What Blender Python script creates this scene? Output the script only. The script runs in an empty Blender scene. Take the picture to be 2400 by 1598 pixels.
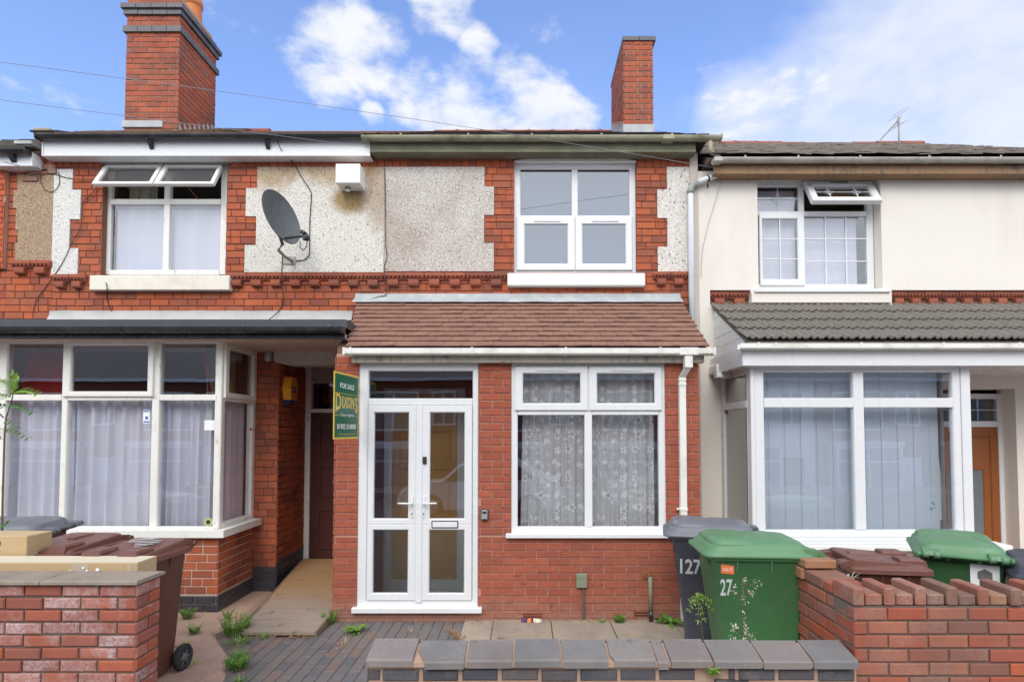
import bpy, math, random, bmesh
from math import sin, cos, pi, radians, sqrt, atan2
from mathutils import Vector, Matrix, noise
R = random.Random(11)
SC = bpy.context.scene
COL = SC.collection
# camera model: used to turn measured picture positions on a known plane into metres
H = 1.9; TH = radians(2.1); F = 1275.6; CU = 1207.0; CV = 944.0
def P(u, v, Y):
    a = (u-CU)/F; b = -(v-CV)/F
    k = Y/(cos(TH)-b*sin(TH))
    return a*k, H+k*(sin(TH)+b*cos(TH))
def X(u, v, Y): return P(u, v, Y)[0]
def Z(v, Y): return P(0, v, Y)[1]
def P3(u, v, Y):
    x, z = P(u, v, Y); return Vector((x, Y, z))

# ------------------------------------------------------------------ mesh builder
class MB:
    def __init__(s): s.v = []; s.f = []; s.m = []; s.s = []
    def add(s, vs, fs, m=0, sm=False):
        o = len(s.v); s.v.extend([tuple(v) for v in vs])
        for f in fs:
            s.f.append([i+o for i in f]); s.m.append(m); s.s.append(sm)
    def box(s, x0, x1, y0, y1, z0, z1, m=0, c=0.0, M=None):
        if x0 > x1: x0, x1 = x1, x0
        if y0 > y1: y0, y1 = y1, y0
        if z0 > z1: z0, z1 = z1, z0
        c = min(c, (x1-x0)*.45, (y1-y0)*.45, (z1-z0)*.45)
        if c <= 0:
            vs = [Vector((x, y, z)) for x in (x0, x1) for y in (y0, y1) for z in (z0, z1)]
            fs = [(0, 1, 3, 2), (4, 6, 7, 5), (0, 4, 5, 1), (2, 3, 7, 6), (0, 2, 6, 4), (1, 5, 7, 3)]
        else:
            vs = []; 
            for ix in (0, 1):
                for iy in (0, 1):
                    for iz in (0, 1):
                        x = (x0, x1)[ix]; y = (y0, y1)[iy]; z = (z0, z1)[iz]
                        xi = (x0+c, x1-c)[ix]; yi = (y0+c, y1-c)[iy]; zi = (z0+c, z1-c)[iz]
                        vs += [Vector((x, yi, zi)), Vector((xi, y, zi)), Vector((xi, yi, z))]
            I = lambda a, b, d, k: (a*4+b*2+d)*3+k
            fs = []
            for a in (0, 1):
                fs.append([I(a, 0, 0, 0), I(a, 0, 1, 0), I(a, 1, 1, 0), I(a, 1, 0, 0)])
                fs.append([I(0, a, 0, 1), I(0, a, 1, 1), I(1, a, 1, 1), I(1, a, 0, 1)])
                fs.append([I(0, 0, a, 2), I(0, 1, a, 2), I(1, 1, a, 2), I(1, 0, a, 2)])
                for b in (0, 1):
                    fs.append([I(a, b, 0, 0), I(a, b, 1, 0), I(a, b, 1, 1), I(a, b, 0, 1)])
                    fs.append([I(a, 0, b, 0), I(a, 1, b, 0), I(a, 1, b, 2), I(a, 0, b, 2)])
                    fs.append([I(0, a, b, 1), I(1, a, b, 1), I(1, a, b, 2), I(0, a, b, 2)])
                    for d in (0, 1):
                        fs.append([I(a, b, d, 0), I(a, b, d, 1), I(a, b, d, 2)])
        if M is not None: vs = [M @ v for v in vs]
        s.add(vs, fs, m)
    def prism(s, poly, axis, a0, a1, m=0, sm=False, caps=True):
        """poly: closed 2-D outline; axis 'x': (y,z), 'y': (x,z), 'z': (x,y)"""
        n = len(poly)
        def pt(p, a):
            return {'x': (a, p[0], p[1]), 'y': (p[0], a, p[1]), 'z': (p[0], p[1], a)}[axis]
        vs = [pt(p, a0) for p in poly]+[pt(p, a1) for p in poly]
        s.add(vs, [(i, (i+1) % n, n+(i+1) % n, n+i) for i in range(n)], m, sm)
        if caps:
            o = len(s.v)-2*n
            s.f.append([o+i for i in range(n)]); s.m.append(m); s.s.append(False)
            s.f.append([o+n+i for i in range(n)][::-1]); s.m.append(m); s.s.append(False)
    def tube(s, pts, r, n=8, m=0, taper=None, caps=True):
        pts = [Vector(p) for p in pts]; vs = []; 
        up = Vector((0.13, 0.21, 0.97)).normalized()
        for i, p in enumerate(pts):
            t = (pts[min(i+1, len(pts)-1)]-pts[max(i-1, 0)])
            if t.length < 1e-9: t = Vector((0, 0, 1))
            t.normalize()
            if abs(t.dot(up)) > .98: up = Vector((1, 0.1, 0)).normalized()
            a = t.cross(up).normalized(); b = t.cross(a).normalized()
            up = b if abs(b.dot(up)) > .1 else up
            rr = r if taper is None else r*(1+(taper-1)*i/(len(pts)-1))
            for k in range(n):
                q = 2*pi*k/n
                vs.append(p+(a*cos(q)+b*sin(q))*rr)
        fs = []
        # align rings
        for i in range(len(pts)-1):
            base = i*n; nx = (i+1)*n
            best = min(range(n), key=lambda o: (vs[base]-vs[nx+o]).length)
            d1 = (vs[base+1]-vs[nx+(best+1) % n]).length; d2 = (vs[base+1]-vs[nx+(best-1) % n]).length
            sg = 1 if d1 <= d2 else -1
            ring = [vs[nx+(best+sg*k) % n] for k in range(n)]
            for k in range(n): vs[nx+k] = ring[k]
            for k in range(n):
                fs.append((base+k, base+(k+1) % n, nx+(k+1) % n, nx+k))
        s.add(vs, fs, m, True)
        if caps:
            o = len(s.v)-len(vs)
            s.f.append([o+k for k in range(n)]); s.m.append(m); s.s.append(False)
            s.f.append([len(s.v)-n+k for k in range(n)]); s.m.append(m); s.s.append(False)
    def lathe(s, cx, cy, prof, n=24, m=0, axis='z', c=0.0):
        vs = []
        for r, h in prof:
            for k in range(n):
                q = 2*pi*k/n
                if axis == 'z': vs.append((cx+r*cos(q), cy+r*sin(q), h))
                elif axis == 'x': vs.append((h, cx+r*cos(q), cy+r*sin(q)))
                else: vs.append((cx+r*cos(q), h, cy+r*sin(q)))
        fs = [(i*n+k, i*n+(k+1) % n, (i+1)*n+(k+1) % n, (i+1)*n+k) for i in range(len(prof)-1) for k in range(n)]
        s.add(vs, fs, m, True)
        o = len(s.v)-len(vs)
        s.f.append([o+k for k in range(n)]); s.m.append(m); s.s.append(False)
        s.f.append([len(s.v)-n+k for k in range(n)]); s.m.append(m); s.s.append(False)
    def loft(s, rings, m=0, sm=True, cap=(True, True)):
        n = len(rings[0]); vs = [v for r in rings for v in r]
        fs = [(i*n+k, i*n+(k+1) % n, (i+1)*n+(k+1) % n, (i+1)*n+k) for i in range(len(rings)-1) for k in range(n)]
        s.add(vs, fs, m, sm); o = len(s.v)-len(vs)
        if cap[0]: s.f.append([o+k for k in range(n)]); s.m.append(m); s.s.append(False)
        if cap[1]: s.f.append([len(s.v)-n+k for k in range(n)]); s.m.append(m); s.s.append(False)
    def xform(s, M, i0=0):
        for i in range(i0, len(s.v)): s.v[i] = tuple(M @ Vector(s.v[i]))

ORG = {}
def tag(o, label=None, cat=None, group=None, kind=None):
    if label: o['label'] = label
    if cat: o['category'] = cat
    if group: o['group'] = group
    if kind: o['kind'] = kind
    return o
def thing(name, label, cat, loc=(0, 0, 0), group=None):
    o = bpy.data.objects.new(name, None); COL.objects.link(o); o.empty_display_size = .2
    o.location = loc; ORG[o.name] = Vector(loc)
    return tag(o, label, cat, group)
def build(mb, name, mats, parent=None, label=None, cat=None, group=None, kind=None, org=None, recalc=True, local=False):
    if not isinstance(mats, (list, tuple)): mats = [mats]
    if parent is not None: o0 = ORG[parent.name]
    elif org is not None: o0 = Vector(org)
    else:
        xs = [v[0] for v in mb.v]; ys = [v[1] for v in mb.v]; zs = [v[2] for v in mb.v]
        o0 = Vector(((min(xs)+max(xs))/2, (min(ys)+max(ys))/2, min(zs)))
    me = bpy.data.meshes.new(name)
    off = Vector((0, 0, 0)) if local else o0
    me.from_pydata([(v[0]-off.x, v[1]-off.y, v[2]-off.z) for v in mb.v], [], mb.f)
    for m_ in mats: me.materials.append(m_)
    me.polygons.foreach_set('material_index', mb.m)
    me.polygons.foreach_set('use_smooth', mb.s)
    if recalc:
        b = bmesh.new(); b.from_mesh(me); bmesh.ops.recalc_face_normals(b, faces=b.faces); b.to_mesh(me); b.free()
    me.validate(); me.update()
    o = bpy.data.objects.new(name, me); COL.objects.link(o)
    if parent is not None: o.parent = parent
    else: o.location = o0
    ORG[o.name] = o0
    return tag(o, label, cat, group, kind)

# frames for walls: (origin xy, direction, outward normal)
def FR(x, y, dx, dy):
    d = Vector((dx, dy, 0)).normalized(); n = Vector((d.y, -d.x, 0))
    return (Vector((x, y, 0)), d, n)
def front(Y): return FR(0, Y, 1, 0)           # faces the street; s = world x
def FP(fr, s, t, z): 
    O, d, n = fr; p = O+d*s+n*t; return Vector((p.x, p.y, z))
def fbox(mb, fr, s0, s1, t0, t1, z0, z1, m=0, c=0.0):
    O, d, n = fr
    M = Matrix(((d.x, n.x, 0, O.x), (d.y, n.y, 0, O.y), (0, 0, 1, 0), (0, 0, 0, 1)))
    mb.box(s0, s1, t0, t1, z0, z1, m, c, M)
def subtract(a, b, ivs):
    out = [(a, b)]
    for c, d in ivs:
        nw = []
        for p, q in out:
            if d <= p or c >= q: nw.append((p, q)); continue
            if c > p: nw.append((p, c))
            if d < q: nw.append((d, q))
        out = nw
    return out
def solid(mb, fr, s0, s1, z0, z1, depth, holes=(), m=0, t=0.0):
    zs = sorted({z0, z1} | {h for o in holes for h in (o[2], o[3]) if z0 < h < z1})
    for a, b in zip(zs, zs[1:]):
        mid = (a+b)/2
        for p, q in subtract(s0, s1, [(o[0], o[1]) for o in holes if o[2] < mid < o[3]]):
            fbox(mb, fr, p, q, t-depth, t, a, b, m)
def brick(mb, fr, a, b, t, p, z0, z1, m, c):
    O, d, n = fr
    if b-a < .016 or z1-z0 < .014: return
    c = min(c, (b-a)*.3, (z1-z0)*.3)
    def V(s, tt, z):
        q = O+d*s+n*tt; return (q.x, q.y, z)
    j = lambda: R.uniform(-.0012, .0012)
    vs = [V(a, t, z0), V(b, t, z0), V(b, t, z1), V(a, t, z1)]
    vs += [V(a, t+p-c, z0), V(b, t+p-c, z0), V(b, t+p-c, z1), V(a, t+p-c, z1)]
    vs += [V(a+c, t+p+j(), z0+c), V(b-c, t+p+j(), z0+c), V(b-c, t+p+j(), z1-c), V(a+c, t+p+j(), z1-c)]
    fs = [(8, 9, 10, 11)]
    for i in range(4):
        k = (i+1) % 4
        fs += [(i, k, 4+k, 4+i), (4+i, 4+k, 8+k, 8+i)]
    mb.add(vs, fs, m)
def bricks(mb, fr, s0, s1, z0, z1, ch=.083, bl=.225, hd=.110, holes=(), m=0, j=.009, prd=.008, bond='s', cham=.003, jit=.0015, t=0.0, off=0.0, full=False):
    """a skin of separate bricks over a mortar bed; bl/hd are lengths including the joint"""
    k = 0; z = z0
    while z < z1-.02:
        zt = min(z+ch-j, z1)
        cuts = sorted({z, zt} | {h for o in holes for h in (o[2], o[3]) if z+.012 < h < zt-.012})
        s = s0-off
        row = []
        if bond == 's':
            if k % 2: row.append((s, s+bl/2)); s += bl/2
            while s < s1: row.append((s, s+bl)); s += bl
        elif bond == 'e':
            L = hd if k % 2 else bl
            if k % 2 == 0: pass
            else: row.append((s, s+hd*.5)); s += hd*.5
            while s < s1: row.append((s, s+L)); s += L
        elif bond == 'h':
            s -= (k % 2)*hd/2
            while s < s1: row.append((s, s+hd)); s += hd
        else:                                    # 'g' mixed garden bond
            s -= [0, .16, .05, .11][k % 4]
            i = k
            while s < s1:
                L = hd if i % 3 == 2 else bl
                row.append((s, s+L)); s += L; i += 1
        for a, b in row:
            a2 = max(a, s0-j/2); b2 = min(b, s1+j/2)
            if b2-a2 < .02: continue
            for c0, c1 in zip(cuts, cuts[1:]):
                mid = (c0+c1)/2
                for p, q in subtract(a2+j/2, b2-j/2, [(o[0], o[1]) for o in holes if o[2] < mid < o[3]]):
                    dz = R.uniform(-jit, jit)
                    brick(mb, fr, p+R.uniform(-jit, jit), q+R.uniform(-jit, jit), t, prd+R.uniform(-jit, jit), c0+dz, c1+dz, m, cham)
        z += ch; k += 1

# ------------------------------------------------------------------ materials
class NT:
    def __init__(s, name):
        s.m = bpy.data.materials.new(name); s.m.use_nodes = True
        s.t = s.m.node_tree; s.b = s.t.nodes['Principled BSDF']; s.out = s.t.nodes['Material Output']
        s._oc = None
    def n(s, typ, **kw):
        nd = s.t.nodes.new(typ)
        for k, v in kw.items():
            if k.startswith('_'): setattr(nd, k[1:], v)
        for k, v in kw.items():
            if k.startswith('_'): continue
            key = int(k[1:]) if (k[0] == 'i' and k[1:].isdigit()) else k.replace('__', ' ')
            s.set(nd.inputs[key], v)
        return nd
    def set(s, sock, v):
        if isinstance(v, bpy.types.NodeSocket): s.t.links.new(v, sock)
        elif isinstance(v, (tuple, list)) and len(v) == 3 and sock.type == 'RGBA': sock.default_value = (*v, 1)
        else: sock.default_value = v
    @property
    def oc(s):
        if s._oc is None: s._oc = s.n('ShaderNodeTexCoord').outputs['Object']
        return s._oc
    def vec(s, sc=(1, 1, 1), loc=(0, 0, 0), rot=(0, 0, 0), src=None):
        return s.n('ShaderNodeMapping', Vector=src or s.oc, Scale=sc, Location=loc, Rotation=rot).outputs[0]
    def noise(s, scale=5, detail=4, rough=.55, dist=0, vec=None):
        return s.n('ShaderNodeTexNoise', Vector=vec or s.oc, Scale=scale, Detail=detail, Roughness=rough, Distortion=dist).outputs['Fac']
    def vor(s, scale=5, feature='F1', vec=None, out='Distance', rnd=1.0):
        return s.n('ShaderNodeTexVoronoi', _feature=feature, Vector=vec or s.oc, Scale=scale, Randomness=rnd).outputs[out]
    def ramp(s, fac, stops, interp='LINEAR'):
        nd = s.n('ShaderNodeValToRGB', Fac=fac); cr = nd.color_ramp; cr.interpolation = interp
        while len(cr.elements) < len(stops): cr.elements.new(.5)
        for e, (p, c) in zip(cr.elements, stops):
            e.position = p; e.color = (c, c, c, 1) if isinstance(c, (int, float)) else (*c, 1)
        return nd.outputs['Color']
    def mix(s, fac, a, b, mode='MIX'):
        nd = s.t.nodes.new('ShaderNodeMix'); nd.data_type = 'RGBA'; nd.blend_type = mode
        s.set(nd.inputs[0], fac); s.set(nd.inputs[6], a); s.set(nd.inputs[7], b)
        return nd.outputs[2]
    def math(s, op, a, b=0.0, c=None, clamp=False):
        nd = s.t.nodes.new('ShaderNodeMath'); nd.operation = op; nd.use_clamp = clamp
        s.set(nd.inputs[0], a); s.set(nd.inputs[1], b)
        if c is not None: s.set(nd.inputs[2], c)
        return nd.outputs[0]
    def rng(s, v, a, b, c=0.0, d=1.0):
        return s.n('ShaderNodeMapRange', Value=v, From__Min=a, From__Max=b, To__Min=c, To__Max=d).outputs[0]
    def island(s): return s.n('ShaderNodeNewGeometry').outputs['Random Per Island']
    def bump(s, h, strength=.4, dist=.004, nrm=None):
        nd = s.n('ShaderNodeBump', Height=h, Strength=strength, Distance=dist)
        if nrm is not None: s.t.links.new(nrm, nd.inputs['Normal'])
        s.t.links.new(nd.outputs[0], s.b.inputs['Normal']); return nd.outputs[0]
    def col(s, c): s.set(s.b.inputs['Base Color'], c)
    def rough(s, r): s.set(s.b.inputs['Roughness'], r)
    def spec(s, v): s.b.inputs['Specular IOR Level'].default_value = v

def mul(c, k): return tuple(min(1, x*k) for x in c)
def plain(name, c, rough=.5, var=.12, nscale=6, bump=0.0, bscale=60, metal=0.0, spec=.4, dirt=None, dfac=.35, dscale=3):
    t = NT(name); f = t.noise(nscale, 5)
    base = t.mix(f, mul(c, 1-var), mul(c, 1+var))
    if dirt:
        g = t.rng(t.noise(dscale, 6, .65), .48, .72)
        base = t.mix(t.math('MULTIPLY', g, dfac), base, dirt)
    t.col(base); t.rough(t.rng(t.noise(nscale*2, 3), .3, .7, max(0, rough-.06), rough+.06)); t.b.inputs['Metallic'].default_value = metal; t.spec(spec)
    if bump: t.bump(t.noise(bscale, 4), bump, .003)
    return t.m
def brickm(name, stops, rough=.85, bloom=None, bfac=.0, dark=None, spec=.25, bscale=90, bstr=.5, crease=False, soot=None, damp=None):
    """stops: list of colours spread over the random value of each brick"""
    t = NT(name); isl = t.island()
    n = len(stops)
    c = t.ramp(isl, [(i/n, s_) for i, s_ in enumerate(stops)], 'CONSTANT')
    fine = t.noise(140, 3, .7); mid = t.noise(14, 5, .6)
    isl2 = t.math('FRACT', t.math('MULTIPLY', isl, 37.7))
    c = t.mix(t.rng(isl2, 0, 1, .0, .22), c, mul(stops[0], .45))
    c = t.mix(t.rng(mid, .3, .75, 0, .5), c, mul(stops[0], .55))
    c = t.mix(t.rng(t.noise(.9, 4, .6), .35, .7, 0, .22), c, (.20, .13, .10))
    c = t.mix(t.rng(fine, .35, .8, 0, .22), c, mul(stops[0], 1.7))
    h = t.math('ADD', fine, t.math('MULTIPLY', mid, 1.5))
    if bloom:
        g = t.rng(t.math('ADD', t.noise(7, 6, .7), t.math('MULTIPLY', t.math('SUBTRACT', isl2, .5), .35)), .45, .75)
        g = t.math('MULTIPLY', g, t.rng(t.noise(60, 4, .7), .3, .6))
        c = t.mix(t.math('MULTIPLY', g, bfac), c, bloom)
    if dark:
        g = t.rng(t.noise(9, 4, .6, vec=t.vec((1, 1, 2.6))), .60, .72)
        c = t.mix(t.math('MULTIPLY', g, .8), c, dark)
    if crease:
        w = t.noise(1.0, 5, .8, vec=t.vec((26, 26, 120), rot=(0, .25, 0)))
        g = t.rng(w, .60, .68)
        c = t.mix(t.math('MULTIPLY', g, .55), c, (.07, .02, .015))
        h = t.math('SUBTRACT', h, t.math('MULTIPLY', g, 1.6))
    if damp:
        zc = t.n('ShaderNodeSeparateXYZ', Vector=t.oc).outputs[2]
        g = t.rng(t.math('ADD', zc, t.math('MULTIPLY', t.noise(3.5, 5, .7), .45)), .24, .50, 1, 0)
        c = t.mix(t.math('MULTIPLY', g, t.rng(t.noise(16, 5, .7), .3, .7, .25, .9)), c, damp)
    if soot:
        g = t.rng(t.noise(1.6, 5, .6), .5, .72)
        c = t.mix(t.math('MULTIPLY', g, .6), c, soot)
    t.col(c); t.rough(rough); t.spec(spec); t.bump(h, bstr, .0025)
    return t.m
# palettes
BR_OLD = brickm('old_red_brick', [(.47, .118, .048), (.41, .098, .044), (.51, .130, .052), (.30, .076, .045), (.46, .120, .055), (.22, .066, .048), (.43, .102, .044), (.37, .118, .07), (.49, .115, .045), (.27, .09, .06)], rough=.8, soot=(.14, .055, .04))
BR_PORCH = brickm('porch_brick', [(.38, .100, .058), (.41, .110, .062), (.35, .090, .053), (.40, .104, .058), (.32, .086, .056), (.37, .094, .05)], damp=(.30, .20, .16), crease=True, dark=(.11, .045, .04))
BR_LEFT = brickm('bloomed_brick', [(.36, .100, .062), (.40, .108, .055), (.30, .086, .060), (.42, .105, .048), (.33, .108, .080), (.25, .085, .065)], bloom=(.48, .37, .37), bfac=.95, bscale=60, soot=(.13, .06, .05))
BR_RIGHT = brickm('mixed_brick', [(.38, .095, .050), (.31, .088, .058), (.43, .108, .048), (.39, .15, .09), (.34, .085, .048), (.19, .105, .085), (.42, .118, .062), (.37, .088, .045), (.28, .105, .08), (.45, .10, .04)], soot=(.13, .085, .07), bloom=(.34, .25, .21), bfac=.5)
BR_CAP = brickm('coping_brick', [(.34, .115, .075), (.29, .095, .065), (.22, .125, .09), (.36, .19, .09), (.34, .095, .055), (.20, .14, .105), (.17, .10, .08), (.31, .10, .065)], bloom=(.38, .32, .26), bfac=.6, soot=(.10, .075, .06))
BR_CHIM = brickm('chimney_brick', [(.41, .100, .050), (.36, .086, .047), (.44, .112, .052), (.26, .082, .058), (.40, .098, .050), (.36, .11, .065), (.21, .115, .09), (.31, .082, .055)], soot=(.11, .06, .05))
BR_BLUE = brickm('blue_engineering_brick', [(.055, .062, .082), (.075, .075, .09), (.05, .055, .07), (.09, .08, .085), (.06, .066, .088)], rough=.45, spec=.5, bloom=(.30, .25, .21), bfac=.35)
BR_BLUE2 = brickm('dark_plinth_brick', [(.035, .04, .055), (.045, .045, .06), (.03, .035, .045)], rough=.5, spec=.5, bloom=(.25, .2, .17), bfac=.15)
BR_TERRA = brickm('terracotta', [(.36, .105, .060), (.31, .09, .056), (.40, .125, .068), (.22, .08, .06)], soot=(.10, .055, .045))
BR_FAR = brickm('orange_brick', [(.54, .12, .045), (.48, .105, .042), (.58, .14, .055)])
def mortar(n, c): return plain(n, c, .95, .18, 18, .6, 140, spec=.1)
MO_OLD = mortar('old_mortar', (.20, .105, .075)); MO_PORCH = mortar('pink_mortar', (.44, .26, .20))
MO_LEFT = mortar('grey_mortar', (.17, .13, .105)); MO_BLUE = mortar('buff_mortar', (.40, .27, .20)); MO_CHIM = mortar('chimney_mortar', (.38, .29, .22))
MO_BAY = mortar('pale_mortar', (.56, .42, .34))
UPVC = plain('white_upvc', (.72, .73, .74), .28, .02, 2, spec=.5, dirt=(.55, .54, .50), dfac=.10, dscale=4)
UPVC2 = plain('white_upvc_weathered', (.74, .73, .68), .4, .05, 3, spec=.4, dirt=(.40, .37, .30), dfac=.5, dscale=7)
CREAM = plain('cream_stone_paint', (.76, .71, .61), .7, .05, 4, .25, 90, dirt=(.42, .36, .27), dfac=.35, dscale=4)
WHITEP = plain('white_masonry_paint', (.80, .80, .77), .6, .03, 5, .2, 90, dirt=(.5, .48, .42), dfac=.12, dscale=4)
PIPE = plain('white_pipe', (.72, .76, .80), .35, .03, 3, dirt=(.4, .4, .4), dfac=.25)
PIPEG = plain('grey_pipe', (.36, .37, .36), .5, .1, 5, dirt=(.12, .12, .1), dfac=.6, dscale=9)
BLACKP = plain('black_plastic', (.022, .023, .026), .25, .2, 6, spec=.5, dirt=(.10, .10, .10), dfac=.3, dscale=5)
BLACKT = plain('dark_trim', (.055, .057, .072), .35, .12, 5, spec=.5)
GREENG = plain('lichened_gutter', (.33, .325, .225), .7, .16, 8, .3, 70, dirt=(.08, .08, .05), dfac=.7, dscale=5)
GREYG = plain('grey_gutter', (.42, .41, .37), .6, .12, 6, .2, 60, dirt=(.16, .12, .09), dfac=.6, dscale=4)
FASG = plain('green_grey_fascia', (.16, .16, .11), .8, .2, 9, .3, 70, dirt=(.30, .29, .19), dfac=.5, dscale=4)
LEAD = plain('lead_flashing', (.36, .38, .39), .5, .12, 7, .5, 25, spec=.4, dirt=(.62, .63, .62), dfac=.45, dscale=6)
LEADP = plain('painted_flashing', (.46, .46, .43), .6, .08, 7, .9, 10, dirt=(.30, .30, .28), dfac=.4, dscale=5)
CONC = plain('grey_lintel', (.34, .33, .31), .85, .1, 8, .4, 80, dirt=(.18, .16, .14), dfac=.4)
RLINT = plain('porch_lintel_paint', (.58, .54, .46), .85, .08, 6, .3, 60, dirt=(.36, .27, .20), dfac=.5, dscale=4)
SOFFIT = plain('old_soffit_paint', (.52, .42, .36), .85, .12, 6, .3, 60, dirt=(.62, .56, .48), dfac=.6, dscale=4)
def timber(name, c, dirtc, df=.75, thr=(.56, .66)):
    t = NT(name); c0 = t.mix(t.noise(5, 4), mul(c, .93), mul(c, 1.05))
    a = t.noise(22, 6, .75, vec=t.vec((1, 1, .35))); b = t.noise(3.5, 4, .6)
    g = t.math('MULTIPLY', t.rng(a, *thr), t.rng(b, .38, .62))
    c0 = t.mix(t.math('MULTIPLY', g, df), c0, dirtc)
    t.col(c0); t.rough(.55); t.bump(t.math('SUBTRACT', t.noise(40, 4), g), .5, .002); return t.m
OLDWOOD = timber('peeling_white_paint', (.78, .77, .72), (.32, .27, .20))
FASBRN = timber('bare_brown_timber', (.29, .165, .075), (.055, .06, .055), .85, (.46, .60))
FASPORCH = timber('flaking_fascia', (.44, .40, .32), (.10, .09, .075), .8, (.46, .6))
DARKWOOD = plain('dark_brown_door_paint', (.085, .028, .022), .4, .15, 6, .2, 60)
def wood(name, c, sc=(14, 14, 1.4), rough=.45, k=.25):
    t = NT(name); w = t.noise(3, 6, .65, .6, vec=t.vec(sc))
    t.col(t.mix(w, mul(c, 1-k), mul(c, 1+k))); t.rough(rough); t.bump(w, .12, .002); return t.m
PINE = wood('golden_pine', (.62, .36, .12)); OAK = wood('golden_oak_door', (.28, .088, .020))
def pebble(name, base, dark, pale, scale=62, stain=None, sf=.6, streak=None, dens=.55):
    """pebbledash: small angular stones in a limewash, real grain in colour and relief"""
    t = NT(name); v = t.vec((1, 1, 1.0)); 
    n1 = t.n('ShaderNodeTexNoise', Vector=v, Scale=9, Detail=2); w = t.mix(.06, v, n1.outputs['Color'], 'ADD')
    a = t.n('ShaderNodeTexVoronoi', Vector=w, Scale=scale); cellr = t.n('ShaderNodeSeparateColor', Color=a.outputs['Color']).outputs[0]
    d = a.outputs['Distance']
    b = t.noise(scale*1.15, 3, .7)
    c = t.mix(t.rng(cellr, .3, .9), base, pale)
    hole = t.math('MULTIPLY', t.rng(b, dens+.015, dens+.085), 1.0)
    c = t.mix(t.math('MULTIPLY', hole, .85), c, dark)
    c = t.mix(t.math('MULTIPLY', t.math('GREATER_THAN', cellr, .965), .75), c, mul(dark, .55))
    if stain:
        g = t.rng(t.noise(1.3, 5, .6), .44, .66)
        c = t.mix(t.math('MULTIPLY', g, sf), c, stain, 'MULTIPLY')
    if streak:
        for (cx, cz, rx, rz, colr, k) in streak:
            q = t.vec((1/rx, 0, 1/rz), (-cx/rx, 0, -cz/rz))
            L = t.n('ShaderNodeVectorMath', _operation='LENGTH', i0=q).outputs['Value']
            g = t.math('ADD', t.rng(L, .2, 1, 1, 0), t.math('MULTIPLY', t.math('SUBTRACT', t.noise(5, 5, .7), .5), .9))
            c = t.mix(t.math('MULTIPLY', t.rng(g, .15, .70), k), c, colr, 'MULTIPLY')
    t.col(c); t.rough(.95); t.spec(.15)
    h = t.math('SUBTRACT', t.math('SUBTRACT', 1.0, t.math('MULTIPLY', d, 1.0)), t.math('MULTIPLY', hole, .8))
    t.bump(h, .55, .006); return t.m
def render_m(name, c, dirt=(.5, .45, .4), df=.2):
    t = NT(name)
    c0 = t.mix(t.noise(1.1, 6, .6), mul(c, .95), mul(c, 1.04))
    g = t.rng(t.noise(1.2, 6, .65, vec=t.vec((1.6, 1.6, .5))), .52, .75)
    c0 = t.mix(t.math('MULTIPLY', g, df), c0, dirt)
    t.col(c0); t.rough(.9); t.spec(.15); t.bump(t.math('ADD', t.noise(110, 3, .7), t.noise(40, 3)), .4, .003); return t.m
RENDER = render_m('cream_render', (.74, .695, .625), (.55, .50, .44), .4)
def glassm(name, refl=.10, tint=(.90, .93, .92), gain=1.6, rough=0.0):
    t = NT(name); t.t.nodes.remove(t.b)
    fr = t.math('ADD', t.math('MULTIPLY', t.math('POWER', t.n('ShaderNodeLayerWeight', Blend=.5).outputs['Facing'], 5.0), .96), .04)
    fac = t.math('ADD', t.math('MULTIPLY', fr, gain), refl, clamp=True)
    nb = t.n('ShaderNodeBump', Height=t.noise(1.3, 2), Strength=.05, Distance=.02)
    tr = t.n('ShaderNodeBsdfTransparent', Color=tint); gl = t.n('ShaderNodeBsdfGlossy', Color=(.95, .97, 1), Roughness=rough, Normal=nb.outputs[0])
    mx = t.n('ShaderNodeMixShader', Fac=fac, i1=tr.outputs[0], i2=gl.outputs[0])
    t.t.links.new(mx.outputs[0], t.out.inputs['Surface']); return t.m
GLASS = glassm('window_glass', .05, (.96, .96, .97), 1.2); GLASS_SKY = glassm('sky_tinted_glass', .11, (.60, .64, .70), 1.6)  # GLASS_SKY: sky reflection put partly into its blue-grey tint
GLASS_O = glassm('tilted_glass', .22, (.8, .82, .8), 1.5)
GLASS_D = glassm('dim_glass', .11, (.86, .86, .85), 1.2)
def frosted():
    t = NT('frosted_glass'); t.t.nodes.remove(t.b)
    tr = t.n('ShaderNodeBsdfRefraction', Color=(.80, .82, .82), Roughness=.28, IOR=1.06)
    t2 = t.n('ShaderNodeBsdfTransparent', Color=(.75, .78, .78)); gl = t.n('ShaderNodeBsdfGlossy', Roughness=.3)
    a = t.n('ShaderNodeMixShader', Fac=.12, i1=tr.outputs[0], i2=t2.outputs[0]); b = t.n('ShaderNodeMixShader', Fac=.08, i1=a.outputs[0], i2=gl.outputs[0])
    t.t.links.new(b.outputs[0], t.out.inputs['Surface']); return t.m
FROST = frosted()
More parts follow.
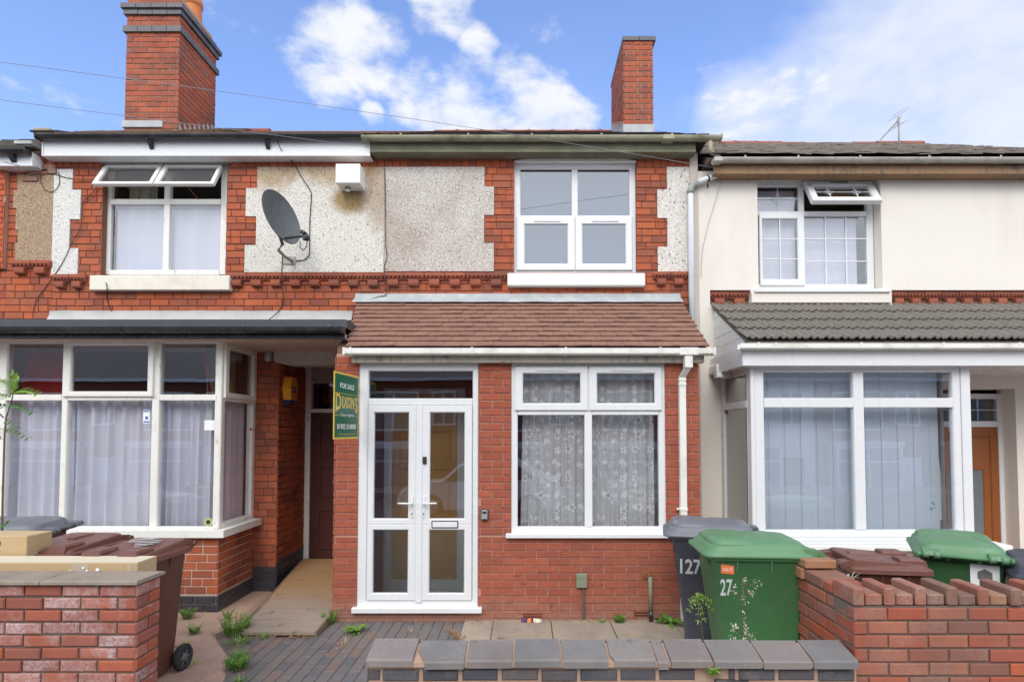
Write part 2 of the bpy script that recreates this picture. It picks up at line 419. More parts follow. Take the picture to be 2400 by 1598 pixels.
def cloth(name, c, alpha=1.0, lace=False, fold=True):
    t = NT(name); t.t.nodes.remove(t.b)
    wv = t.noise(260, 2); col = t.mix(wv, mul(c, .93), c)
    df = t.n('ShaderNodeBsdfDiffuse', Color=col); tl = t.n('ShaderNodeBsdfTranslucent', Color=col)
    a = t.n('ShaderNodeMixShader', Fac=.3, i1=df.outputs[0], i2=tl.outputs[0]); a.inputs[0].default_value = .15; tr = t.n('ShaderNodeBsdfTransparent')
    fac = alpha
    if lace:
        fac = alpha
        for sc, off, rr, ring in ((6.5, (0, 0, 0), .046, True), (9.0, (3.3, 0, 1.7), .030, False)):
            vv = t.vec((1, 0, 1), off)
            vo = t.n('ShaderNodeTexVoronoi', Vector=vv, Scale=sc, Randomness=.35)
            dlt = t.n('ShaderNodeVectorMath', _operation='SUBTRACT', i0=vv, i1=vo.outputs['Position'])
            # the voronoi position comes back in scaled space in 4.x: rescale
            L = t.math('DIVIDE', vo.outputs['Distance'], sc)
            sp = t.n('ShaderNodeSeparateXYZ', Vector=dlt.outputs[0])
            ang = t.math('ARCTAN2', sp.outputs[2], sp.outputs[0])
            pet = t.math('ABSOLUTE', t.math('COSINE', t.math('MULTIPLY', ang, 2.5)))
            rad = t.math('MULTIPLY', t.math('ADD', t.math('MULTIPLY', pet, .62), .38), rr)
            inn = t.math('LESS_THAN', L, rad)
            if ring:
                core = t.math('LESS_THAN', L, t.math('MULTIPLY', rad, .62))
                core2 = t.math('GREATER_THAN', L, rr*.22)
                hole = t.math('MULTIPLY', core, core2)
                fac = t.mix(inn, fac, .98) if not isinstance(fac, float) else t.math('ADD', t.math('MULTIPLY', inn, .98-alpha), alpha)
                fac = t.math('SUBTRACT', fac, t.math('MULTIPLY', hole, .85), clamp=True)
            else:
                fac = t.math('MAXIMUM', fac, t.math('MULTIPLY', inn, .93))
        w = t.n('ShaderNodeTexWave', Vector=t.vec((1, 0, 1)), Scale=3.2, Distortion=14, Detail=1); 
        w.inputs['Detail Scale'].default_value = 2.2
        vine = t.math('GREATER_THAN', w.outputs['Fac'], .987)
        fac = t.math('MAXIMUM', fac, t.math('MULTIPLY', vine, .85))
    mx = t.n('ShaderNodeMixShader', Fac=fac, i1=tr.outputs[0], i2=a.outputs[0])
    t.t.links.new(mx.outputs[0], t.out.inputs['Surface']); return t.m
NET = cloth('white_net', (.88, .89, .96), .95); NETB = cloth('pale_voile', (.64, .66, .73), .97); LACE = cloth('flower_lace', (.90, .92, .92), .60, True)
REDC = cloth('red_cloth', (.55, .035, .03)); BEIGEC = cloth('beige_curtain', (.50, .46, .38))
BLIND = plain('vertical_blind_fabric', (.53, .60, .665), .9, .03, 4)
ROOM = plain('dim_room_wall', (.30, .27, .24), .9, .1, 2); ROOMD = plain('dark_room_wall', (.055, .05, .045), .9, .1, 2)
ROOML = plain('pale_hall_wall', (.50, .47, .42), .9, .06, 2); PIER = plain('hall_brick_red', (.22, .06, .04), .9, .2, 12, .4, 80)
def tiles_m(name, stops, rough=.8, lich=None, bs=60, lf=.5):
    t = NT(name); i = t.island(); n = len(stops)
    c = t.ramp(i, [(k/(n-1), s_) for k, s_ in enumerate(stops)])
    c = t.mix(t.rng(t.noise(9, 5, .6), .3, .8, 0, .4), c, mul(stops[0], .6)); c = t.mix(t.rng(t.noise(120, 3, .7), .4, .8, 0, .3), c, mul(stops[-1], 1.4))
    if lich: c = t.mix(t.math('MULTIPLY', t.rng(t.noise(16, 6, .7), .54, .66), lf), c, lich)
    t.col(c); t.rough(rough); t.spec(.2); t.bump(t.noise(bs, 5, .7), .5, .003); return t.m
TILE_R = tiles_m('red_clay_tile', [(.22, .118, .088), (.25, .132, .098), (.20, .108, .08), (.27, .145, .108)])
TILE_G = tiles_m('grey_concrete_tile', [(.17, .155, .135), (.19, .17, .15), (.16, .145, .125)], lich=(.12, .085, .055), lf=.5)
SLATE = tiles_m('weathered_slate', [(.24, .21, .19), (.31, .27, .24), (.19, .165, .15), (.40, .34, .30)], lich=(.45, .38, .33), lf=.6)
SLATED = tiles_m('dark_roof_tile', [(.035, .03, .03), (.055, .045, .042)])
RUST = tiles_m('brown_old_tile', [(.24, .14, .09), (.30, .19, .12), (.20, .12, .08)], lich=(.45, .42, .36))
RIDGE = tiles_m('ridge_tile', [(.33, .10, .06), (.28, .09, .055)])
POT = plain('terracotta_pot', (.52, .17, .06), .7, .12, 6, .2, 60)
FLAUNCH = plain('cement_flaunching', (.33, .27, .21), .95, .2, 9, .5, 60)
WIRE = plain('black_cable', (.02, .02, .022), .5, .1); WIREG = plain('grey_cable', (.27, .28, .31), .5, .1)
def binm(name, c, dirt=(.35, .34, .33)):
    t = NT(name); c0 = t.mix(t.noise(2.5, 5), mul(c, .88), mul(c, 1.1))
    sc = t.rng(t.noise(1.0, 6, .75, vec=t.vec((5, 5, 40), rot=(.2, .3, .1))), .60, .74)
    g = t.rng(t.noise(4, 6, .7), .52, .8)
    c0 = t.mix(t.math('MULTIPLY', g, .28), c0, dirt); c0 = t.mix(t.math('MULTIPLY', sc, .22), c0, mul(dirt, 1.3))
    t.col(c0); t.rough(t.rng(t.noise(9, 4), .3, .7, .36, .52)); t.spec(.45); t.bump(t.noise(180, 3), .12, .001); return t.m
BIN_G = binm('green_bin_plastic', (.072, .205, .080), (.22, .34, .22)); BIN_GL = binm('pale_green_lid', (.100, .215, .105), (.30, .42, .30))
BIN_K = binm('charcoal_bin_plastic', (.065, .068, .09), (.22, .22, .24)); BIN_KL = binm('grey_bin_lid', (.14, .145, .165), (.30, .31, .33))
BIN_B = binm('brown_bin_plastic', (.130, .050, .034), (.24, .15, .12)); BIN_BL = binm('brown_bin_lid', (.150, .062, .046), (.28, .19, .16))
RUBBER = plain('wheel_rubber', (.03, .03, .032), .8, .2, 12, .3, 80); HUB = plain('wheel_hub', (.12, .125, .13), .5, .1)
CARD = plain('cardboard', (.50, .36, .20), .9, .08, 3, .15, 40, dirt=(.32, .23, .13), dfac=.35, dscale=3)
CARDP = plain('pale_cardboard', (.62, .54, .40), .85, .06, 3, .15, 40, dirt=(.45, .38, .27), dfac=.3)
TAPE = plain('clear_tape', (.50, .42, .30), .15, .05); PAPER = plain('white_paper', (.82, .82, .80), .7, .03)
INK = plain('black_ink', (.03, .03, .03), .6, .05); PAINTW = plain('white_spray_paint', (.52, .53, .54), .7, .15, 30, dirt=(.16, .18, .18), dfac=.85, dscale=30)
def slab_m(name, c, stain=(.14, .12, .10), sf=.5):
    t = NT(name); isl = t.island()
    c0 = t.mix(t.rng(isl, 0, 1), mul(c, .9), mul(c, 1.08)); c0 = t.mix(t.rng(t.noise(4, 6, .65), .42, .72, 0, sf), c0, stain)
    c0 = t.mix(t.rng(t.noise(90, 3, .7), .5, .75, 0, .35), c0, mul(c, .45)); c0 = t.mix(t.rng(t.noise(60, 2, .6, vec=t.vec(loc=(7, 3, 1))), .58, .7, 0, .4), c0, mul(c, 1.5))
    t.col(c0); t.rough(.9); t.spec(.2); t.bump(t.math('ADD', t.noise(45, 5, .7), t.noise(8, 3)), .5, .003); return t.m
SLAB = slab_m('paving_slab', (.36, .30, .235)); CPATH = slab_m('pink_concrete', (.42, .285, .22), (.27, .155, .13)); COPC = slab_m('concrete_coping', (.29, .235, .185), (.13, .095, .08), .7)
GROUND = slab_m('soil_and_dust', (.16, .12, .095)); ASPH = slab_m('asphalt', (.11, .11, .11), (.04, .04, .04)); PAVE = slab_m('pavement', (.40, .38, .35))
PAVER = brickm('clay_pavers', [(.145, .135, .135), (.165, .138, .13), (.13, .128, .138), (.155, .125, .118), (.18, .145, .13), (.135, .13, .135), (.105, .108, .12), (.155, .142, .14), (.20, .13, .105)], rough=.7, spec=.35, bloom=(.24, .20, .18), bfac=.35)
SADDLE = brickm('blue_clay_coping', [(.185, .175, .168), (.225, .190, .178), (.155, .16, .165), (.245, .200, .192), (.20, .185, .175), (.165, .165, .17)], rough=.6, spec=.35, soot=(.11, .095, .085), bloom=(.33, .29, .25), bfac=.35)
def deck_m():
    t = NT('weathered_decking'); w = t.noise(2, 6, .7, .3, vec=t.vec((2.2, 26, 10)))
    far = t.rng(t.n('ShaderNodeSeparateXYZ', Vector=t.oc).outputs[1], .45, 1.3)
    far = t.math('ADD', far, t.math('MULTIPLY', t.math('SUBTRACT', t.noise(3, 4), .5), .8), clamp=True)
    c = t.mix(far, t.mix(w, (.20, .155, .12), (.36, .29, .235)), t.mix(w, (.25, .135, .055), (.42, .25, .115)))
    c = t.mix(t.rng(t.noise(6, 5, .7), .58, .7, 0, .6), c, (.09, .07, .05)); t.col(c); t.rough(.8); t.bump(w, .5, .003); return t.m
DECK = deck_m()
def leafm(name, a, b):
    t = NT(name); c = t.mix(t.island(), a, b); t.t.nodes.remove(t.b)
    d = t.n('ShaderNodeBsdfDiffuse', Color=c); tl = t.n('ShaderNodeBsdfTranslucent', Color=t.mix(.3, c, (.5, .6, .1))); g = t.n('ShaderNodeBsdfGlossy', Roughness=.45)
    m1 = t.n('ShaderNodeMixShader', Fac=.3, i1=d.outputs[0], i2=tl.outputs[0]); m2 = t.n('ShaderNodeMixShader', Fac=.05, i1=m1.outputs[0], i2=g.outputs[0])
    t.t.links.new(m2.outputs[0], t.out.inputs['Surface']); return t.m
LEAF = leafm('weed_leaf', (.09, .22, .025), (.20, .36, .06)); LEAFY = leafm('young_leaf', (.16, .34, .05), (.34, .50, .10)); LEAFD = leafm('dark_leaf', (.04, .13, .04), (.10, .22, .06))
DRY = leafm('dry_stem', (.38, .27, .16), (.55, .45, .30)); DRYR = leafm('withered_leaf', (.30, .13, .05), (.42, .24, .10)); FLUFF = leafm('seed_fluff', (.55, .50, .40), (.75, .70, .60))
TWIG = plain('stem', (.13, .09, .05), .8, .2)
SGREEN = plain('sign_green', (.022, .13, .065), .35, .04, 3); SYEL = plain('sign_yellow', (.72, .50, .08), .4, .04); SWHITE = plain('sign_white', (.82, .82, .80), .4, .02)
YEL = plain('alarm_yellow', (.78, .34, .015), .4, .05); NAVY = plain('navy_plastic', (.02, .03, .10), .4, .1)
DISH = plain('grey_dish', (.085, .095, .105), .5, .1, 9, .1, 80, dirt=(.16, .16, .15), dfac=.4, dscale=12); STEEL = plain('galvanised_steel', (.34, .33, .30), .5, .15, 9, metal=.3, dirt=(.22, .10, .04), dfac=.5, dscale=12)
RUSTY = plain('rust', (.25, .09, .035), .9, .25, 20, .5, 80)
CABG = plain('sage_green_plastic', (.21, .235, .16), .55, .08, 6, dirt=(.12, .12, .08), dfac=.4); CHROME = plain('chrome', (.6, .6, .6), .2, .05, metal=1.0); SAFE = plain('safe_grey', (.42, .43, .44), .35, .05, metal=.4)
ORANGE = plain('orange_sticker', (.72, .17, .05), .5, .08); DKGAP = plain('dark_cavity', (.015, .013, .012), .9, .1)

# ------------------------------------------------------------------ sky and light
SUN_EL = radians(42); SUN_AZ = radians(192)     # azimuth of the sun, measured from +Y clockwise
w = bpy.data.worlds.new('World'); SC.world = w; w.use_nodes = True
wt = NT.__new__(NT); wt.t = w.node_tree; wt._oc = None
bg = w.node_tree.nodes['Background']
sky = w.node_tree.nodes.new('ShaderNodeTexSky'); sky.sky_type = 'NISHITA'; sky.sun_disc = False
sky.sun_elevation = SUN_EL; sky.sun_rotation = SUN_AZ; sky.air_density = 1.0; sky.dust_density = .6; sky.ozone_density = 3.0
tc = wt.n('ShaderNodeTexCoord').outputs['Generated']
nrm = wt.n('ShaderNodeVectorMath', _operation='NORMALIZE', i0=tc).outputs[0]
sp = wt.n('ShaderNodeSeparateXYZ', Vector=nrm)
cl = wt.vec((1, 1, 1.9), src=nrm)
n1 = wt.noise(7.0, 9, .60, .12, vec=cl); n2 = wt.noise(1.6, 6, .55, .2, vec=wt.vec((1, 1, 1.6), (4.2, 1.3, .7), src=nrm))
def clouds(lst):
    acc = 0.0
    for (u, v, rad, k) in lst:
        a = (u-CU)/F; b = -(v-CV)/F
        d = Vector((a, cos(TH)-b*sin(TH), sin(TH)+b*cos(TH))).normalized()
        dt = wt.n('ShaderNodeVectorMath', _operation='DOT_PRODUCT', i0=nrm, i1=tuple(d)).outputs['Value']
        g = wt.n('ShaderNodeMapRange', _interpolation_type='SMOOTHSTEP', Value=dt, From__Min=cos(radians(rad*1.2)), From__Max=cos(radians(rad*.1)), To__Min=0.0, To__Max=k).outputs[0]
        acc = g if acc == 0.0 else wt.math('MAXIMUM', acc, g)
    return acc
acc = clouds([(800, 95, 4.2, .50), (735, 150, 3.6, .42), (870, 120, 3.6, .46), (740, 215, 1.5, .36), (950, 185, 2.8, .40), (1095, 112, 2.2, .40), (1085, 200, 3.8, .46), (1180, 230, 4.2, .50), (1000, 225, 3.2, .40),
              (1080, 290, 5.0, .50), (960, 300, 3.4, .42), (1220, 290, 5.0, .56), (1300, 300, 3.6, .45), (858, 265, 1.3, .42), (1010, 0, 3.4, .52), (1700, 300, 4.2, .40), (1840, 215, 3.4, .34), (1920, 310, 5.0, .34)])
accs = clouds([(2220, 70, 13, .72), (2080, 30, 6, .45), (2355, 130, 13, .75), (1880, 250, 7.0, .52), (1720, 290, 5.5, .60), (2020, 280, 9, .66), (2200, 280, 10, .64), (1720, 215, 3.5, .30), (1950, 150, 6, .40), (1560, 300, 3.5, .22)])
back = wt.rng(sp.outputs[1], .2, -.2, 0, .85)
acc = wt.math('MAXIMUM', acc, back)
over = wt.rng(sp.outputs[2], .72, .98, 0, .30)
acc = wt.math('MAXIMUM', acc, over)
msk = wt.math('ADD', acc, wt.math('MULTIPLY', wt.math('SUBTRACT', n1, .5), 1.9))
msk = wt.math('ADD', msk, wt.math('MULTIPLY', wt.math('SUBTRACT', n2, .5), .25))
msk = wt.n('ShaderNodeMapRange', _interpolation_type='SMOOTHSTEP', Value=msk, From__Min=.16, From__Max=.62, To__Min=0.0, To__Max=.97).outputs[0]
thin = wt.math('MULTIPLY', wt.rng(n2, .42, .75, 0, .22), wt.rng(sp.outputs[0], -.1, .6, .2, 1))
soft = wt.math('ADD', accs, wt.math('ADD', wt.math('MULTIPLY', wt.math('SUBTRACT', n1, .5), .9), wt.math('MULTIPLY', wt.math('SUBTRACT', n2, .5), .5)))
soft = wt.n('ShaderNodeMapRange', _interpolation_type='SMOOTHSTEP', Value=soft, From__Min=.08, From__Max=.80, To__Min=0.0, To__Max=.78).outputs[0]
msk = wt.math('MAXIMUM', wt.math('MAXIMUM', msk, thin), soft)
SKYK = .12
blue = wt.mix(1.0, sky.outputs[0], (1.78*SKYK, 1.74*SKYK, 1.98*SKYK), 'MULTIPLY')
shade = wt.noise(7, 6, .6, .2, vec=cl)
wht = wt.mix(wt.rng(shade, .3, .7), (.80, .87, 1.0), (1.02, 1.03, 1.06))
wht = wt.mix(1.0, wht, (.72, .72, .72), 'MULTIPLY')
wht = wt.mix(wt.rng(sp.outputs[1], .25, -.15), wht, (1.4, 1.46, 1.56))  # clouds behind the camera brightened to light the house fronts
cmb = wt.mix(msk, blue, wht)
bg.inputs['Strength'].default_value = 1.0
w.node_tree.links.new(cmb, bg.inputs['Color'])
sl = bpy.data.lights.new('sun', 'SUN'); sl.energy = 1.3; sl.angle = radians(30); sl.color = (1, .96, .90)
so = bpy.data.objects.new('sun', sl); COL.objects.link(so)
so.rotation_euler = Vector((-sin(SUN_AZ)*cos(SUN_EL), -cos(SUN_AZ)*cos(SUN_EL), -sin(SUN_EL))).to_track_quat('-Z', 'Y').to_euler()
so.location = (0, -6, 9)
SC.view_settings.view_transform = 'Standard'; SC.view_settings.look = 'None'; SC.view_settings.exposure = 0.44; SC.view_settings.gamma = 1.0
SC.view_settings.use_curve_mapping = False
cam = bpy.data.cameras.new('camera'); co = bpy.data.objects.new('camera', cam); COL.objects.link(co); SC.camera = co
cam.sensor_width = 36; cam.lens = F/2355*36; cam.shift_x = -(CU-1177.5)/2355; cam.shift_y = (CV-784)/2355
co.location = (0, 0, H); co.rotation_euler = (radians(90)+TH, 0, 0); cam.clip_end = 500; cam.clip_start = .05
# ------------------------------------------------------------------ planes (metres from the camera)
YM = 6.63; YP = 5.63; YB = 5.88; YR = 5.73; YD = 7.45
def R4(u0, u1, v0, v1, Y, vm=None):
    vm = (v0+v1)/2 if vm is None else vm
    return (X(u0, vm, Y), X(u1, vm, Y), Z(v1, Y), Z(v0, Y))
XL0 = -7.4; XA = X(125, 500, YM); XM = -1.70; XMR = 2.09; XR1 = 6.6      # party lines: house A | left | middle | right
ZE = Z(345, YM-.1)

# --------------- window builder: rects in wall coordinates (s0,s1,z0,z1) --------------------------------
def bars(mb, fr, rects, t0, t1, c=.006, m=0):
    for r in rects: fbox(mb, fr, r[0], r[1], t0, t1, r[2], r[3], m, c)
def ring(mb, fr, o, i, t0, t1, c=.006, m=0):
    """mitred frame between an outer and an inner rectangle, with a bevelled inner bead"""
    O, d, n = fr
    def V(s, t, z): q = O+d*s+n*t; return (q.x, q.y, z)
    def cor(r, k=0): return [(r[0]-k, r[2]-k), (r[1]+k, r[2]-k), (r[1]+k, r[3]+k), (r[0]-k, r[3]+k)]
    loops = [(cor(o), t0), (cor(o), t1-c), (cor(o, -c), t1), (cor(i, c*1.6), t1), (cor(i), t1-c*2), (cor(i), t0)]
    for a in range(6):
        la, ta = loops[a]; lb, tb = loops[(a+1) % 6]
        for k in range(4):
            q = (k+1) % 4
            mb.add([V(la[k][0], ta, la[k][1]), V(la[q][0], ta, la[q][1]), V(lb[q][0], tb, lb[q][1]), V(lb[k][0], tb, lb[k][1])], [(0, 1, 2, 3)], m)
def pane(parent, fr, r, t, mat, name='pane'):
    mb = MB(); fbox(mb, fr, r[0]-.008, r[1]+.008, t-.004, t, r[2]-.008, r[3]+.008)
    return build(mb, name, mat, parent)
def room(parent, x0, x1, y0, y1, z0, z1, m=None, name='interior_wall', mf=None):
    mb = MB(); T = .05
    mb.box(x0-T, x1+T, y1, y1+T, z0-T, z1+T); mb.box(x0-T, x0, y0, y1, z0-T, z1+T); mb.box(x1, x1+T, y0, y1, z0-T, z1+T)
    mb.box(x0, x1, y0, y1, z0-T, z0); mb.box(x0, x1, y0, y1, z1, z1+T)
    return build(mb, name, m or ROOM, parent)
def tile_roof(mb, x0, x1, ey, ez, ry, rz, rows, tw=.165, th=.014, lip=.012, skew0=0.0, skew1=0.0, m=0, jit=.0025, over=1.5, x_at=None):
    L = sqrt((ry-ey)**2+(rz-ez)**2); dy = (ry-ey)/L; dz = (rz-ez)/L; g = L/rows
    ny, nz = -dz, dy
    for k in range(rows):
        a0 = k*g; a1 = min(a0+g*over, L+.02)
        f = k/rows; xa = x0+skew0*f; xb = x1+skew1*f
        x = xa-(k % 2)*tw/2
        while x < xb-.01:
            p = max(x+.0015, xa); q = min(x+tw-.0015, xb)
            if q-p > .02:
                j0 = R.uniform(0, jit*2.2); j1 = R.uniform(-jit, jit); tw_ = R.uniform(-jit, jit)
                vs = []
                for (xx, tt) in ((p, tw_), (q, -tw_)):
                    for (a, h) in ((a0+j1, lip+th+j0+tt), (a1, th*.35), (a0+j1, lip+j0+tt), (a1, -.006)):
                        vs.append((xx, ey+dy*a+ny*h, ez+dz*a+nz*h))
                mb.add(vs, [(0, 1, 5, 4), (2, 6, 7, 3), (0, 4, 6, 2), (1, 3, 7, 5), (0, 2, 3, 1), (4, 5, 7, 6)], m)
            x += tw
def gutter(mb, x0, x1, y, z, r=.055, m=0, brk=(), square=False):
    """open channel running along x, its rim at height z, back at y"""
    if square: out = [(0, 0), (0, -1.25), (-.35, -1.45), (-1.7, -1.45), (-2.0, -1.15), (-2.0, 0), (-1.9, 0), (-1.85, -1.1), (-1.6, -1.33), (-.4, -1.33), (-.1, -1.15), (-.1, 0)]; k = r*.9
    else:
        out = [(-1+cos(q), sin(q)) for q in [-pi*i/10 for i in range(11)]]
        out += [(-1+.9*cos(q), .9*sin(q)) for q in [-pi*i/10 for i in range(10, -1, -1)]]; k = r
    mb.prism([(y+p*k, z+q*k) for p, q in out], 'x', x0, x1, m)
    for b in brk:
        w_ = .011
        o2 = [(p*1.1+.08*(1 if p > -1 else -.1), q*1.1) for p, q in out[:11 if not square else 6]]
        if square: o2 = [(.02, .16), (.02, -1.3), (-.35, -1.6), (-1.75, -1.6), (-2.16, -1.2), (-2.16, .16), (-1.9, .16), (-1.9, -.05), (-2.0, -1.1), (-1.65, -1.42), (-.35, -1.42), (-.08, -1.2), (-.08, .16)]
        else: o2 = [(-1+1.1*cos(q), 1.1*sin(q)) for q in [-pi*i/10 for i in range(-1, 12)]]+[(-1+.99*cos(q), .99*sin(q)) for q in [-pi*i/10 for i in range(11, -2, -1)]]
        mb.prism([(y+p*k, z+q*k) for p, q in o2], 'x', b-w_, b+w_, m)
def curtain(name, x0, x1, y, z0, z1, mat, label, group=None, amp=.02, waves=14, spread=0.0, seed=1, lean0=0.0, lean1=0.0, fr=None, cat='curtain', sag=None):
    rr = random.Random(seed); mb = MB(); nx = int(waves*10); nzs = 12
    ph = [rr.uniform(0, 6.28) for _ in range(6)]; fq = [rr.uniform(.7, 1.35) for _ in range(6)]
    vs = []
    for j in range(nzs+1):
        g = j/nzs
        for i in range(nx+1):
            f = i/nx
            s = x0+(x1-x0)*f + lean0*(1-g)*(1-f)+lean1*(1-g)*f
            q = f*waves*2*pi
            o = sin(q*fq[0]+ph[0]+.35*sin(q*.31+ph[1]))+.5*sin(q*.47*fq[2]+ph[2]+g*.7)+.35*sin(q*1.9*fq[3]+ph[3])*g
            k = amp*(.65+.35*(1-g))*(0.4+.6*min(1, (1-g)*6+.25))
            z = z0+(z1-z0)*g
            if sag and g == 1: z -= sag*abs(sin(f*pi*waves/3))
            s += .25*amp*cos(q*fq[0]+ph[0])
            vs.append(Vector((s, y-o*k, z)) if fr is None else FP(fr, s, y+o*k, z))
    n = nx+1
    mb.add(vs, [(j*n+i, j*n+i+1, (j+1)*n+i+1, (j+1)*n+i) for j in range(nzs) for i in range(nx)], 0, True)
    return build(mb, name, mat, None, label, cat, group, recalc=False)

def ceil_course(mb, x0, x1, y, zt, holes=(), m=0):
    pass
def corbels(root, x0, x1, y, zt, zb, cols=None, name='corbel_course', step=.235, gap=()):
    """moulded brick string course: dentil strip above, rounded corbel blocks below"""
    mb = MB(); hh = zt-zb; zs = zt-hh*.26; zd = zt-hh*.50
    for p, q in subtract(x0, x1, gap):
        n = max(1, round((q-p)/step)); st = (q-p)/n
        for i in range(n):
            a = p+i*st; b = a+st
            mb.box(a+.002, b-.002, y-.055-R.uniform(0, .003), y, zs, zt, 0, .004)
            mb.box(a+.002, b-.002, y-.030, y, zd-.004, zs-.001, 0, .004)
            for k in range(5):
                c = a+(k+.5)*st/5; w_ = st/5*.30
                mb.prism([(y-.026, zs-.002), (y-.056, zs-.002), (y-.050, (zs+zd)/2), (y-.026, zd+.006)], 'x', c-w_, c+w_, 0)
            w2 = st*.25; c = (a+b)/2
            hb = zd-zb
            pr = [(y, zd-.004), (y-.068, zd-.004), (y-.068, zd-hb*.62), (y-.062, zd-hb*.86), (y-.045, zb+hb*.02), (y-.012, zb), (y, zb)]
            mb.prism(pr, 'x', c-w2-.002, c+w2-.006+R.uniform(-.003, .003), 0)
            mb.prism([(y, zd-.006), (y-.066, zd-.006), (y-.066, zd-hb*.36), (y, zd-hb*.36)], 'x', c-w2-.004, c+w2-.004, 0)
    return build(mb, name, BR_TERRA, root)
def soldier(mb, x0, x1, y, z0, z1, step=.093, m=0, holes=()):
    x = x0
    while x < x1-.02:
        for p, q in subtract(x+.004, min(x+step-.004, x1), holes):
            brick(mb, front(y), p, q, 0, .010+R.uniform(-.002, .002), z0+R.uniform(0, .002), z1, m, .003)
        x += step

# =================================================================== LEFT HOUSE
LH = thing('brick_house', 'red brick terraced house with white pebbledash and a flat black-edged bay roof', 'house', (-3.6, YM+2, 0))
W1 = R4(240, 518, 380, 632, YM); W1z = (Z(632, YM), Z(372, YM))
hole1 = (X(236, 500, YM), X(521, 500, YM), Z(634, YM), Z(371, YM))
XP0, XP1 = -2.95, -1.95            # entrance passage
ZLINT = Z(835, YM)
hole_pass = (XP0, XP1, -.2, Z(800, YM))
hole_bay = (-5.75, -3.235, .62, Z(780, YB)+.02)
pan = lambda u0, u1, v0, v1: R4(u0, u1, v0, v1, YM, 500)
panW = [pan(124, 168, 391, 438.5), pan(124, 188, 438.5, 506), pan(124, 164.5, 506, 572), pan(124, 185.5, 572, 634)]
xm_ = X(885, 500, YM)
def setx1(r, x): return (r[0], x, r[2], r[3])
def setx0(r, x): return (x, r[1], r[2], r[3])
panC = [setx1(pan(591, 885, 386, 434.5), XM), setx1(pan(566, 885, 434.5, 499), XM), setx1(pan(590.5, 885, 499, 565), XM), setx1(pan(565.5, 885, 565, 627), XM)]
# shares the middle breast with the next house
panD = [setx0(pan(885, 1115, 386, 431), XM), setx0(pan(885, 1137, 431, 496), XM), setx0(pan(885, 1114.5, 496, 560), XM), setx0(pan(885, 1137, 560, 625), XM)]
panE = [setx1(pan(1533, 1600, 386, 438), XMR), setx1(pan(1510.5, 1600, 438, 503), XMR), setx1(pan(1533, 1600, 503, 569), XMR), setx1(pan(1510.5, 1600, 569, 626), XMR)]
zc0, zc1 = Z(662, YM), Z(631, YM)
zcA, zcB = Z(656, YM), Z(624, YM)
mb = MB()
solid(mb, front(YM), XA, XM, -.2, ZE+.25, .24, [hole1, hole_pass, hole_bay], 1)
TOPZ = Z(386, YM)
bricks(mb, front(YM), XA, XM, Z(735, YM), TOPZ, .0838, .225, .115, [hole1, hole_pass, hole_bay]+panW+panC, 0, bond='g', prd=.010)
bricks(mb, front(YM), XP0-.33, XP0, .30, Z(735, YM), .0838, .225, .115, [hole_pass], 0, bond='g', prd=.010)
soldier(mb, XA, XM, YM, TOPZ+.004, Z(363, YM), holes=[(hole1[0]-.05, hole1[1]+.05)])
bricks(mb, front(YM), XA, XM, Z(363, YM)+.004, ZE+.2, .0838, holes=[hole1], bond='g', prd=.008)
build(mb, 'wall', [BR_OLD, MO_OLD], LH)
mb = MB()   # plinth of dark bricks beside the passage
bricks(mb, front(YM), XP0-.33, XP0, -.02, .30, .0838, m=0, bond='s', prd=.012)
bricks(mb, FR(XP0, YM, 0, 1), 0, .8, -.02, .36, .0838, m=0, bond='s', prd=.012)
build(mb, 'plinth', [BR_BLUE2], LH)
# passage side walls, ceiling, lintel
mb = MB()
fp = FR(XP0, YM, 0, 1)      # faces +x
solid(mb, fp, .02, YD-YM+.2, -.2, 2.75, .2, (), 1)
bricks(mb, fp, 0, YD-YM, .36, 2.72, .0838, m=0, bond='g', prd=.009)
solid(mb, FR(XP1, YD+.1, 0, -1), 0, YD+.1-YM+.0, -.2, 2.75, .15, (), 1)
bricks(mb, FR(XP1, YD+.1, 0, -1), 0, YD-YM, .0, 2.72, .0838, m=0, bond='g', prd=.009)
mb.box(XP0, XP1, YM+.24, YD+.3, Z(800, YM)-.02, 2.80, 1)
build(mb, 'passage_wall', [BR_OLD, MO_OLD], LH)
mb = MB()
zl0, zl1 = Z(838, YM-.03), Z(800, YM)
a = X(629, 820, YM-.03)
pts = [(a, zl1+.12), (a, zl0+.05), (a+.02, zl0+.028), (a+.12, zl0+.006), (a+.16, zl0), (XP1+.15, zl0-.01), (XP1+.15, zl1+.12)]
mb.prism(pts, 'y', YM-.03, YM+.20, 0)
build(mb, 'lintel', RLINT, LH)
# entrance door
dz1 = Z(949, YD); dz0 = Z(1283, YD); dx0 = X(714, 1100, YD); dx1 = dx0+.86
DR = None
mb = MB(); fd = front(YD)
fbox(mb, fd, dx0-.10, dx0-.005, -.1, .02, dz0-.02, Z(838, YD)+.1, 0, .006); fbox(mb, fd, dx1+.005, dx1+.1, -.1, .02, dz0-.02, Z(838, YD)+.1, 0, .006)
fbox(mb, fd, dx0-.005, dx1+.005, -.1, .015, dz1+.002, dz1+.055, 0, .006)
fr_o = build(mb, 'door_frame', OLDWOOD, LH)
mb = MB(); fbox(mb, fd, dx0-.10, dx1+.1, -.02, .012, Z(880, YD), Z(838, YD)+.15, 0, .004); build(mb, 'frame_head', plain('beige_board', (.38, .33, .29), .7, .08, 5), fr_o)
pane(fr_o, fd, (dx0, dx1, dz1+.055, Z(880, YD)), -.03, GLASS_D)
mb = MB(); fbox(mb, fd, dx0, dx1, -.045, 0, dz0, dz1, 0, .003)
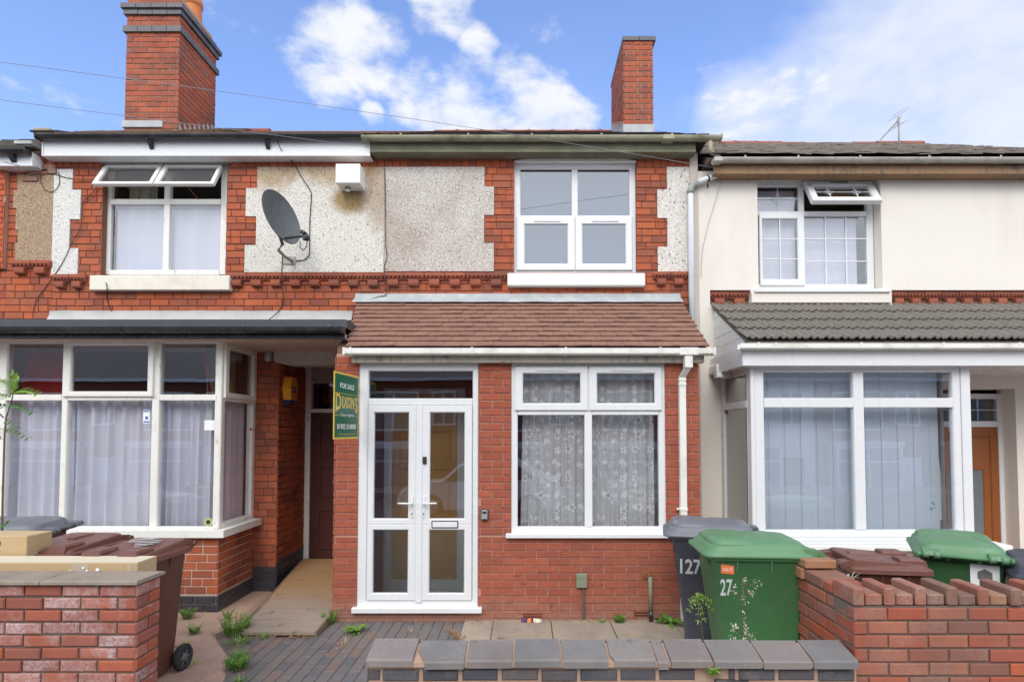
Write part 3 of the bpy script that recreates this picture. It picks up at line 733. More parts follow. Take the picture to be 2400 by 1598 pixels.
for (p0, p1, q0, q1) in ((.10, .40, .12, .66), (.46, .76, .12, .66), (.10, .40, .80, 1.22), (.46, .76, .80, 1.22), (.10, .40, 1.34, 1.82), (.46, .76, 1.34, 1.82)):
    ring(mb, fd, (dx0+p0, dx0+p1, dz0+q0, dz0+q1), (dx0+p0+.035, dx0+p1-.035, dz0+q0+.035, dz0+q1-.035), -.002, .012, .005)
dd = build(mb, 'door', DARKWOOD, LH)
mb = MB(); fbox(mb, fd, dx0+.30, dx0+.55, 0, .012, dz0+.98, dz0+1.03, 0, .004); build(mb, 'letter_flap', STEEL, dd)
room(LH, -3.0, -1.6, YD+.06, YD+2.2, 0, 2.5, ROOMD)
# upper window (old timber, two top lights pushed open)
fw = front(YM+.075)
Yw = YM+.075
w4 = lambda u0, u1, v0, v1: R4(u0, u1, v0, v1, Yw, 500)
mb = MB()
o = w4(239, 519, 379, 632)
bars(mb, fw, [(o[0]-.03, w4(254, 0, 0, 1)[0], o[2], o[3]), (w4(507, 0, 0, 1)[0], o[1]+.03, o[2], o[3]), w4(376, 390, 388, 622)], -.06, .0)
bars(mb, fw, [(w4(254, 0, 0, 1)[0], w4(507, 0, 0, 1)[0], Z(630, Yw)-.02, Z(621, Yw)), (w4(254, 0, 0, 1)[0], w4(507, 0, 0, 1)[0], Z(388, Yw), Z(379, Yw)+.05), (w4(254, 0, 0, 1)[0], w4(507, 0, 0, 1)[0], Z(471, Yw), Z(458, Yw))], -.055, .006)
win1 = build(mb, 'window_frame', OLDWOOD, LH)
for (a, b) in ((256, 375), (391, 506)):
    pane(win1, fw, w4(a, b, 472, 621), -.02, GLASS)
# opened sashes
hz = Z(384, Yw); Ls = .385; ang = radians(31)
for (a, b) in ((247.5, 380.5), (384, 517)):
    x0, x1 = X(a, 384, Yw), X(b, 384, Yw)
    M = Matrix.Translation((0, Yw-.03, hz)) @ Matrix.Rotation(-ang, 4, 'X')
    s = MB(); fs_ = FR(0, 0, 1, 0)
    ring(s, fs_, (x0, x1, -Ls, 0), (x0+.05, x1-.05, -Ls+.045, -.04), -.02, .022, .005)
    s.xform(M)
    sh = build(s, 'open_sash', OLDWOOD, win1)
    g = MB(); fbox(g, fs_, x0+.045, x1-.045, -.002, .002, -Ls+.04, -.035); g.xform(M); build(g, 'pane', GLASS_O, win1)
    st = MB(); p = M @ Vector(((x0+x1)/2, 0, -Ls+.03)); st.tube([p, (p.x+.05, Yw+.02, Z(461, Yw))], .005, 6); build(st, 'window_stay', RUSTY, win1)
# sill & header
mb = MB()
r = R4(205, 527, 633, 667, YM-.09)
mb.box(r[0], r[1], YM-.09, YM+.10, r[2], r[3], 0, .008); build(mb, 'window_sill', CREAM, LH)
mb = MB(); r = R4(216, 560, 358, 373, YM); mb.box(r[0], r[1], YM-.016, YM+.1, r[2]-.01, r[3]+.05, 0, .004); build(mb, 'concrete_header', CONC, LH)
room(LH, -5.45, -2.6, YM+.26, YM+3, Z(645, YM), ZE, ROOM)
# pebbledash
PW = pebble('white_pebbledash', (.72, .70, .66), (.20, .185, .15), (.84, .83, .79), 98, dens=.53)
PBRN = pebble('brown_pebbledash', (.40, .28, .18), (.10, .065, .045), (.56, .43, .30), 80, dens=.50)
PC = pebble('cream_pebbledash', (.71, .68, .61), (.19, .165, .13), (.85, .83, .77), 92, dens=.522,
            streak=[(X(620, 500, YM)+3.6, Z(380, YM), .55, .45, (.62, .48, .33), .9), (X(770, 500, YM)+3.6, Z(378, YM), .85, .40, (.66, .52, .36), .9), (X(808, 460, YM)+3.6, Z(462, YM), .30, .26, (.50, .36, .18), .95), (X(870, 500, YM)+3.6, Z(420, YM), .22, .9, (.62, .50, .40), .8)])
PP = pebble('pinkish_pebbledash', (.58, .53, .48), (.19, .145, .125), (.79, .765, .72), 92, dens=.505, stain=(.72, .60, .54), sf=.8)
PG = pebble('grey_pebbledash', (.62, .58, .53), (.20, .18, .16), (.76, .73, .68), 52, dens=.56)
def panel(rs, mat, parent, thick=.022, ragged=False):
    m_ = MB()
    for r in rs:
        m_.box(r[0]+.004, r[1]-.004 if r[1] not in (XM, XMR) else r[1], YM-thick, YM-.0005, r[2], r[3])
    return build(m_, 'pebbledash_panel', mat, parent)
panel(panW, PW, LH); panel(panC, PC, LH)
corbels(LH, X(128, 648, YM), X(204, 648, YM), YM, Z(633, YM), Z(665, YM))
corbels(LH, X(528, 640, YM), XM, YM, Z(630, YM), Z(661, YM))
# eaves
yE = YM-.02
mb = MB(); xe0 = X(100, 345, YM-.16); xe1 = X(851, 345, YM-.16)
mb.box(xe0, xe1, YM-.16, YM-.135, Z(359, YM-.16), Z(322, YM-.16), 0, .003)
mb.box(xe0, xe1, YM-.135, YM+.02, Z(359, YM-.16), Z(359, YM-.16)+.012, 0)
mb.box(xe0-.012, xe0+.002, YM-.17, YM+.02, Z(360, YM-.16), Z(324, YM-.16)+.01, 0)
build(mb, 'fascia', UPVC, LH)
mb = MB(); gx0 = X(82, 318, YM-.25); gx1 = X(838, 318, YM-.25)
gutter(mb, gx0, gx1, YM-.162, Z(313, YM-.2), .054)
for u in (345, 614):
    x = X(u, 330, YM-.2); mb.prism([(YM-.162, Z(325, YM-.2)), (YM-.23, Z(325, YM-.2)), (YM-.17, Z(340, YM-.2)), (YM-.162, Z(340, YM-.2))], 'x', x-.022, x+.022)
mb.box(gx0-.004, gx0+.002, YM-.272, YM-.162, Z(313, YM-.2)-.056, Z(313, YM-.2)+.002)
build(mb, 'gutter', BLACKP, LH)
# main roof: visible front slope with old brown tiles, back slope
eyL, ezL = YM-.2, Z(311, YM-.2)+.005
ryL = 10.3; rzL = Z(299, ryL); rzM = Z(306.5, ryL); XS = -5.15
mb = MB(); tile_roof(mb, XA-.05, XS, eyL, ezL, ryL, rzL, 22, .2, .012, .012, jit=.004)
mb.prism([(eyL+.02, ezL-.02), (ryL, rzL-.02), (ryL+3.8, ezL-.02)], 'x', XA-.05, XS)
tile_roof(mb, XS, XM-.02, eyL, ezL, ryL, rzM, 22, .2, .012, .012, jit=.004)
mb.prism([(eyL+.02, ezL-.02), (ryL, rzM-.03), (ryL+3.8, ezL-.02)], 'x', XS, XM-.02)
build(mb, 'roof', [RUST], LH)
mb = MB()
x = XA
while x < XM-.3:
    zr_ = rzL-.085 if x < XS else rzM-.07
    mb.lathe(ryL, zr_, [(.10, x), (.10, x+.44)], 14, axis='x'); x += .45
build(mb, 'roof_ridge', RIDGE, LH)
# verge mortar cap at the left end
mb = MB(); vx0, vx1 = X(80, 305, YM), X(138, 305, YM)
vz = Z(311, YM)
mb.box(vx0+.06, vx1-.04, YM-.10, YM+.3, vz-.04, vz+.04, 0, .01); build(mb, 'verge_mortar', FLAUNCH, LH)
mb = MB(); M = Matrix.Translation((0, YM-.13, Z(304, YM-.13))) @ Matrix.Rotation(radians(24), 4, 'X'); mb.box(X(68, 300, YM-.13), X(132, 300, YM-.13), 0, .5, 0, .022, 0, .004, M); build(mb, 'verge_slate', SLATED, LH)
# chimney stack
Yc = 8.43; cx0, cx1 = X(284.5, 290, Yc), X(409, 290, Yc); Ycb = Yc+1.02
zb = Z(308, Yc)-.35; 
mb = MB()
zt = Z(0, Yc)
mb.box(cx0+.01, cx1-.01, Yc+.01, Ycb-.01, zb, zt, 1)
frf = FR(0, Yc+.01, 1, 0); frs = FR(cx1-.01, Yc+.01, 0, 1)
bricks(mb, frf, cx0+.001, cx1-.001, zb, zt-.002, .0862, .225, .115, (), 0, .011, .010, 's', .004)
bricks(mb, frs, .0, 1.0, zb, zt-.002, .0862, .225, .115, (), 0, .011, .010, 's', .004, off=.11)
bricks(mb, FR(cx0+.01, Ycb, 0, -1), .0, 1.0, zb, zt-.002, .0862, .225, .115, (), 0, .011, .010, 's', .004, off=.11)
# rebuilt course above the bands
mb.box(cx0+.05, cx1-.05, Yc+.06, Ycb-.06, zt, Z(-16, Yc), 1)
bricks(mb, FR(0, Yc+.06, 1, 0), cx0+.05, cx1-.05, Z(6, Yc)+.005, Z(-16, Yc), .0862, m=0, prd=.01)
ch = build(mb, 'chimney', [BR_CHIM, MO_CHIM], LH)
mb = MB()
def band(v0, v1, pr):
    z0, z1 = Z(v1, Yc-pr), Z(v0, Yc-pr)
    x = cx0-pr
    n = 4
    for i in range(n):
        a = cx0-pr+(cx1-cx0+2*pr)*i/n; b = cx0-pr+(cx1-cx0+2*pr)*(i+1)/n
        mb.box(a+.002, b-.002, Yc-pr+R.uniform(0, .003), Yc+.3, z0, z1, 0, .004)
    for i in range(5):
        a = Yc-pr+.3+(Ycb-Yc-.3+2*pr)*i/5; b = Yc-pr+.3+(Ycb-Yc-.3+2*pr)*(i+1)/5
        mb.box(cx0-pr, cx1+pr-R.uniform(0, .003), a+.002, b-.002, z0, z1, 0, .004)
band(58.5, 72.5, .035); band(17.5, 32.5, .035); band(6, 17, .065)
build(mb, 'blue_brick_band', BR_BLUE, ch)
mb = MB(); px, py = X(452, 20, 9.2), 9.1; pz = Z(6, Yc)-.02
mb.lathe(px, py, [(.15, pz), (.145, pz+.2), (.13, pz+.45), (.13, pz+.46), (.15, pz+.47), (.155, pz+.52), (.15, pz+.56), (.125, pz+.57), (.12, pz+.75)], 28); build(mb, 'chimney_pot', POT, ch)
mb = MB(); mb.box(cx0-.02, cx1-.23, Yc-.02, Yc+.05, Z(294, Yc), Z(278.5, Yc), 0, .004)
for i in range(8):   # stepped side flashing teeth
    a = Yc+.02+i*.125; z = Z(309, Yc)+(a-Yc)*.56-.0
    mb.prism([(a, z-.08), (a+.125, z-.08+.07), (a+.125, z+.07), (a+.005, z+.20-.02)], 'x', cx1+.001, cx1+.006)
build(mb, 'chimney_flashing', LEAD, ch)
# wall flashing + flat roof over bay and passage
mb = MB()
fx0, fx1 = X(114, 725, YM-.012), X(811, 725, YM-.012)
n = 60; vs = []
for i in range(n+1):
    x = fx0+(fx1-fx0)*i/n
    for k, z in enumerate((Z(715, YM), Z(724, YM), Z(738, YM))):
        o_ = .006+.014*noise.noise(Vector((x*3.1, k*1.7, 3)))*(k)
        vs.append((x, YM-.012-abs(o_)-(.03 if k == 2 else 0), z+.006*noise.noise(Vector((x*5, k, 9)))))
mb.add(vs, [(i*3+k, (i+1)*3+k, (i+1)*3+k+1, i*3+k+1) for i in range(n) for k in (0, 1)], 0, True)
build(mb, 'roof_flashing', LEADP, LH)
YF = 5.62
mb = MB(); r = R4(0, 806, 734, 752, YF); zf1 = r[3]
rx1 = X(797, 745, YF)
mb.box(-6.2, rx1, YF, YF+.03, Z(752, YF)-.01, zf1, 0, .006)
mb.box(rx1-.03, rx1, YF+.03, YM-.04, Z(752, YF)-.01, zf1, 0, .004)
mb.box(-6.2, rx1-.03, YF+.03, YM-.02, zf1-.03, zf1-.012, 0)
br_ = build(mb, 'bay_roof', BLACKT, LH)
mb = MB(); gutter(mb, -6.2, rx1-.01, YF-.002, Z(752.5, YF-.08), .058, brk=[X(18, 760, YF), X(296, 760, YF), X(573, 760, YF), X(765, 760, YF)])
mb.box(rx1-.012, rx1-.006, YF-.118, YF-.002, Z(752.5, YF-.08)-.06, Z(752.5, YF-.08)+.003)
mb.box(-6.2, rx1-.02, YF+.001, YF+.02, Z(779, YF)-.0, Z(752, YF)-.012)
build(mb, 'gutter', BLACKP, LH)
mb = MB(); zs_ = Z(780, YF)+.012
mb.box(-6.2, rx1-.03, YF+.02, YM+.01, zs_, zs_+.05); build(mb, 'soffit', SOFFIT, LH)
mb = MB(); p = P3(617, 822, YM-.06); mb.lathe(p.x, p.y, [(.03, p.z-.05), (.045, p.z-.02), (.045, p.z+.05), (.02, p.z+.09)], 16); build(mb, 'porch_light', SAFE, LH)
# ---- bay window
bx1 = X(505, 1100, YB); bz0 = Z(1216, YB); bz1 = Z(780, YB)
fb = front(YB); r4 = lambda u0, u1, v0, v1, vm=1050: R4(u0, u1, v0, v1, YB, vm)
mb = MB()
ux = lambda u: X(u, 1050, YB)
xl = -5.62
bars(mb, fb, [(xl-.1, ux(8), bz0, bz1), (ux(138), ux(151), bz0, bz1), (ux(346), ux(363), bz0, bz1), (ux(496), bx1, bz0, bz1)], -.08, 0)
for a, b in ((ux(8), ux(138)), (ux(151), ux(346)), (ux(363), ux(496))):
    bars(mb, fb, [(a, b, Z(921, YB), Z(907, YB)), (a, b, Z(789, YB), bz1), (a, b, bz0, Z(1211, YB))], -.07, .004)
bw = build(mb, 'bay_window', OLDWOOD, LH)
pane(bw, fb, (ux(9), ux(137), Z(1211, YB), Z(921, YB)), -.03, GLASS); pane(bw, fb, (ux(152), ux(345), Z(1211, YB), Z(921, YB)), -.03, GLASS); pane(bw, fb, (ux(364), ux(495), Z(1211, YB), Z(921, YB)), -.03, GLASS)
pane(bw, fb, (ux(9), ux(137), Z(907, YB), Z(789, YB)), -.03, GLASS_D); pane(bw, fb, (ux(364), ux(495), Z(907, YB), Z(789, YB)), -.03, GLASS_D)
s = MB(); ring(s, fb, (ux(143), ux(351), Z(912, YB), Z(783.5, YB)), (ux(161), ux(338), Z(900, YB), Z(795, YB)), -.02, .03, .005); build(s, 'sash', OLDWOOD, bw)
pane(bw, fb, (ux(161), ux(338), Z(900, YB), Z(795, YB)), .0, GLASS_D)
# side light, faces the passage
fs = FR(bx1, YB, 0, 1); D = YM-YB
s = MB(); bars(s, fs, [(.003, .07, bz0+.001, bz1-.001), (D-.07, D, bz0, bz1)], -.07, .004); bars(s, fs, [(.07, D-.07, Z(921, YB), Z(907, YB)), (.07, D-.07, bz1-.05, bz1), (.07, D-.07, bz0, bz0+.05)], -.06, .007)
ring(s, fs, (.035, D-.035, Z(914, YB), bz1-.03), (.11, D-.11, Z(914, YB)+.06, bz1-.09), -.02, .028, .005); build(s, 'side_light', OLDWOOD, bw)
pane(bw, fs, (.07, D-.07, bz0+.05, Z(921, YB)), -.03, GLASS); pane(bw, fs, (.11, D-.11, Z(914, YB)+.06, bz1-.09), 0, GLASS_D)
mb = MB(); zs0 = Z(1236, YB-.08)
sp_ = [(xl-.2, YB-.09), (bx1+.10, YB-.09), (bx1+.10, YM-.0), (bx1-.02, YM-.0), (bx1-.02, YB+.06), (xl-.2, YB+.06)]
mb.prism(sp_, 'z', zs0, bz0-.001, 0); build(mb, 'window_sill', OLDWOOD, bw)
mb = MB(); yb2 = YB-.015
zpl = Z(1366, yb2)
xb1 = bx1+.012
solid(mb, FR(0, yb2+.01, 1, 0), xl-.2, xb1-.012, -.2, zs0, .12, (), 1); solid(mb, FR(xb1-.01, yb2+.012, 0, 1), 0, D, -.2, zs0, .12, (), 1)
bricks(mb, FR(0, yb2+.01, 1, 0), xl-.2, xb1, zpl+.005, zs0-.003, .0838, .225, .115, (), 0, .014, .009, 'g', .003)
bricks(mb, FR(xb1-.01, yb2, 0, 1), 0, D, zpl+.005, zs0-.003, .0838, .225, .115, (), 0, .014, .009, 'g', .003, off=.05)
build(mb, 'bay_base', [BR_OLD, MO_BAY], bw)
mb = MB()
bricks(mb, FR(0, yb2+.01, 1, 0), xl-.2, xb1+.012, zpl-.085*4, zpl, .0838, .225, .115, (), 0, .014, .020, 's', .004)
bricks(mb, FR(xb1-.01, yb2-.012, 0, 1), 0, D+.01, zpl-.085*4, zpl, .0838, .225, .115, (), 0, .014, .020, 's', .004, off=.06)
build(mb, 'bay_plinth', [BR_BLUE2], bw)
# inside of bay and front room
mb = MB(); T = .04
mb.box(-5.9, -5.85, YB+.1, YM+3, .3, 3.0); mb.box(-3.1, -3.05, YM+.25, YM+3, .3, 3.0); mb.box(-5.9, -3.05, YM+3, YM+3.05, .3, 3.0)
mb.box(-5.9, bx1-.08, YB+.09, YM+.26, .5, .55); mb.box(-5.9, -3.05, YM+.26, YM+3, .3, .35); mb.box(-5.9, -3.05, YM+.24, YM+3, bz1+.03, bz1+.07)
mb.box(-5.9, bx1-.05, YB+.08, YM+.24, bz1+.03, bz1+.06)
build(mb, 'interior_wall', ROOM, LH)
zt_ = Z(916, YB+.15); zb_ = Z(1212, YB+.12)
curtain('net_curtain', -5.7, ux(140)+.02, YB+.15, zb_, zt_, NET, 'white net curtain behind the leftmost pane of the left bay window', 'net curtains in the left bay', .036, 9, seed=3)
curtain('net_curtain', ux(136), ux(357), YB+.15, zb_, zt_, NET, 'white net curtain behind the broad middle pane of the left bay window', 'net curtains in the left bay', .038, 9, seed=5)
curtain('net_curtain', ux(352), bx1-.07, YB+.15, zb_, zt_, NET, 'white net curtain behind the right-hand front pane of the left bay window', 'net curtains in the left bay', .036, 7, seed=8)
curtain('net_curtain', .06, D-.0, -.13, zb_, zt_, NET, 'white net curtain in the narrow side light of the left bay, next to the passage', 'net curtains in the left bay', .018, 4, seed=9, fr=fs)
curtain('curtain', ux(2), ux(112), YB+.30, Z(912, YB), Z(797, YB)-.02, REDC, 'bright red cloth hanging in the leftmost top pane of the left bay', None, .03, 3, seed=2, lean0=-.12)
curtain('curtain', ux(446), ux(480), YB+.16, Z(912, YB), Z(790, YB), BEIGEC, 'beige curtain bunched in the right top corner of the left bay front', None, .02, 3, seed=4, lean0=.10)
curtain('curtain', ux(438), ux(447), YB+.15, Z(912, YB), Z(800, YB), REDC, 'thin red curtain edge beside the beige curtain in the left bay', None, .01, 1.5, seed=6, lean0=.10, lean1=.09)
curtain('curtain', .12, D-.05, -.22, Z(916, YB), bz1-.08, BEIGEC, 'beige curtain behind the top pane of the side light of the left bay', None, .014, 7, seed=7, fr=fs)
curtain('net_curtain', X(245, 540, YM), X(384, 540, YM), Yw+.10, Z(626, YM), Z(468, YM), NETB, 'white voile behind the left lower pane of the open upstairs window', 'voile curtains upstairs left', .010, 4, seed=12)
curtain('net_curtain', X(378, 540, YM), X(512, 540, YM), Yw+.10, Z(626, YM), Z(468, YM), NETB, 'white voile with a creased foot behind the right lower pane of the open upstairs window', 'voile curtains upstairs left', .012, 3, seed=13)
curtain('curtain', X(262, 430, YM), X(330, 430, YM), Yw+.2, Z(470, YM), Z(388, YM), BEIGEC, 'dull beige curtain seen through the open top lights upstairs on the left', None, .03, 6, seed=14)
# notices in the bay window
def flat(name, u0, u1, v0, v1, Y, mat, label, cat, parent=None):
    r = R4(u0, u1, v0, v1, Y); m_ = MB(); m_.box(r[0], r[1], Y, Y+.0015, r[2], r[3])
    return build(m_, name, mat, parent, None if parent else label, None if parent else cat)
st = flat('window_sticker', 329, 344, 943, 973, YB+.018, PAPER, 'small white and blue notice stuck inside the middle pane of the left bay', 'sticker')
BLUEP = plain('print_blue', (.05, .15, .42))
for q in ((330, 343, 944, 947), (330, 343, 968, 971), (334, 340, 957, 964)):
    m_ = MB(); r = R4(*q, YB+.016); m_.box(r[0], r[1], YB+.0165, YB+.0175, r[2], r[3]); build(m_, 'printed_stripe', BLUEP, st)
flat('window_note', 470, 493, 966, 989, YB+.018, PAPER, 'blank square white note stuck in the right front pane of the left bay', 'note')
flat('window_tag', 574, 580, 984, 990, YB+.5, plain('red_tag', (.5, .05, .05)), 'tiny red tag in the side light of the left bay', 'tag')
m_ = MB(); p = P3(479, 1200, YB+.018); m_.lathe(p.x, p.z, [(.045, p.y-.001), (.045, p.y+.001)], 28, axis='y')
st = build(m_, 'window_sticker', plain('pale_lime', (.42, .48, .20), .5), None, 'round pale green sticker at the foot of the right front pane of the left bay', 'sticker')
m_ = MB(); m_.lathe(p.x, p.z, [(.024, p.y-.0025), (.024, p.y-.0012)], 20, axis='y'); build(m_, 'dark_centre', INK, st)

# =================================================================== HOUSE A (edge of the frame)
HA = thing('brick_house', 'orange brick terraced house cut off by the left edge of the picture, with brown pebbledash', 'house', (-6.6, YM+2, 0))
mb = MB(); ya = YM+.03
panA_u = [(41, 124, 404, 440), (33, 124, 440, 480), (40, 124, 480, 530), (46, 124, 530, 560), (41, 124, 560, 606)]
panA = [setx1(R4(*q, YM, 500), XA) for q in panA_u]
solid(mb, front(YM), XL0, XA, -.2, ZE-.05, .24, (), 1)
bricks(mb, front(YM), XL0, X(20, 500, YM), .9, Z(620, YM)-.01, .0838, .225, .115, (), 0, bond='g', prd=.010)
bricks(mb, front(YM), X(20, 500, YM), XA, .9, Z(368, YM), .0838, .225, .115, panA, 0, bond='g', prd=.010)
ha = build(mb, 'wall', [BR_OLD, MO_OLD], HA)
mb = MB(); 
bricks(mb, front(YM-.05), XL0, X(11, 500, YM-.05), Z(620, YM), Z(378, YM), .068, .225, .115, (), 0, .009, .012, 's', .003)
solid(mb, front(YM-.05), XL0, X(11, 500, YM-.05), Z(620, YM), Z(378, YM), .05, (), 1)
build(mb, 'wall_pier', [BR_FAR, MO_PORCH], HA)
m_ = MB()
for r in panA: m_.box(r[0], r[1], YM-.022, YM, r[2], r[3])
build(m_, 'pebbledash_panel', PBRN, HA)
m_ = MB()
for (u0, u1, v0, v1) in ((51, 87, 404, 418), (67, 100, 392, 403), (76, 95, 378, 391), (96, 128, 378, 391), (76, 108, 392, 402), (110, 130, 388, 401)):
    r = R4(u0, u1, v0, v1, YM-.03); m_.box(r[0], r[1], YM-.034-R.uniform(0, .01), YM-.005, r[2]+.004, r[3]-.004, 0, .005)
build(m_, 'patched_brickwork', BR_CAP, HA)
m_ = MB(); r = R4(66, 98, 341, 372, YM-.06); m_.prism([(YM, r[2]), (YM-.05, r[2]+.02), (YM-.09, r[3]-.06), (YM-.12, r[3]), (YM, r[3])], 'x', r[0], r[1]); build(m_, 'eaves_corbel', BR_TERRA, HA)
corbels(HA, X(32, 615, YM), X(124, 615, YM), YM, Z(601, YM), Z(633, YM))
m_ = MB(); r = R4(0, 64, 361, 382, YM-.16); m_.box(XL0, X(76, 372, YM-.16)-.02, YM-.16, YM-.135, r[2], r[3]+.05, 0, .003); m_.box(XL0, X(76, 372, YM-.16), YM-.135, YM, r[2], r[2]+.012); m_.box(X(76, 372, YM-.16)-.02, X(76, 372, YM-.16), YM-.17, YM-.02, r[2]-.004, r[3]+.05); build(m_, 'fascia', UPVC, HA)
m_ = MB(); zg = Z(346, YM-.2); xg = X(68, 350, YM-.2); gutter(m_, XL0, xg, YM-.162, zg, .054); m_.box(xg-.003, xg+.003, YM-.272, YM-.162, zg-.056, zg)
x = X(28, 365, YM-.2); m_.prism([(YM-.162, zg-.05), (YM-.23, zg-.05), (YM-.165, zg-.13), (YM-.162, zg-.13)], 'x', x-.04, x+.02); build(m_, 'gutter', BLACKP, HA)
m_ = MB(); rzA = Z(312, 10.3)
tile_roof(m_, XL0, XA-.12, YM-.2, Z(343, YM-.2), 10.3, rzA, 15, .30, .02, .02, jit=.003); m_.prism([(YM-.18, Z(343, YM-.2)-.02), (10.3, rzA-.03), (14, Z(343, YM-.2)-.02)], 'x', XL0, XA-.12); build(m_, 'roof', TILE_G, HA)
m_ = MB(); r = R4(52, 92, 335, 343, YM-.1); m_.box(r[0], r[1], YM-.22, YM+.3, r[2], r[3], 0, .006); build(m_, 'valley_flashing', LEAD, HA)
# =================================================================== MIDDLE HOUSE
MH = thing('brick_house', 'middle terraced house with a tiled lean-to porch, white double doors and a for-sale board', 'house', (.2, YM+2, 0))
W2 = R4(1182, 1463.5, 364, 627.5, YM, 500)
hole2 = (W2[0], W2[1], W2[2], Z(364, YM))
zc0 = Z(690, YM)
mb = MB()
solid(mb, front(YM), XM, XMR, 2.0, ZE+.25, .24, [hole2], 1)
bricks(mb, front(YM), XM, XMR-.09, Z(700, YM), TOPZ, .0838, .225, .115, [hole2]+panD+panE, 0, bond='g', prd=.010)
soldier(mb, XM, XMR-.09, YM, TOPZ+.004, Z(363, YM), holes=[(hole2[0]-.0, hole2[1]+.0)])
bricks(mb, front(YM), XM, XMR-.09, Z(363, YM)+.004, ZE+.2, .0838, holes=[hole2], bond='g', prd=.008)
build(mb, 'wall', [BR_OLD, MO_OLD], MH)
panel(panD, PP, MH); panel([(r[0], r[1]-.07, r[2], r[3]) for r in panE], PG, MH)
corbels(MH, XM, X(1166, 640, YM), YM, Z(629, YM), Z(660, YM)); corbels(MH, X(1500, 640, YM), XMR-.14, YM, Z(627, YM), Z(658, YM))
# upper window
Y2 = YM+.05; f2 = front(Y2); q4 = lambda u0, u1, v0, v1: R4(u0, u1, v0, v1, Y2, 500)
mb = MB()
r = q4(1181, 1464.5, 366, 628); 
ring(mb, f2, r, q4(1197, 1448, 389, 616), -.05, 0, .006)
bars(mb, f2, [q4(1315, 1329, 389, 616)], -.05, .001); 
for a, b in ((1197, 1315), (1329, 1448)): bars(mb, f2, [q4(a, b, 495.5, 506)], -.05, .0005)
w2 = build(mb, 'window_frame', UPVC, MH)
for a, b in ((1197, 1315), (1329, 1447)): pane(w2, f2, q4(a, b, 389, 495.5), -.025, GLASS_SKY)
for (o, i) in (((1188.5, 1321.5, 499, 622.5), (1206.6, 1305, 517, 607)), ((1323, 1453, 499, 622.5), (1339, 1438, 517, 607))):
    s = MB(); ring(s, f2, q4(*o), q4(*i), -.01, .022, .006); build(s, 'sash', UPVC, w2); pane(w2, f2, q4(*i), .0, GLASS_SKY)
    s = MB(); c = (i[0]+i[1])/2+3; rr = q4(c-30, c+30, 507.5, 511.5); fbox(s, f2, rr[0], rr[1], .022, .032, rr[2], rr[3], 0, .003); build(s, 'trickle_vent', UPVC, w2)
mb = MB(); r = R4(1167, 1484, 627.7, 657, YM-.09, 640); mb.box(r[0], r[1], YM-.09, YM+.07, r[2], r[3], 0, .010); build(mb, 'window_sill', WHITEP, MH)
mb = MB(); r = R4(1161, 1490, 352, 363.5, YM-.02, 358); mb.box(r[0], r[1], YM-.028, YM+.2, r[2], r[3]+.05, 0, .004); build(mb, 'lintel', CONC, MH)
mb = MB(); r = R4(1183, 1463, 364, 372, YM-.01, 368)
n_ = 12; pts = [(r[0], r[2])]+[(r[0]+(r[1]-r[0])*k/n_, r[3]-.03*(2*k/n_-1)**4) for k in range(n_+1)]+[(r[1], r[2])]
mb.prism(pts, 'y', YM-.012, YM+.04, 0); build(mb, 'window_head', WHITEP, MH)
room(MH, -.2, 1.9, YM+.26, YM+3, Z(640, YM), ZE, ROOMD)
mb = MB(); mb.box(X(1195, 450, Y2), X(1450, 450, Y2), Y2+.16, Y2+.165, Z(620, YM), Z(400, YM)); build(mb, 'sky_reflection_sheet', plain('sky_reflection_tint', (.24, .28, .35), .9), MH)  # sheet added behind the glass, sky reflection put into its colour
# eaves, gutter
yg = YM-.17
mb = MB(); a, b = X(851, 340, yg), X(1600, 340, yg)
mb.box(a, b, yg, yg+.025, Z(344, yg), Z(326, yg), 0, .003); mb.box(a, b, yg-.01, yg+.17, Z(351, yg), Z(345, yg), 0, .004); build(mb, 'fascia', FASG, MH)
mb = MB(); gz0 = Z(316, yg-.05)
gutter(mb, X(836, 320, yg), X(1654, 320, yg), yg-.004, gz0, .052, brk=[X(u, 322, yg-.05) for u in (924, 1078, 1223, 1382, 1543, 1611)])
mb.box(X(1654, 320, yg)-.004, X(1654, 320, yg)+.002, yg-.112, yg-.004, gz0-.054, gz0+.02); mb.box(X(1520, 320, yg), X(1546, 320, yg), yg-.118, yg+.0, gz0-.058, gz0+.004, 0, .01)
build(mb, 'gutter', GREENG, MH)
# main roof
ey2, ez2 = yg-.05, Z(314, yg-.05); ry2, rz2 = 10.3, Z(305, 10.3)
mb = MB(); tile_roof(mb, XM, XMR+.08, ey2, ez2, ry2, rz2, 22, .26, .010, .010, jit=.004)
mb.prism([(ey2+.02, ez2-.02), (ry2, rz2-.03), (ry2+3.8, ez2-.02)], 'x', XM, XMR+.08); build(mb, 'roof', SLATED, MH)
mb = MB(); x = XM
while x < XMR: mb.lathe(ry2, rz2-.06, [(.10, x), (.10, x+.44)], 14, axis='x'); mb.lathe(ry2, rz2-.06, [(.112, x+.40), (.112, x+.45)], 14, axis='x'); x += .45
build(mb, 'roof_ridge', RIDGE, MH)
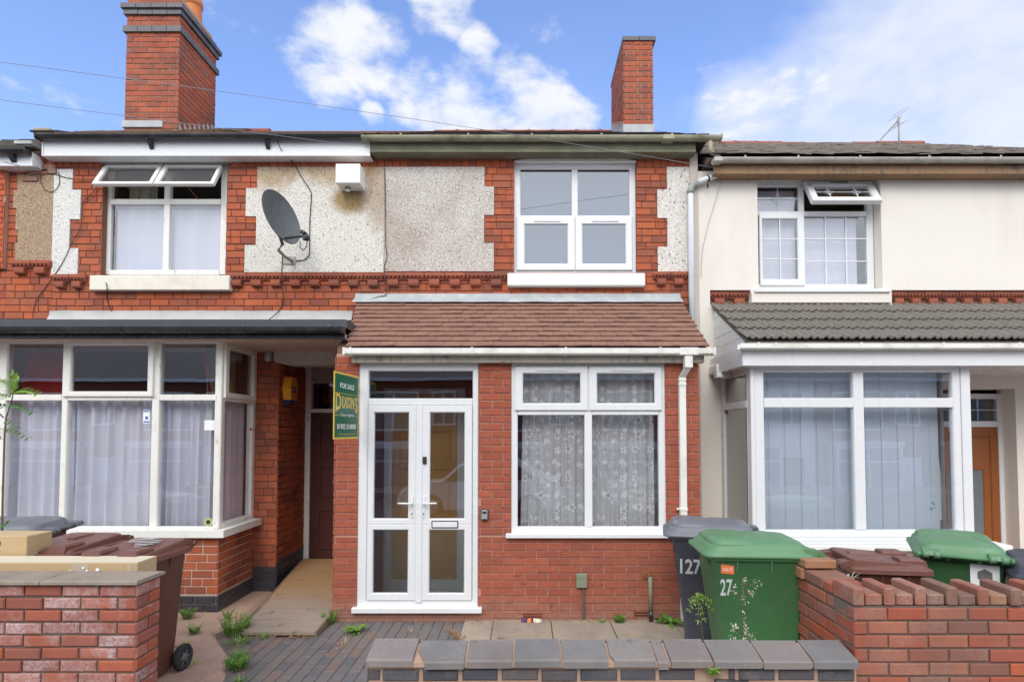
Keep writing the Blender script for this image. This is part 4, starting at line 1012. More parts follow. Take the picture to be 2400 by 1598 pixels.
# slim chimney stack
Yc = 8.66; c0, c1 = X(1433, 200, Yc), X(1502.5, 200, Yc); Yb = 9.86
zb = Z(308, Yc)-.3; zt = Z(95, Yc)
mb = MB(); mb.box(c0+.01, c1-.01, Yc+.01, Yb-.01, zb, zt, 1)
bricks(mb, FR(0, Yc+.01, 1, 0), c0+.001, c1-.001, Z(287.5, Yc), zt, .0875, .235, .1175, (), 0, .012, .010, 'e', .004)
bricks(mb, FR(c0+.01, Yb, 0, -1), 0, Yb-Yc-.01, Z(306, Yc)-.1, zt, .0875, .235, .1175, (), 0, .012, .010, 's', .004)
bricks(mb, FR(c1-.01, Yc+.01, 0, 1), 0, Yb-Yc-.01, Z(306, Yc)-.1, zt, .0875, .235, .1175, (), 0, .012, .010, 's', .004)
ch = build(mb, 'chimney', [BR_CHIM, MO_CHIM], MH)
mb = MB()
for i in range(2): mb.box(c0-.004+i*(c1-c0+.05)/2+.002, c0-.004+(i+1)*(c1-c0+.05)/2-.002, Yc-.02, Yc+.22, zt, Z(85, Yc), 0, .004)
for i in range(4): mb.box(c0-.006, c1+.045, Yc+.225+i*.25, Yc+.47+i*.25, zt, Z(85, Yc), 0, .004)
build(mb, 'blue_brick_cap', BR_BLUE, ch)
mb = MB(); mb.box(c0-.005, c1+.015, Yc-.022, Yc+.01, Z(309, Yc), Z(287.5, Yc), 0, .004)
for i in range(9):
    a = Yc+i*.13; z = Z(306, Yc)+(a-Yc)*.54
    mb.prism([(a, z-.12), (a+.128, z-.12+.07), (a+.128, z+.06), (a+.01, z+.20)], 'x', c0-.006, c0-.001)
build(mb, 'chimney_flashing', LEAD, ch)
# ---------------- porch
px0, px1 = X(770, 1150, YP), X(1607, 1150, YP)
dr = R4(823, 1100.5, 835, 1410, YP, 1110); wn = R4(1175, 1530.5, 835, 1237, YP, 1030)
hd_ = (dr[0], dr[1], Z(1410, YP), dr[3]+.3); hw_ = (wn[0], wn[1], wn[2]+.012, wn[3]+.3)
zp1 = Z(818, YP); 
mb = MB(); solid(mb, front(YP), px0, px1, -.2, zp1+.02, .1, [hd_, hw_], 1)
bricks(mb, front(YP), px0-.012, px1+.012, -.045, zp1, .0752, .225, .1125, [hd_, hw_], 0, .010, .010, 's', .003, off=.09)
solid(mb, FR(px1, YP+.0, 0, 1), 0.1, YM-YP-.01, -.2, zp1, .1, (), 1); solid(mb, FR(px0, YM-.01, 0, -1), 0, YM-YP-.11, -.2, zp1, .1, (), 1)
bricks(mb, FR(px0, YM-.01, 0, -1), 0, YM-YP+.0, -.045, zp1, .0752, .225, .1125, (), 0, .010, .010, 's', .003)
bricks(mb, FR(px1, YP-.01, 0, 1), 0, YM-YP, -.045, zp1, .0752, .225, .1125, (), 0, .010, .010, 's', .003, off=.05)
build(mb, 'porch_wall', [BR_PORCH, MO_PORCH], MH)
# air bricks
for (u0, u1, v0, v1) in ((1202, 1247, 1408, 1420), (1457, 1491, 1405, 1417)):
    mb = MB(); r = R4(u0, u1, v0, v1, YP-.01); mb.box(r[0], r[1], YP-.014, YP+.001, r[2], r[3], 0, .002)
    for i in range(8):
        for k in range(2):
            cx = r[0]+(i+.7)*(r[1]-r[0])/8.4; cz = r[2]+(k+.5)*(r[3]-r[2])/2
            mb.box(cx-.0065, cx+.0065, YP-.0155, YP-.013, cz-.008, cz+.008, 1)
    build(mb, 'air_brick', [BR_TERRA, DKGAP], MH)
# porch double doors
fd = front(YP+.02); vmD = 1110; Yd = YP+.02
d4 = lambda u0, u1, v0, v1: R4(u0, u1, v0, v1, Yd, vmD)
mb = MB(); O_ = d4(824, 1100, 824, 1398); 
ring(mb, fd, O_, d4(846, 1086.5, 853, 1380), -.05, .012, .006)
bars(mb, fd, [d4(846, 1086.5, 916, 932)], -.05, .0115, .006)
df_ = build(mb, 'door_frame', UPVC, MH)
pane(df_, fd, d4(846.5, 1086.5, 853, 916), -.02, GLASS)
for side, (L, G, H_) in enumerate((((847, 958, 932.5, 1379), (860.5, 939.5, 949, 1191.5), (857, 937, 1218, 1362)), ((971, 1086, 932.5, 1379), (989, 1068, 949, 1191.5), (988, 1066, 1218, 1362)))):
    s = MB(); l4 = d4(*L)
    zg1, zg0, zh1, zh0 = Z(949, Yd), Z(1191.5, Yd), Z(1218, Yd), Z(1362, Yd); g4 = d4(*G)
    # leaf as two stacked rings
    zm = (zg0+zh1)/2
    ring(s, fd, (l4[0], l4[1], zm, l4[3]), (g4[0], g4[1], zg0, zg1), -.03, .022, .006)
    ring(s, fd, (l4[0], l4[1], l4[2], zm), (g4[0], g4[1], zh0, zh1), -.03, .022, .006)
    lf = build(s, 'door_leaf', UPVC, MH)
    pane(lf, fd, (g4[0], g4[1], zg0, zg1), .0, GLASS); pane(lf, fd, (g4[0], g4[1], zh0, zh1), .0, FROST, 'frosted_pane')
    hu = 948 if side == 0 else 975; hx = X(hu, vmD, Yd-.03); sg = -1 if side == 0 else 1; hz = Z(1157, Yd-.03)
    s = MB(); fbox(s, fd, hx-.014, hx+.014, .022, .032, hz-.145, hz+.075, 0, .006)
    s.tube([(hx, Yd-.03, hz), (hx, Yd-.07, hz)], .011, 10); s.tube([(hx, Yd-.068, hz), (hx+sg*.03, Yd-.074, hz+.002), (hx+sg*.10, Yd-.07, hz+.004), (hx+sg*.135, Yd-.062, hz+.004)], .009, 10)
    h_ = build(s, 'door_handle', UPVC, lf)
    s = MB(); s.lathe(hx, hz-.10, [(.006, Yd-.0335), (.006, Yd-.030)], 12, axis='y'); s.box(hx-.0035, hx+.0035, Yd-.0335, Yd-.030, hz-.122, hz-.10); build(s, 'keyhole', INK, lf)
    if side == 1:
        r = d4(994, 1055, 1196, 1213); s = MB(); fbox(s, fd, r[0], r[1], .022, .030, r[2], r[3], 1, .004); fbox(s, fd, r[0]+.010, r[1]-.010, .030, .036, r[2]+.010, r[3]-.010, 0, .003); build(s, 'letter_plate', [UPVC, INK], lf)
        r = d4(973.5, 982, 1049.5, 1066); s = MB(); fbox(s, fd, r[0], r[1], .022, .040, r[2], r[3], 0, .004); build(s, 'door_sensor', INK, lf)
s = MB(); r = d4(957.5, 972.5, 932.5, 1383); fbox(s, fd, r[0], r[1], .0, .034, r[2], r[3], 0, .006); build(s, 'meeting_stile', UPVC, df_)
s = MB(); r = R4(808, 1108, 1398, 1410, YP-.05, 1404); s.box(r[0], r[1], YP-.06, YP+.06, r[2], r[3]+.004, 0, .006); build(s, 'threshold', UPVC, df_)
# porch window
vmW = 1030; f3 = front(YP+.02); Y3 = YP+.02; e4 = lambda u0, u1, v0, v1: R4(u0, u1, v0, v1, Y3, vmW)
mb = MB(); ring(mb, f3, e4(1175.5, 1530, 824, 1227.5), e4(1190.5, 1515, 845, 1210.5), -.05, .010, .006)
bars(mb, f3, [e4(1344.4, 1361.6, 845, 1210.5)], -.05, .011, .005)
for a, b in ((1190.5, 1344.4), (1361.6, 1515)): bars(mb, f3, [e4(a, b, 940, 954)], -.05, .0105, .005)
w3 = build(mb, 'porch_window', UPVC, MH)
for a, b in ((1190.5, 1344.4), (1361.6, 1515)): pane(w3, f3, e4(a, b, 954, 1210.5), -.02, GLASS)
for o, i in (((1184, 1352, 842.5, 944), (1203, 1334.5, 859.5, 927)), ((1355, 1522, 842.5, 944), (1373.5, 1505.5, 859.5, 927))):
    s = MB(); ring(s, f3, e4(*o), e4(*i), -.01, .030, .007); build(s, 'sash', UPVC, w3); pane(w3, f3, e4(*i), .005, GLASS)
    s = MB(); c = (i[0]+i[1])/2+2; r = e4(c-35, c+35, 849, 853.5); fbox(s, f3, r[0], r[1], .030, .040, r[2], r[3], 0, .003); build(s, 'trickle_vent', UPVC, w3)
s = MB(); r = R4(1163, 1546, 1227, 1237.5, YP-.05, 1232); s.box(r[0], r[1], YP-.06, YP+.05, r[2], r[3], 0, .006); build(s, 'window_sill', UPVC, w3)
curtain('lace_curtain', X(1203, 1080, YP), X(1350, 1080, YP), YP+.16, Z(1216, YP), Z(850, YP), LACE, 'flower-patterned lace curtain filling the left half of the porch window', 'lace curtains in the porch window', .022, 7, seed=21, lean0=-.03)
curtain('lace_curtain', X(1352, 1080, YP), X(1512, 1080, YP), YP+.17, Z(1216, YP), Z(850, YP), LACE, 'flower-patterned lace curtain filling the right half of the porch window', 'lace curtains in the porch window', .024, 7, seed=23)
# porch interior: hall wall with golden door
mb = MB(); yi = YM-.02
mb.box(px0+.1, px1-.1, YP+.11, yi, -.06, -.01, 0)
mb.box(-.42, -.36, YP+.12, yi, 0, 2.6, 0)
mb.box(px0+.1, px1-.1, yi, yi+.03, 0, 2.7, 1)
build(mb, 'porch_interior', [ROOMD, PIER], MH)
idx0, idx1 = X(905, 1100, YM), X(1052, 1100, YM)
s = MB(); fi = front(yi-.0)
iz1 = Z(905, YM); ring(s, fi, (idx0-.10, idx1+.10, .02, iz1+.06), (idx0, idx1, .16, iz1), .0, .05, .006); idf = build(s, 'inner_door_frame', UPVC, MH)
s = MB(); fbox(s, fi, idx0+.003, idx1-.003, .004, .030, .163, iz1-.003, 0, .003)
wd = idx1-idx0
for (p, q, c_, d_) in ((.10, .45, .12, .60), (.55, .90, .12, .60), (.10, .45, .72, 1.15), (.55, .90, .72, 1.15), (.10, .45, 1.28, 1.75), (.55, .90, 1.28, 1.75)):
    ring(s, fi, (idx0+wd*p, idx0+wd*q, .16+c_, .16+d_), (idx0+wd*p+.03, idx0+wd*q-.03, .19+c_, .13+d_), .028, .040, .006)
build(s, 'inner_door', PINE, MH)
s = MB(); s.box(-.30, -.02, YP+.75, yi, .0, .05); s.box(-.34, px1-.12, YP+.5, yi-.02, -.005, .03); build(s, 'porch_floor', ROOM, MH)
s = MB(); s.box(.0, px1-.12, yi-.03, yi-.005, .03, 2.6, 0); build(s, 'inner_wall_panel', ROOML, MH)
# fascia board and roof
yf = YP-.06
mb = MB(); r = R4(808, 1620, 815, 834, yf-.02, 825); mb.box(r[0], r[1], yf-.02, yf+.06, r[2], r[3]+.03, 0, .006); mb.box(r[0], r[1], yf+.06, YP+.02, r[3]-.01, r[3]+.0); build(mb, 'fascia', FASPORCH, MH)
mb = MB(); zg = Z(801, yf-.08); gx0, gx1 = X(791, 808, yf-.08), X(1643, 808, yf-.08)
gutter(mb, gx0, gx1, yf-.022, zg, .050, brk=[X(u, 808, yf-.08) for u in (808, 1086, 1301, 1517, 1628)], square=True)
mb.box(gx0-.004, gx0+.02, yf-.116, yf-.020, zg-.067, zg+.006); mb.box(gx1-.02, gx1+.004, yf-.116, yf-.020, zg-.067, zg+.006)
mb.box(X(1562, 808, yf-.08), X(1604, 808, yf-.08), yf-.118, yf-.018, zg-.070, zg+.004, 0, .004)
build(mb, 'porch_gutter', UPVC2, MH)
re_y, re_z = yf-.05, Z(799, yf-.05)-.0; rt_y, rt_z = YM-.01, Z(690, YM)
mb = MB(); xa_ = X(795, 795, re_y); xb_ = X(1631, 795, re_y)
tile_roof(mb, xa_, xb_, re_y, re_z, rt_y, rt_z, 11, .164, .012, .010, skew0=-.23, skew1=.02, jit=.003)
mb.prism([(re_y+.02, re_z-.012), (rt_y, rt_z-.012), (rt_y, rt_z-.06), (re_y+.02, re_z-.045)], 'x', xa_-.0, xb_-.01)
build(mb, 'porch_roof', TILE_R, MH)
mb = MB(); x = X(818, 690, YM); xe = X(1564, 690, YM)
vs = []; n = 50
for i in range(n+1):
    xx = x+(xe-x)*i/n; w_ = .005*noise.noise(Vector((xx*4, 0, 0)))
    vs += [(xx, YM-.014, Z(675.5, YM)+w_), (xx, YM-.018, Z(684, YM)), (xx, YM-.10, Z(689, YM-.1)-.0+w_), (xx, YM-.17, Z(694, YM-.17)+w_)]
mb.add(vs, [(i*4+k, (i+1)*4+k, (i+1)*4+k+1, i*4+k+1) for i in range(n) for k in range(3)], 0, True); build(mb, 'porch_flashing', LEAD, MH)
# gable cheeks under the lean-to
mb = MB(); mb.prism([(YP, zp1-.02), (YM, zp1-.02), (YM, rt_z-.07), (YP+.02, re_z+.02)], 'x', px1-.1, px1-.002); mb.prism([(YP, zp1-.02), (YM, zp1-.02), (YM, rt_z-.07), (YP+.02, re_z+.02)], 'x', px0+.002, px0+.1); build(mb, 'porch_cheek', MO_OLD, MH)
# white square downpipe of the porch
def sqpipe(mb, pts, w_=.032, d_=.028, m=0):
    rings = []
    for p in pts: rings.append([(p[0]+sx*w_, p[1]+sy*d_, p[2]) for sx, sy in ((-1, -1), (1, -1), (1, 1), (-1, 1))])
    mb.loft(rings, m, False)
yp_ = YP-.045
ux_ = lambda u, v: X(u, v, yp_)
mb = MB(); xt = X(1582, 830, yf-.07); xs_ = ux_(1569.5, 1000)
z1_, z2_, z3_ = Z(815, yf-.07), Z(845, yf-.07), Z(868, yp_)
sqpipe(mb, [(xt, yf-.07, z1_+.02), (xt, yf-.07, z2_)], .038, .036); sqpipe(mb, [(xt, yf-.07, z2_+.004), (xs_, yp_, z3_), ], .031, .030)
sqpipe(mb, [(xs_, yp_, z3_+.01), (xs_, yp_, .02)]); 
for v in (873, 884, 1170): zz = Z(v, yp_); mb.box(xs_-.037, xs_+.037, yp_-.033, yp_+.03, zz-.014, zz+.014, 0, .003)
zz = Z(1168, yp_); mb.box(xs_-.062, xs_-.036, yp_+.0, yp_+.03, zz-.02, zz+.0, 0, .003)
build(mb, 'porch_downpipe', UPVC2, MH)
# small fittings
p = P3(1114.5, 1183, YP-.03)
ks = thing('key_safe', 'grey push-button key safe on the brick pier between the porch door and window', 'key safe', (p.x, YP-.01, p.z))
mb = MB(); mb.box(p.x-.036, p.x+.036, YP-.045, YP-.011, p.z-.055, p.z+.058, 0, .010); build(mb, 'case', INK, ks)
mb = MB(); mb.box(p.x-.029, p.x+.029, YP-.054, YP-.044, p.z-.049, p.z+.048, 0, .006); build(mb, 'cover', SAFE, ks)
mb = MB(); mb.box(p.x-.02, p.x+.02, YP-.057, YP-.053, p.z+.012, p.z+.036, 0, .002); mb.box(p.x-.026, p.x+.026, YP-.056, YP-.053, p.z-.047, p.z-.038, 0, .002); build(mb, 'dial_window', INK, ks)
p = P3(1337.5, 1335, YP-.03)
eb = thing('cable_box', 'small grey-green plastic cable box with a brown conduit low on the porch wall', 'cable box', (p.x, YP-.01, 0))
mb = MB(); r = R4(1325.5, 1350.5, 1319, 1351, YP-.04); mb.box(r[0], r[1], YP-.052, YP-.011, r[2], r[3], 0, .005); mb.box(r[0]-.002, r[1]+.002, YP-.055, YP-.02, r[3]-.036, r[3]-.030, 0); build(mb, 'box', CABG, eb)
mb = MB(); r = R4(1338, 1345.5, 1352, 1421, YP-.02); mb.box(r[0], r[1], YP-.030, YP-.010, r[2], r[3], 0, .004); build(mb, 'conduit', plain('brown_conduit', (.12, .085, .07), .6), eb)
p = P3(1495, 1325, YP-.05)
wp = thing('overflow_pipe', 'sage green pipe stub with a rusty elbow rising from the slabs by the bins', 'pipe', (p.x, YP-.05, 0))
mb = MB(); q = P3(1496.5, 1432, YP-.06); mb.tube([(p.x, YP-.05, p.z), (p.x+.004, YP-.055, .12)], .019, 12); build(mb, 'pipe', CABG, wp)
mb = MB(); mb.tube([(p.x+.004, YP-.055, .125), (p.x+.005, YP-.058, -.01)], .021, 12); build(mb, 'pipe_foot', BLACKP, wp)
mb = MB(); mb.tube([(p.x+.0, YP+.0, p.z+.012), (p.x, YP-.035, p.z+.012), (p.x, YP-.05, p.z)], .016, 10); mb.lathe(p.x-.03, p.z+.01, [(.05, YP-.014), (.045, YP-.018), (.01, YP-.02)], 12, axis='y'); build(mb, 'elbow', RUSTY, wp)

# =================================================================== RIGHT HOUSE
RH = thing('rendered_house', 'cream rendered terraced house with a grey tiled bay roof and golden oak door', 'house', (4.4, YM+2, 0))
YW = YM-.03
hz_bay = (2.40, 4.60, .6, Z(850, YR)); 
W6 = R4(1743, 2027, 404, 664, YW, 530)
xd1 = X(2341, 1100, YW); dzT = Z(893, YW)
hdoor = (4.62, xd1, -.2, dzT)
gapc = [(X(1633, 685, YW), X(1727, 685, YW), Z(701, YW), Z(667, YW)), (X(2051, 685, YW), 7.2, Z(701, YW), Z(667, YW))]
mb = MB(); solid(mb, front(YW), XMR, 7.2, -.2, Z(394, YW), .27, [(W6[0], W6[1], W6[2], W6[3]), hz_bay, hdoor]+gapc, 0)
build(mb, 'wall', RENDER, RH)
mb = MB(); xpp = X(1592, 800, YM-.05)
mb.box(xpp, XMR-.0005, YM-.05, YM+.2, .0, Z(352, YM-.05), 0, .006); build(mb, 'party_pier', render_m('grey_render', (.50, .45, .40)), RH)
mb = MB()
for g in gapc: mb.box(g[0], g[1], YW+.08, YW+.27, g[2], g[3])
build(mb, 'wall_recess', MO_OLD, RH)
for g in gapc: corbels(RH, g[0]+.005, min(g[1], 6.9), YW+.085, g[3]-.004, g[2]+.004, step=.21)
Yw6 = YW+.14; f6 = front(Yw6); h4 = lambda u0, u1, v0, v1: R4(u0, u1, v0, v1, Yw6, 540)
mb = MB(); o6 = h4(1731, 2009, 417, 664); ring(mb, f6, (h4(1728, 0, 0, 1)[0], o6[1], o6[2], o6[3]+.1), h4(1744, 1994, 429, 653), -.05, 0, .006)
bars(mb, f6, [h4(1838.5, 1851, 429, 653)], -.05, .001); bars(mb, f6, [h4(1744, 1838.5, 486, 496)], -.05, .0015); bars(mb, f6, [h4(1851, 1994, 486, 497)], -.05, .0015)
w6 = build(mb, 'window_frame', UPVC, RH)
LEADC = plain('glazing_bar', (.72, .73, .74), .4)
def gridbars(fr, r, nx, nz, t, parent, w_=.006):
    m_ = MB()
    for i in range(1, nx): x = r[0]+(r[1]-r[0])*i/nx; fbox(m_, fr, x-w_, x+w_, t-.006, t+.002, r[2], r[3])
    for i in range(1, nz): z = r[2]+(r[3]-r[2])*i/nz; fbox(m_, fr, r[0], r[1], t-.0055, t+.0025, z-w_, z+w_)
    return build(m_, 'glazing_bars', LEADC, parent)
rr = h4(1744, 1838, 429.5, 486); pane(w6, f6, rr, -.02, GLASS)
def leaded(fr, r, t, parent, n=1, M=None):
    m_ = MB(); zc = (r[2]+r[3])/2; w_ = .004
    fbox(m_, fr, r[0], r[1], t, t+.004, zc-w_, zc+w_)
    for i in range(n):
        xc = r[0]+(r[1]-r[0])*(i+.5)/n*1.0
        a = min((r[1]-r[0])/n, r[3]-r[2])*.28
        if n == 1 or True: fbox(m_, fr, xc-w_, xc+w_, t, t+.0045, r[2], r[3])
        for sx, sz in ((1, 1), (1, -1), (-1, 1), (-1, -1)):
            A = FP(fr, xc+sx*a, t+.003, zc); B = FP(fr, xc+sx*a*.25, t+.003, zc+sz*a*.45); C = FP(fr, xc, t+.003, zc+sz*a*1.1)
            m_.tube([A, B, C], .0035, 5)
    if M is not None: m_.xform(M)
    return build(m_, 'leaded_pattern', LEADC, parent)
leaded(f6, rr, -.018, w6)
s = MB(); ring(s, f6, h4(1745.7, 1847.8, 491.5, 657.5), h4(1752.5, 1833, 505, 642.5), -.01, .022, .006); build(s, 'sash', UPVC, w6)
rr = h4(1752.5, 1833, 505, 642.5); pane(w6, f6, rr, .0, GLASS); gridbars(f6, rr, 2, 3, .008, w6)
rr = h4(1852, 1994, 497, 652.5); pane(w6, f6, rr, -.02, GLASS); gridbars(f6, rr, 3, 3, -.012, w6)
# opened top light
ox0, ox1 = X(1848, 421, Yw6-.03), X(2003, 421, Yw6-.03); hz = Z(421, Yw6-.03); Ls = .375; M = Matrix.Translation((0, Yw6-.03, hz)) @ Matrix.Rotation(-radians(31), 4, 'X')
fo = FR(0, 0, 1, 0); s = MB(); ring(s, fo, (ox0, ox1, -Ls, 0), (ox0+.085, ox1-.085, -Ls+.075, -.075), -.03, .03, .007); s.xform(M); build(s, 'open_sash', UPVC, w6)
s = MB(); fbox(s, fo, ox0+.08, ox1-.08, -.002, .002, -Ls+.07, -.07); s.xform(M); build(s, 'pane', GLASS_O, w6)
leaded(fo, (ox0+.085, ox1-.085, -Ls+.075, -.075), .004, w6, 2, M)
s = MB(); fbox(s, fo, (ox0+ox1)/2-.12, (ox0+ox1)/2+.10, .03, .04, -.045, -.028); s.xform(M); build(s, 'trickle_vent', CABG, w6)
mb = MB(); r = R4(1735.6, 2048, 664, 672, YW-.05, 668); mb.box(r[0], r[1], YW-.06, YW+.2, r[2], r[3], 0, .006); build(mb, 'window_sill', UPVC, w6)
mb = MB(); r = R4(1729, 2050, 672, 696.5, YW-.03, 684); mb.box(r[0], r[1], YW-.035, YW+.05, r[2], r[3], 0, .006); build(mb, 'rendered_sill', RENDER, w6)
room(RH, 2.4, 5.2, YW+.28, YM+3, Z(675, YM), ZE, ROOM)
curtain('net_curtain', X(1752, 560, Yw6), X(1838, 560, Yw6), Yw6+.10, Z(655, Yw6), Z(432, Yw6), NETB, 'plain white net behind the narrow left sash of the upstairs right window', 'nets upstairs right', .006, 3, seed=31)
curtain('net_curtain', X(1850, 560, Yw6), X(1980, 560, Yw6), Yw6+.10, Z(655, Yw6), Z(490, Yw6), NETB, 'plain white net behind the three-by-three panes upstairs on the right', 'nets upstairs right', .006, 4, seed=32)
# eaves right
ygr = YW-.17
mb = MB(); a = X(1642, 385, ygr); mb.box(a, 6.35, ygr, ygr+.025, Z(400, ygr), Z(372, ygr), 0, .003); mb.box(a, 7.2, ygr+.02, YW, Z(400, ygr), Z(398, ygr)); build(mb, 'fascia', FASBRN, RH)
mb = MB(); zg = Z(365, ygr-.06); gutter(mb, X(1636, 375, ygr), 7.2, ygr-.004, zg, .050, brk=[X(u, 375, ygr-.05) for u in (1710, 1831, 1972, 2130, 2293)])
mb.box(X(1636, 375, ygr)-.004, X(1636, 375, ygr)+.10, ygr-.112, ygr-.002, zg-.058, zg+.003, 0, .012); build(mb, 'gutter', GREYG, RH)
ezr = Z(359, ygr-.03); ryr = 10.4; rzr = Z(332, ryr)
mb = MB(); tile_roof(mb, XMR+.02, 7.2, ygr-.05, ezr, ryr, rzr, 22, .25, .012, .012, jit=.007)
mb.prism([(ygr-.02, ezr-.02), (ryr, rzr-.03), (ryr+3.8, ezr-.02)], 'x', XMR+.09, 7.2); build(mb, 'roof', SLATE, RH)
mb = MB(); x = XMR+.1
while x < 7.2: mb.lathe(ryr, rzr-.06+.015*sin(x*2), [(.10, x), (.10, x+.44)], 14, axis='x'); x += .45
for u in (1675, 1753): p = P3(u, 333, 10.2); mb.lathe(10.2, p.z-.06, [(.10, p.x-.13), (.10, p.x+.15)], 14, axis='x')
build(mb, 'roof_ridge', RIDGE, RH)
# bay
xb0, xb1 = X(1727.5, 1050, YR), X(2228, 1050, YR); zb1 = Z(841, YR); zb0 = Z(1235, YR)
f5 = front(YR); b4 = lambda u0, u1, v0, v1: R4(u0, u1, v0, v1, YR, 1050)
mb = MB(); ring(mb, f5, (b4(1737, 0, 0, 1)[0], b4(2213, 0, 0, 1)[0], zb0, zb1), (b4(1759.5, 0, 0, 1)[0], b4(2196, 0, 0, 1)[0], Z(1218.5, YR), Z(855.3, YR)), -.06, 0, .006)
bars(mb, f5, [b4(1966, 1990, 855.3, 1218.5)], -.06, .001)
for a, b in ((1759.5, 1966), (1990, 2196)): bars(mb, f5, [b4(a, b, 915, 937)], -.06, .0015)
bars(mb, f5, [(xb0, b4(1736.5, 0, 0, 1)[0], zb0, zb1), (b4(2213.5, 0, 0, 1)[0], xb1+.03, zb0, zb1)], -.08, .012)
w5 = build(mb, 'bay_window', UPVC, RH)
for a, b in ((1759.5, 1966), (1990, 2196)):
    pane(w5, f5, b4(a, b, 855.3, 915), -.03, GLASS); pane(w5, f5, b4(a, b, 937, 1218.5), -.03, GLASS)
fl = FR(xb0, YM, 0, -1); D = YM-YR
s = MB(); bars(s, fl, [(0, .12, zb0, zb1), (D-.10, D-.081, zb0, zb1)], -.06, 0); bars(s, fl, [(.12, D-.10, Z(937, YR), Z(920, YR)), (.12, D-.10, zb0, zb0+.06), (.12, D-.10, zb1-.07, zb1)], -.06, .002); build(s, 'side_light', UPVC, w5)
pane(w5, fl, (.12, D-.1, zb0+.06, Z(937, YR)), -.03, GLASS_D); pane(w5, fl, (.12, D-.1, Z(920, YR), zb1-.07), -.03, GLASS_D)
frr = FR(xb1+.03, YR+.08, 0, 1); s = MB(); bars(s, frr, [(0, .05, zb0, zb1), (D-.2, D-.08, zb0, zb1)], -.06, 0); bars(s, frr, [(.05, D-.2, Z(937, YR), Z(920, YR)), (.05, D-.2, zb0, zb0+.06), (.05, D-.2, zb1-.07, zb1)], -.06, .002); build(s, 'side_light', UPVC, w5)
pane(w5, frr, (.05, D-.2, zb0+.06, Z(937, YR)), -.03, GLASS); pane(w5, frr, (.05, D-.2, Z(920, YR), zb1-.07), -.03, GLASS)
s = MB(); s.box(xb0-.04, xb1+.10, YR-.10, YR+.1, Z(1252, YR-.1), zb0-.001, 0, .006); build(s, 'window_sill', UPVC, w5)
s = MB(); s.box(xb0-.06, X(2329, 1262, YR-.13), YR-.14, YM, Z(1267, YR-.13), Z(1252, YR-.1)-.002, 0, .006); build(s, 'stone_sill', WHITEP, w5)
s = MB(); solid(s, front(YR-.02), xb0-.03, xb1+.05, -.2, Z(1267, YR-.13)-.002, .15); solid(s, FR(xb1+.05, YR-.02, 0, 1), .15, D+.02, -.2, Z(1267, YR-.13)-.002, .15); solid(s, FR(xb0-.03, YM, 0, -1), 0, D-.13, -.2, Z(1267, YR-.13)-.002, .15); build(s, 'bay_base', RENDER, w5)
# vertical blinds
bl = thing('vertical_blind', 'pale blue vertical blinds drawn across the right-hand bay window', 'blind', ((xb0+xb1)/2, YR+.2, 1))
x = xb0+.10; k = 0
s = MB()
while x < X(2140, 1050, YR+.2):
    s.box(x, x+.0905, YR+.20+.006*(k % 2)+R.uniform(0, .002), YR+.2015+.006*(k % 2)+.001, Z(1222, YR+.2), zb1-.03); x += .086; k += 1
build(s, 'slats', BLIND, bl)
s = MB(); y = YR+.16; k = 0
while y < YM-.12:
    s.box(xb1-.13+.006*(k % 2), xb1-.1285+.006*(k % 2), y, y+.09, Z(1222, YR+.2), zb1-.03); y += .086; k += 1
build(s, 'side_slats', plain('shaded_blind_fabric', (.36, .38, .37), .9), bl)  # added slats screen the door beyond; shade is put into their grey
M = Matrix.Translation((X(2152, 1000, YR+.22), YR+.22, 0)) @ Matrix.Rotation(radians(2.5), 4, 'Y') 
s = MB(); s.prism([(X(2148, 900, YR+.22), Z(1000, YR)), (X(2150, 900, YR+.22), Z(1000, YR)), (X(2176, 1200, YR+.22), Z(1203, YR)), (X(2158, 1200, YR+.22), Z(1203, YR))], 'y', YR+.22, YR+.222); build(s, 'loose_slat', plain('cream_slat', (.70, .66, .52)), bl)
# bay interior
mb = MB(); mb.box(xb0+.05, xb0+.07, YR+.3, YM, .5, 2.6, 0); mb.box(2.30, 2.35, YM+.25, YM+3, .3, 2.75); mb.box(4.75, 4.8, YM+.25, YM+3, .3, 2.75); mb.box(2.3, 4.8, YM+3, YM+3.05, .3, 2.75)
mb.box(2.3, 4.8, YM+.24, YM+3, .3, .35); mb.box(2.3, 4.8, YM+.24, YM+3, 2.7, 2.75); mb.box(xb0+.08, xb1, YR+.1, YM+.25, zb0-.10, zb0-.05); mb.box(xb0+.02, xb1, YR+.09, YM+.25, zb1+.005, zb1+.04)
build(mb, 'interior_wall', ROOM, RH)
p = P3(2140, 1160, YR-.0)
s = MB()
for i in range(9): 
    q = (p.x+R.uniform(-.03, .04), YR-.032, p.z+R.uniform(-.05, .05)); a = R.uniform(0, 3); s.add([(q[0]+cos(a)*.014, q[1], q[2]+sin(a)*.014), (q[0]-sin(a)*.007, q[1], q[2]+cos(a)*.007), (q[0]-cos(a)*.014, q[1], q[2]-sin(a)*.014), (q[0]+sin(a)*.007, q[1], q[2]-cos(a)*.007)], [(0, 1, 2, 3)])
build(s, 'window_sticker', plain('sticker_green', (.05, .22, .15)), None, 'small green flower transfer stuck on the right-hand pane of the right bay', 'sticker')
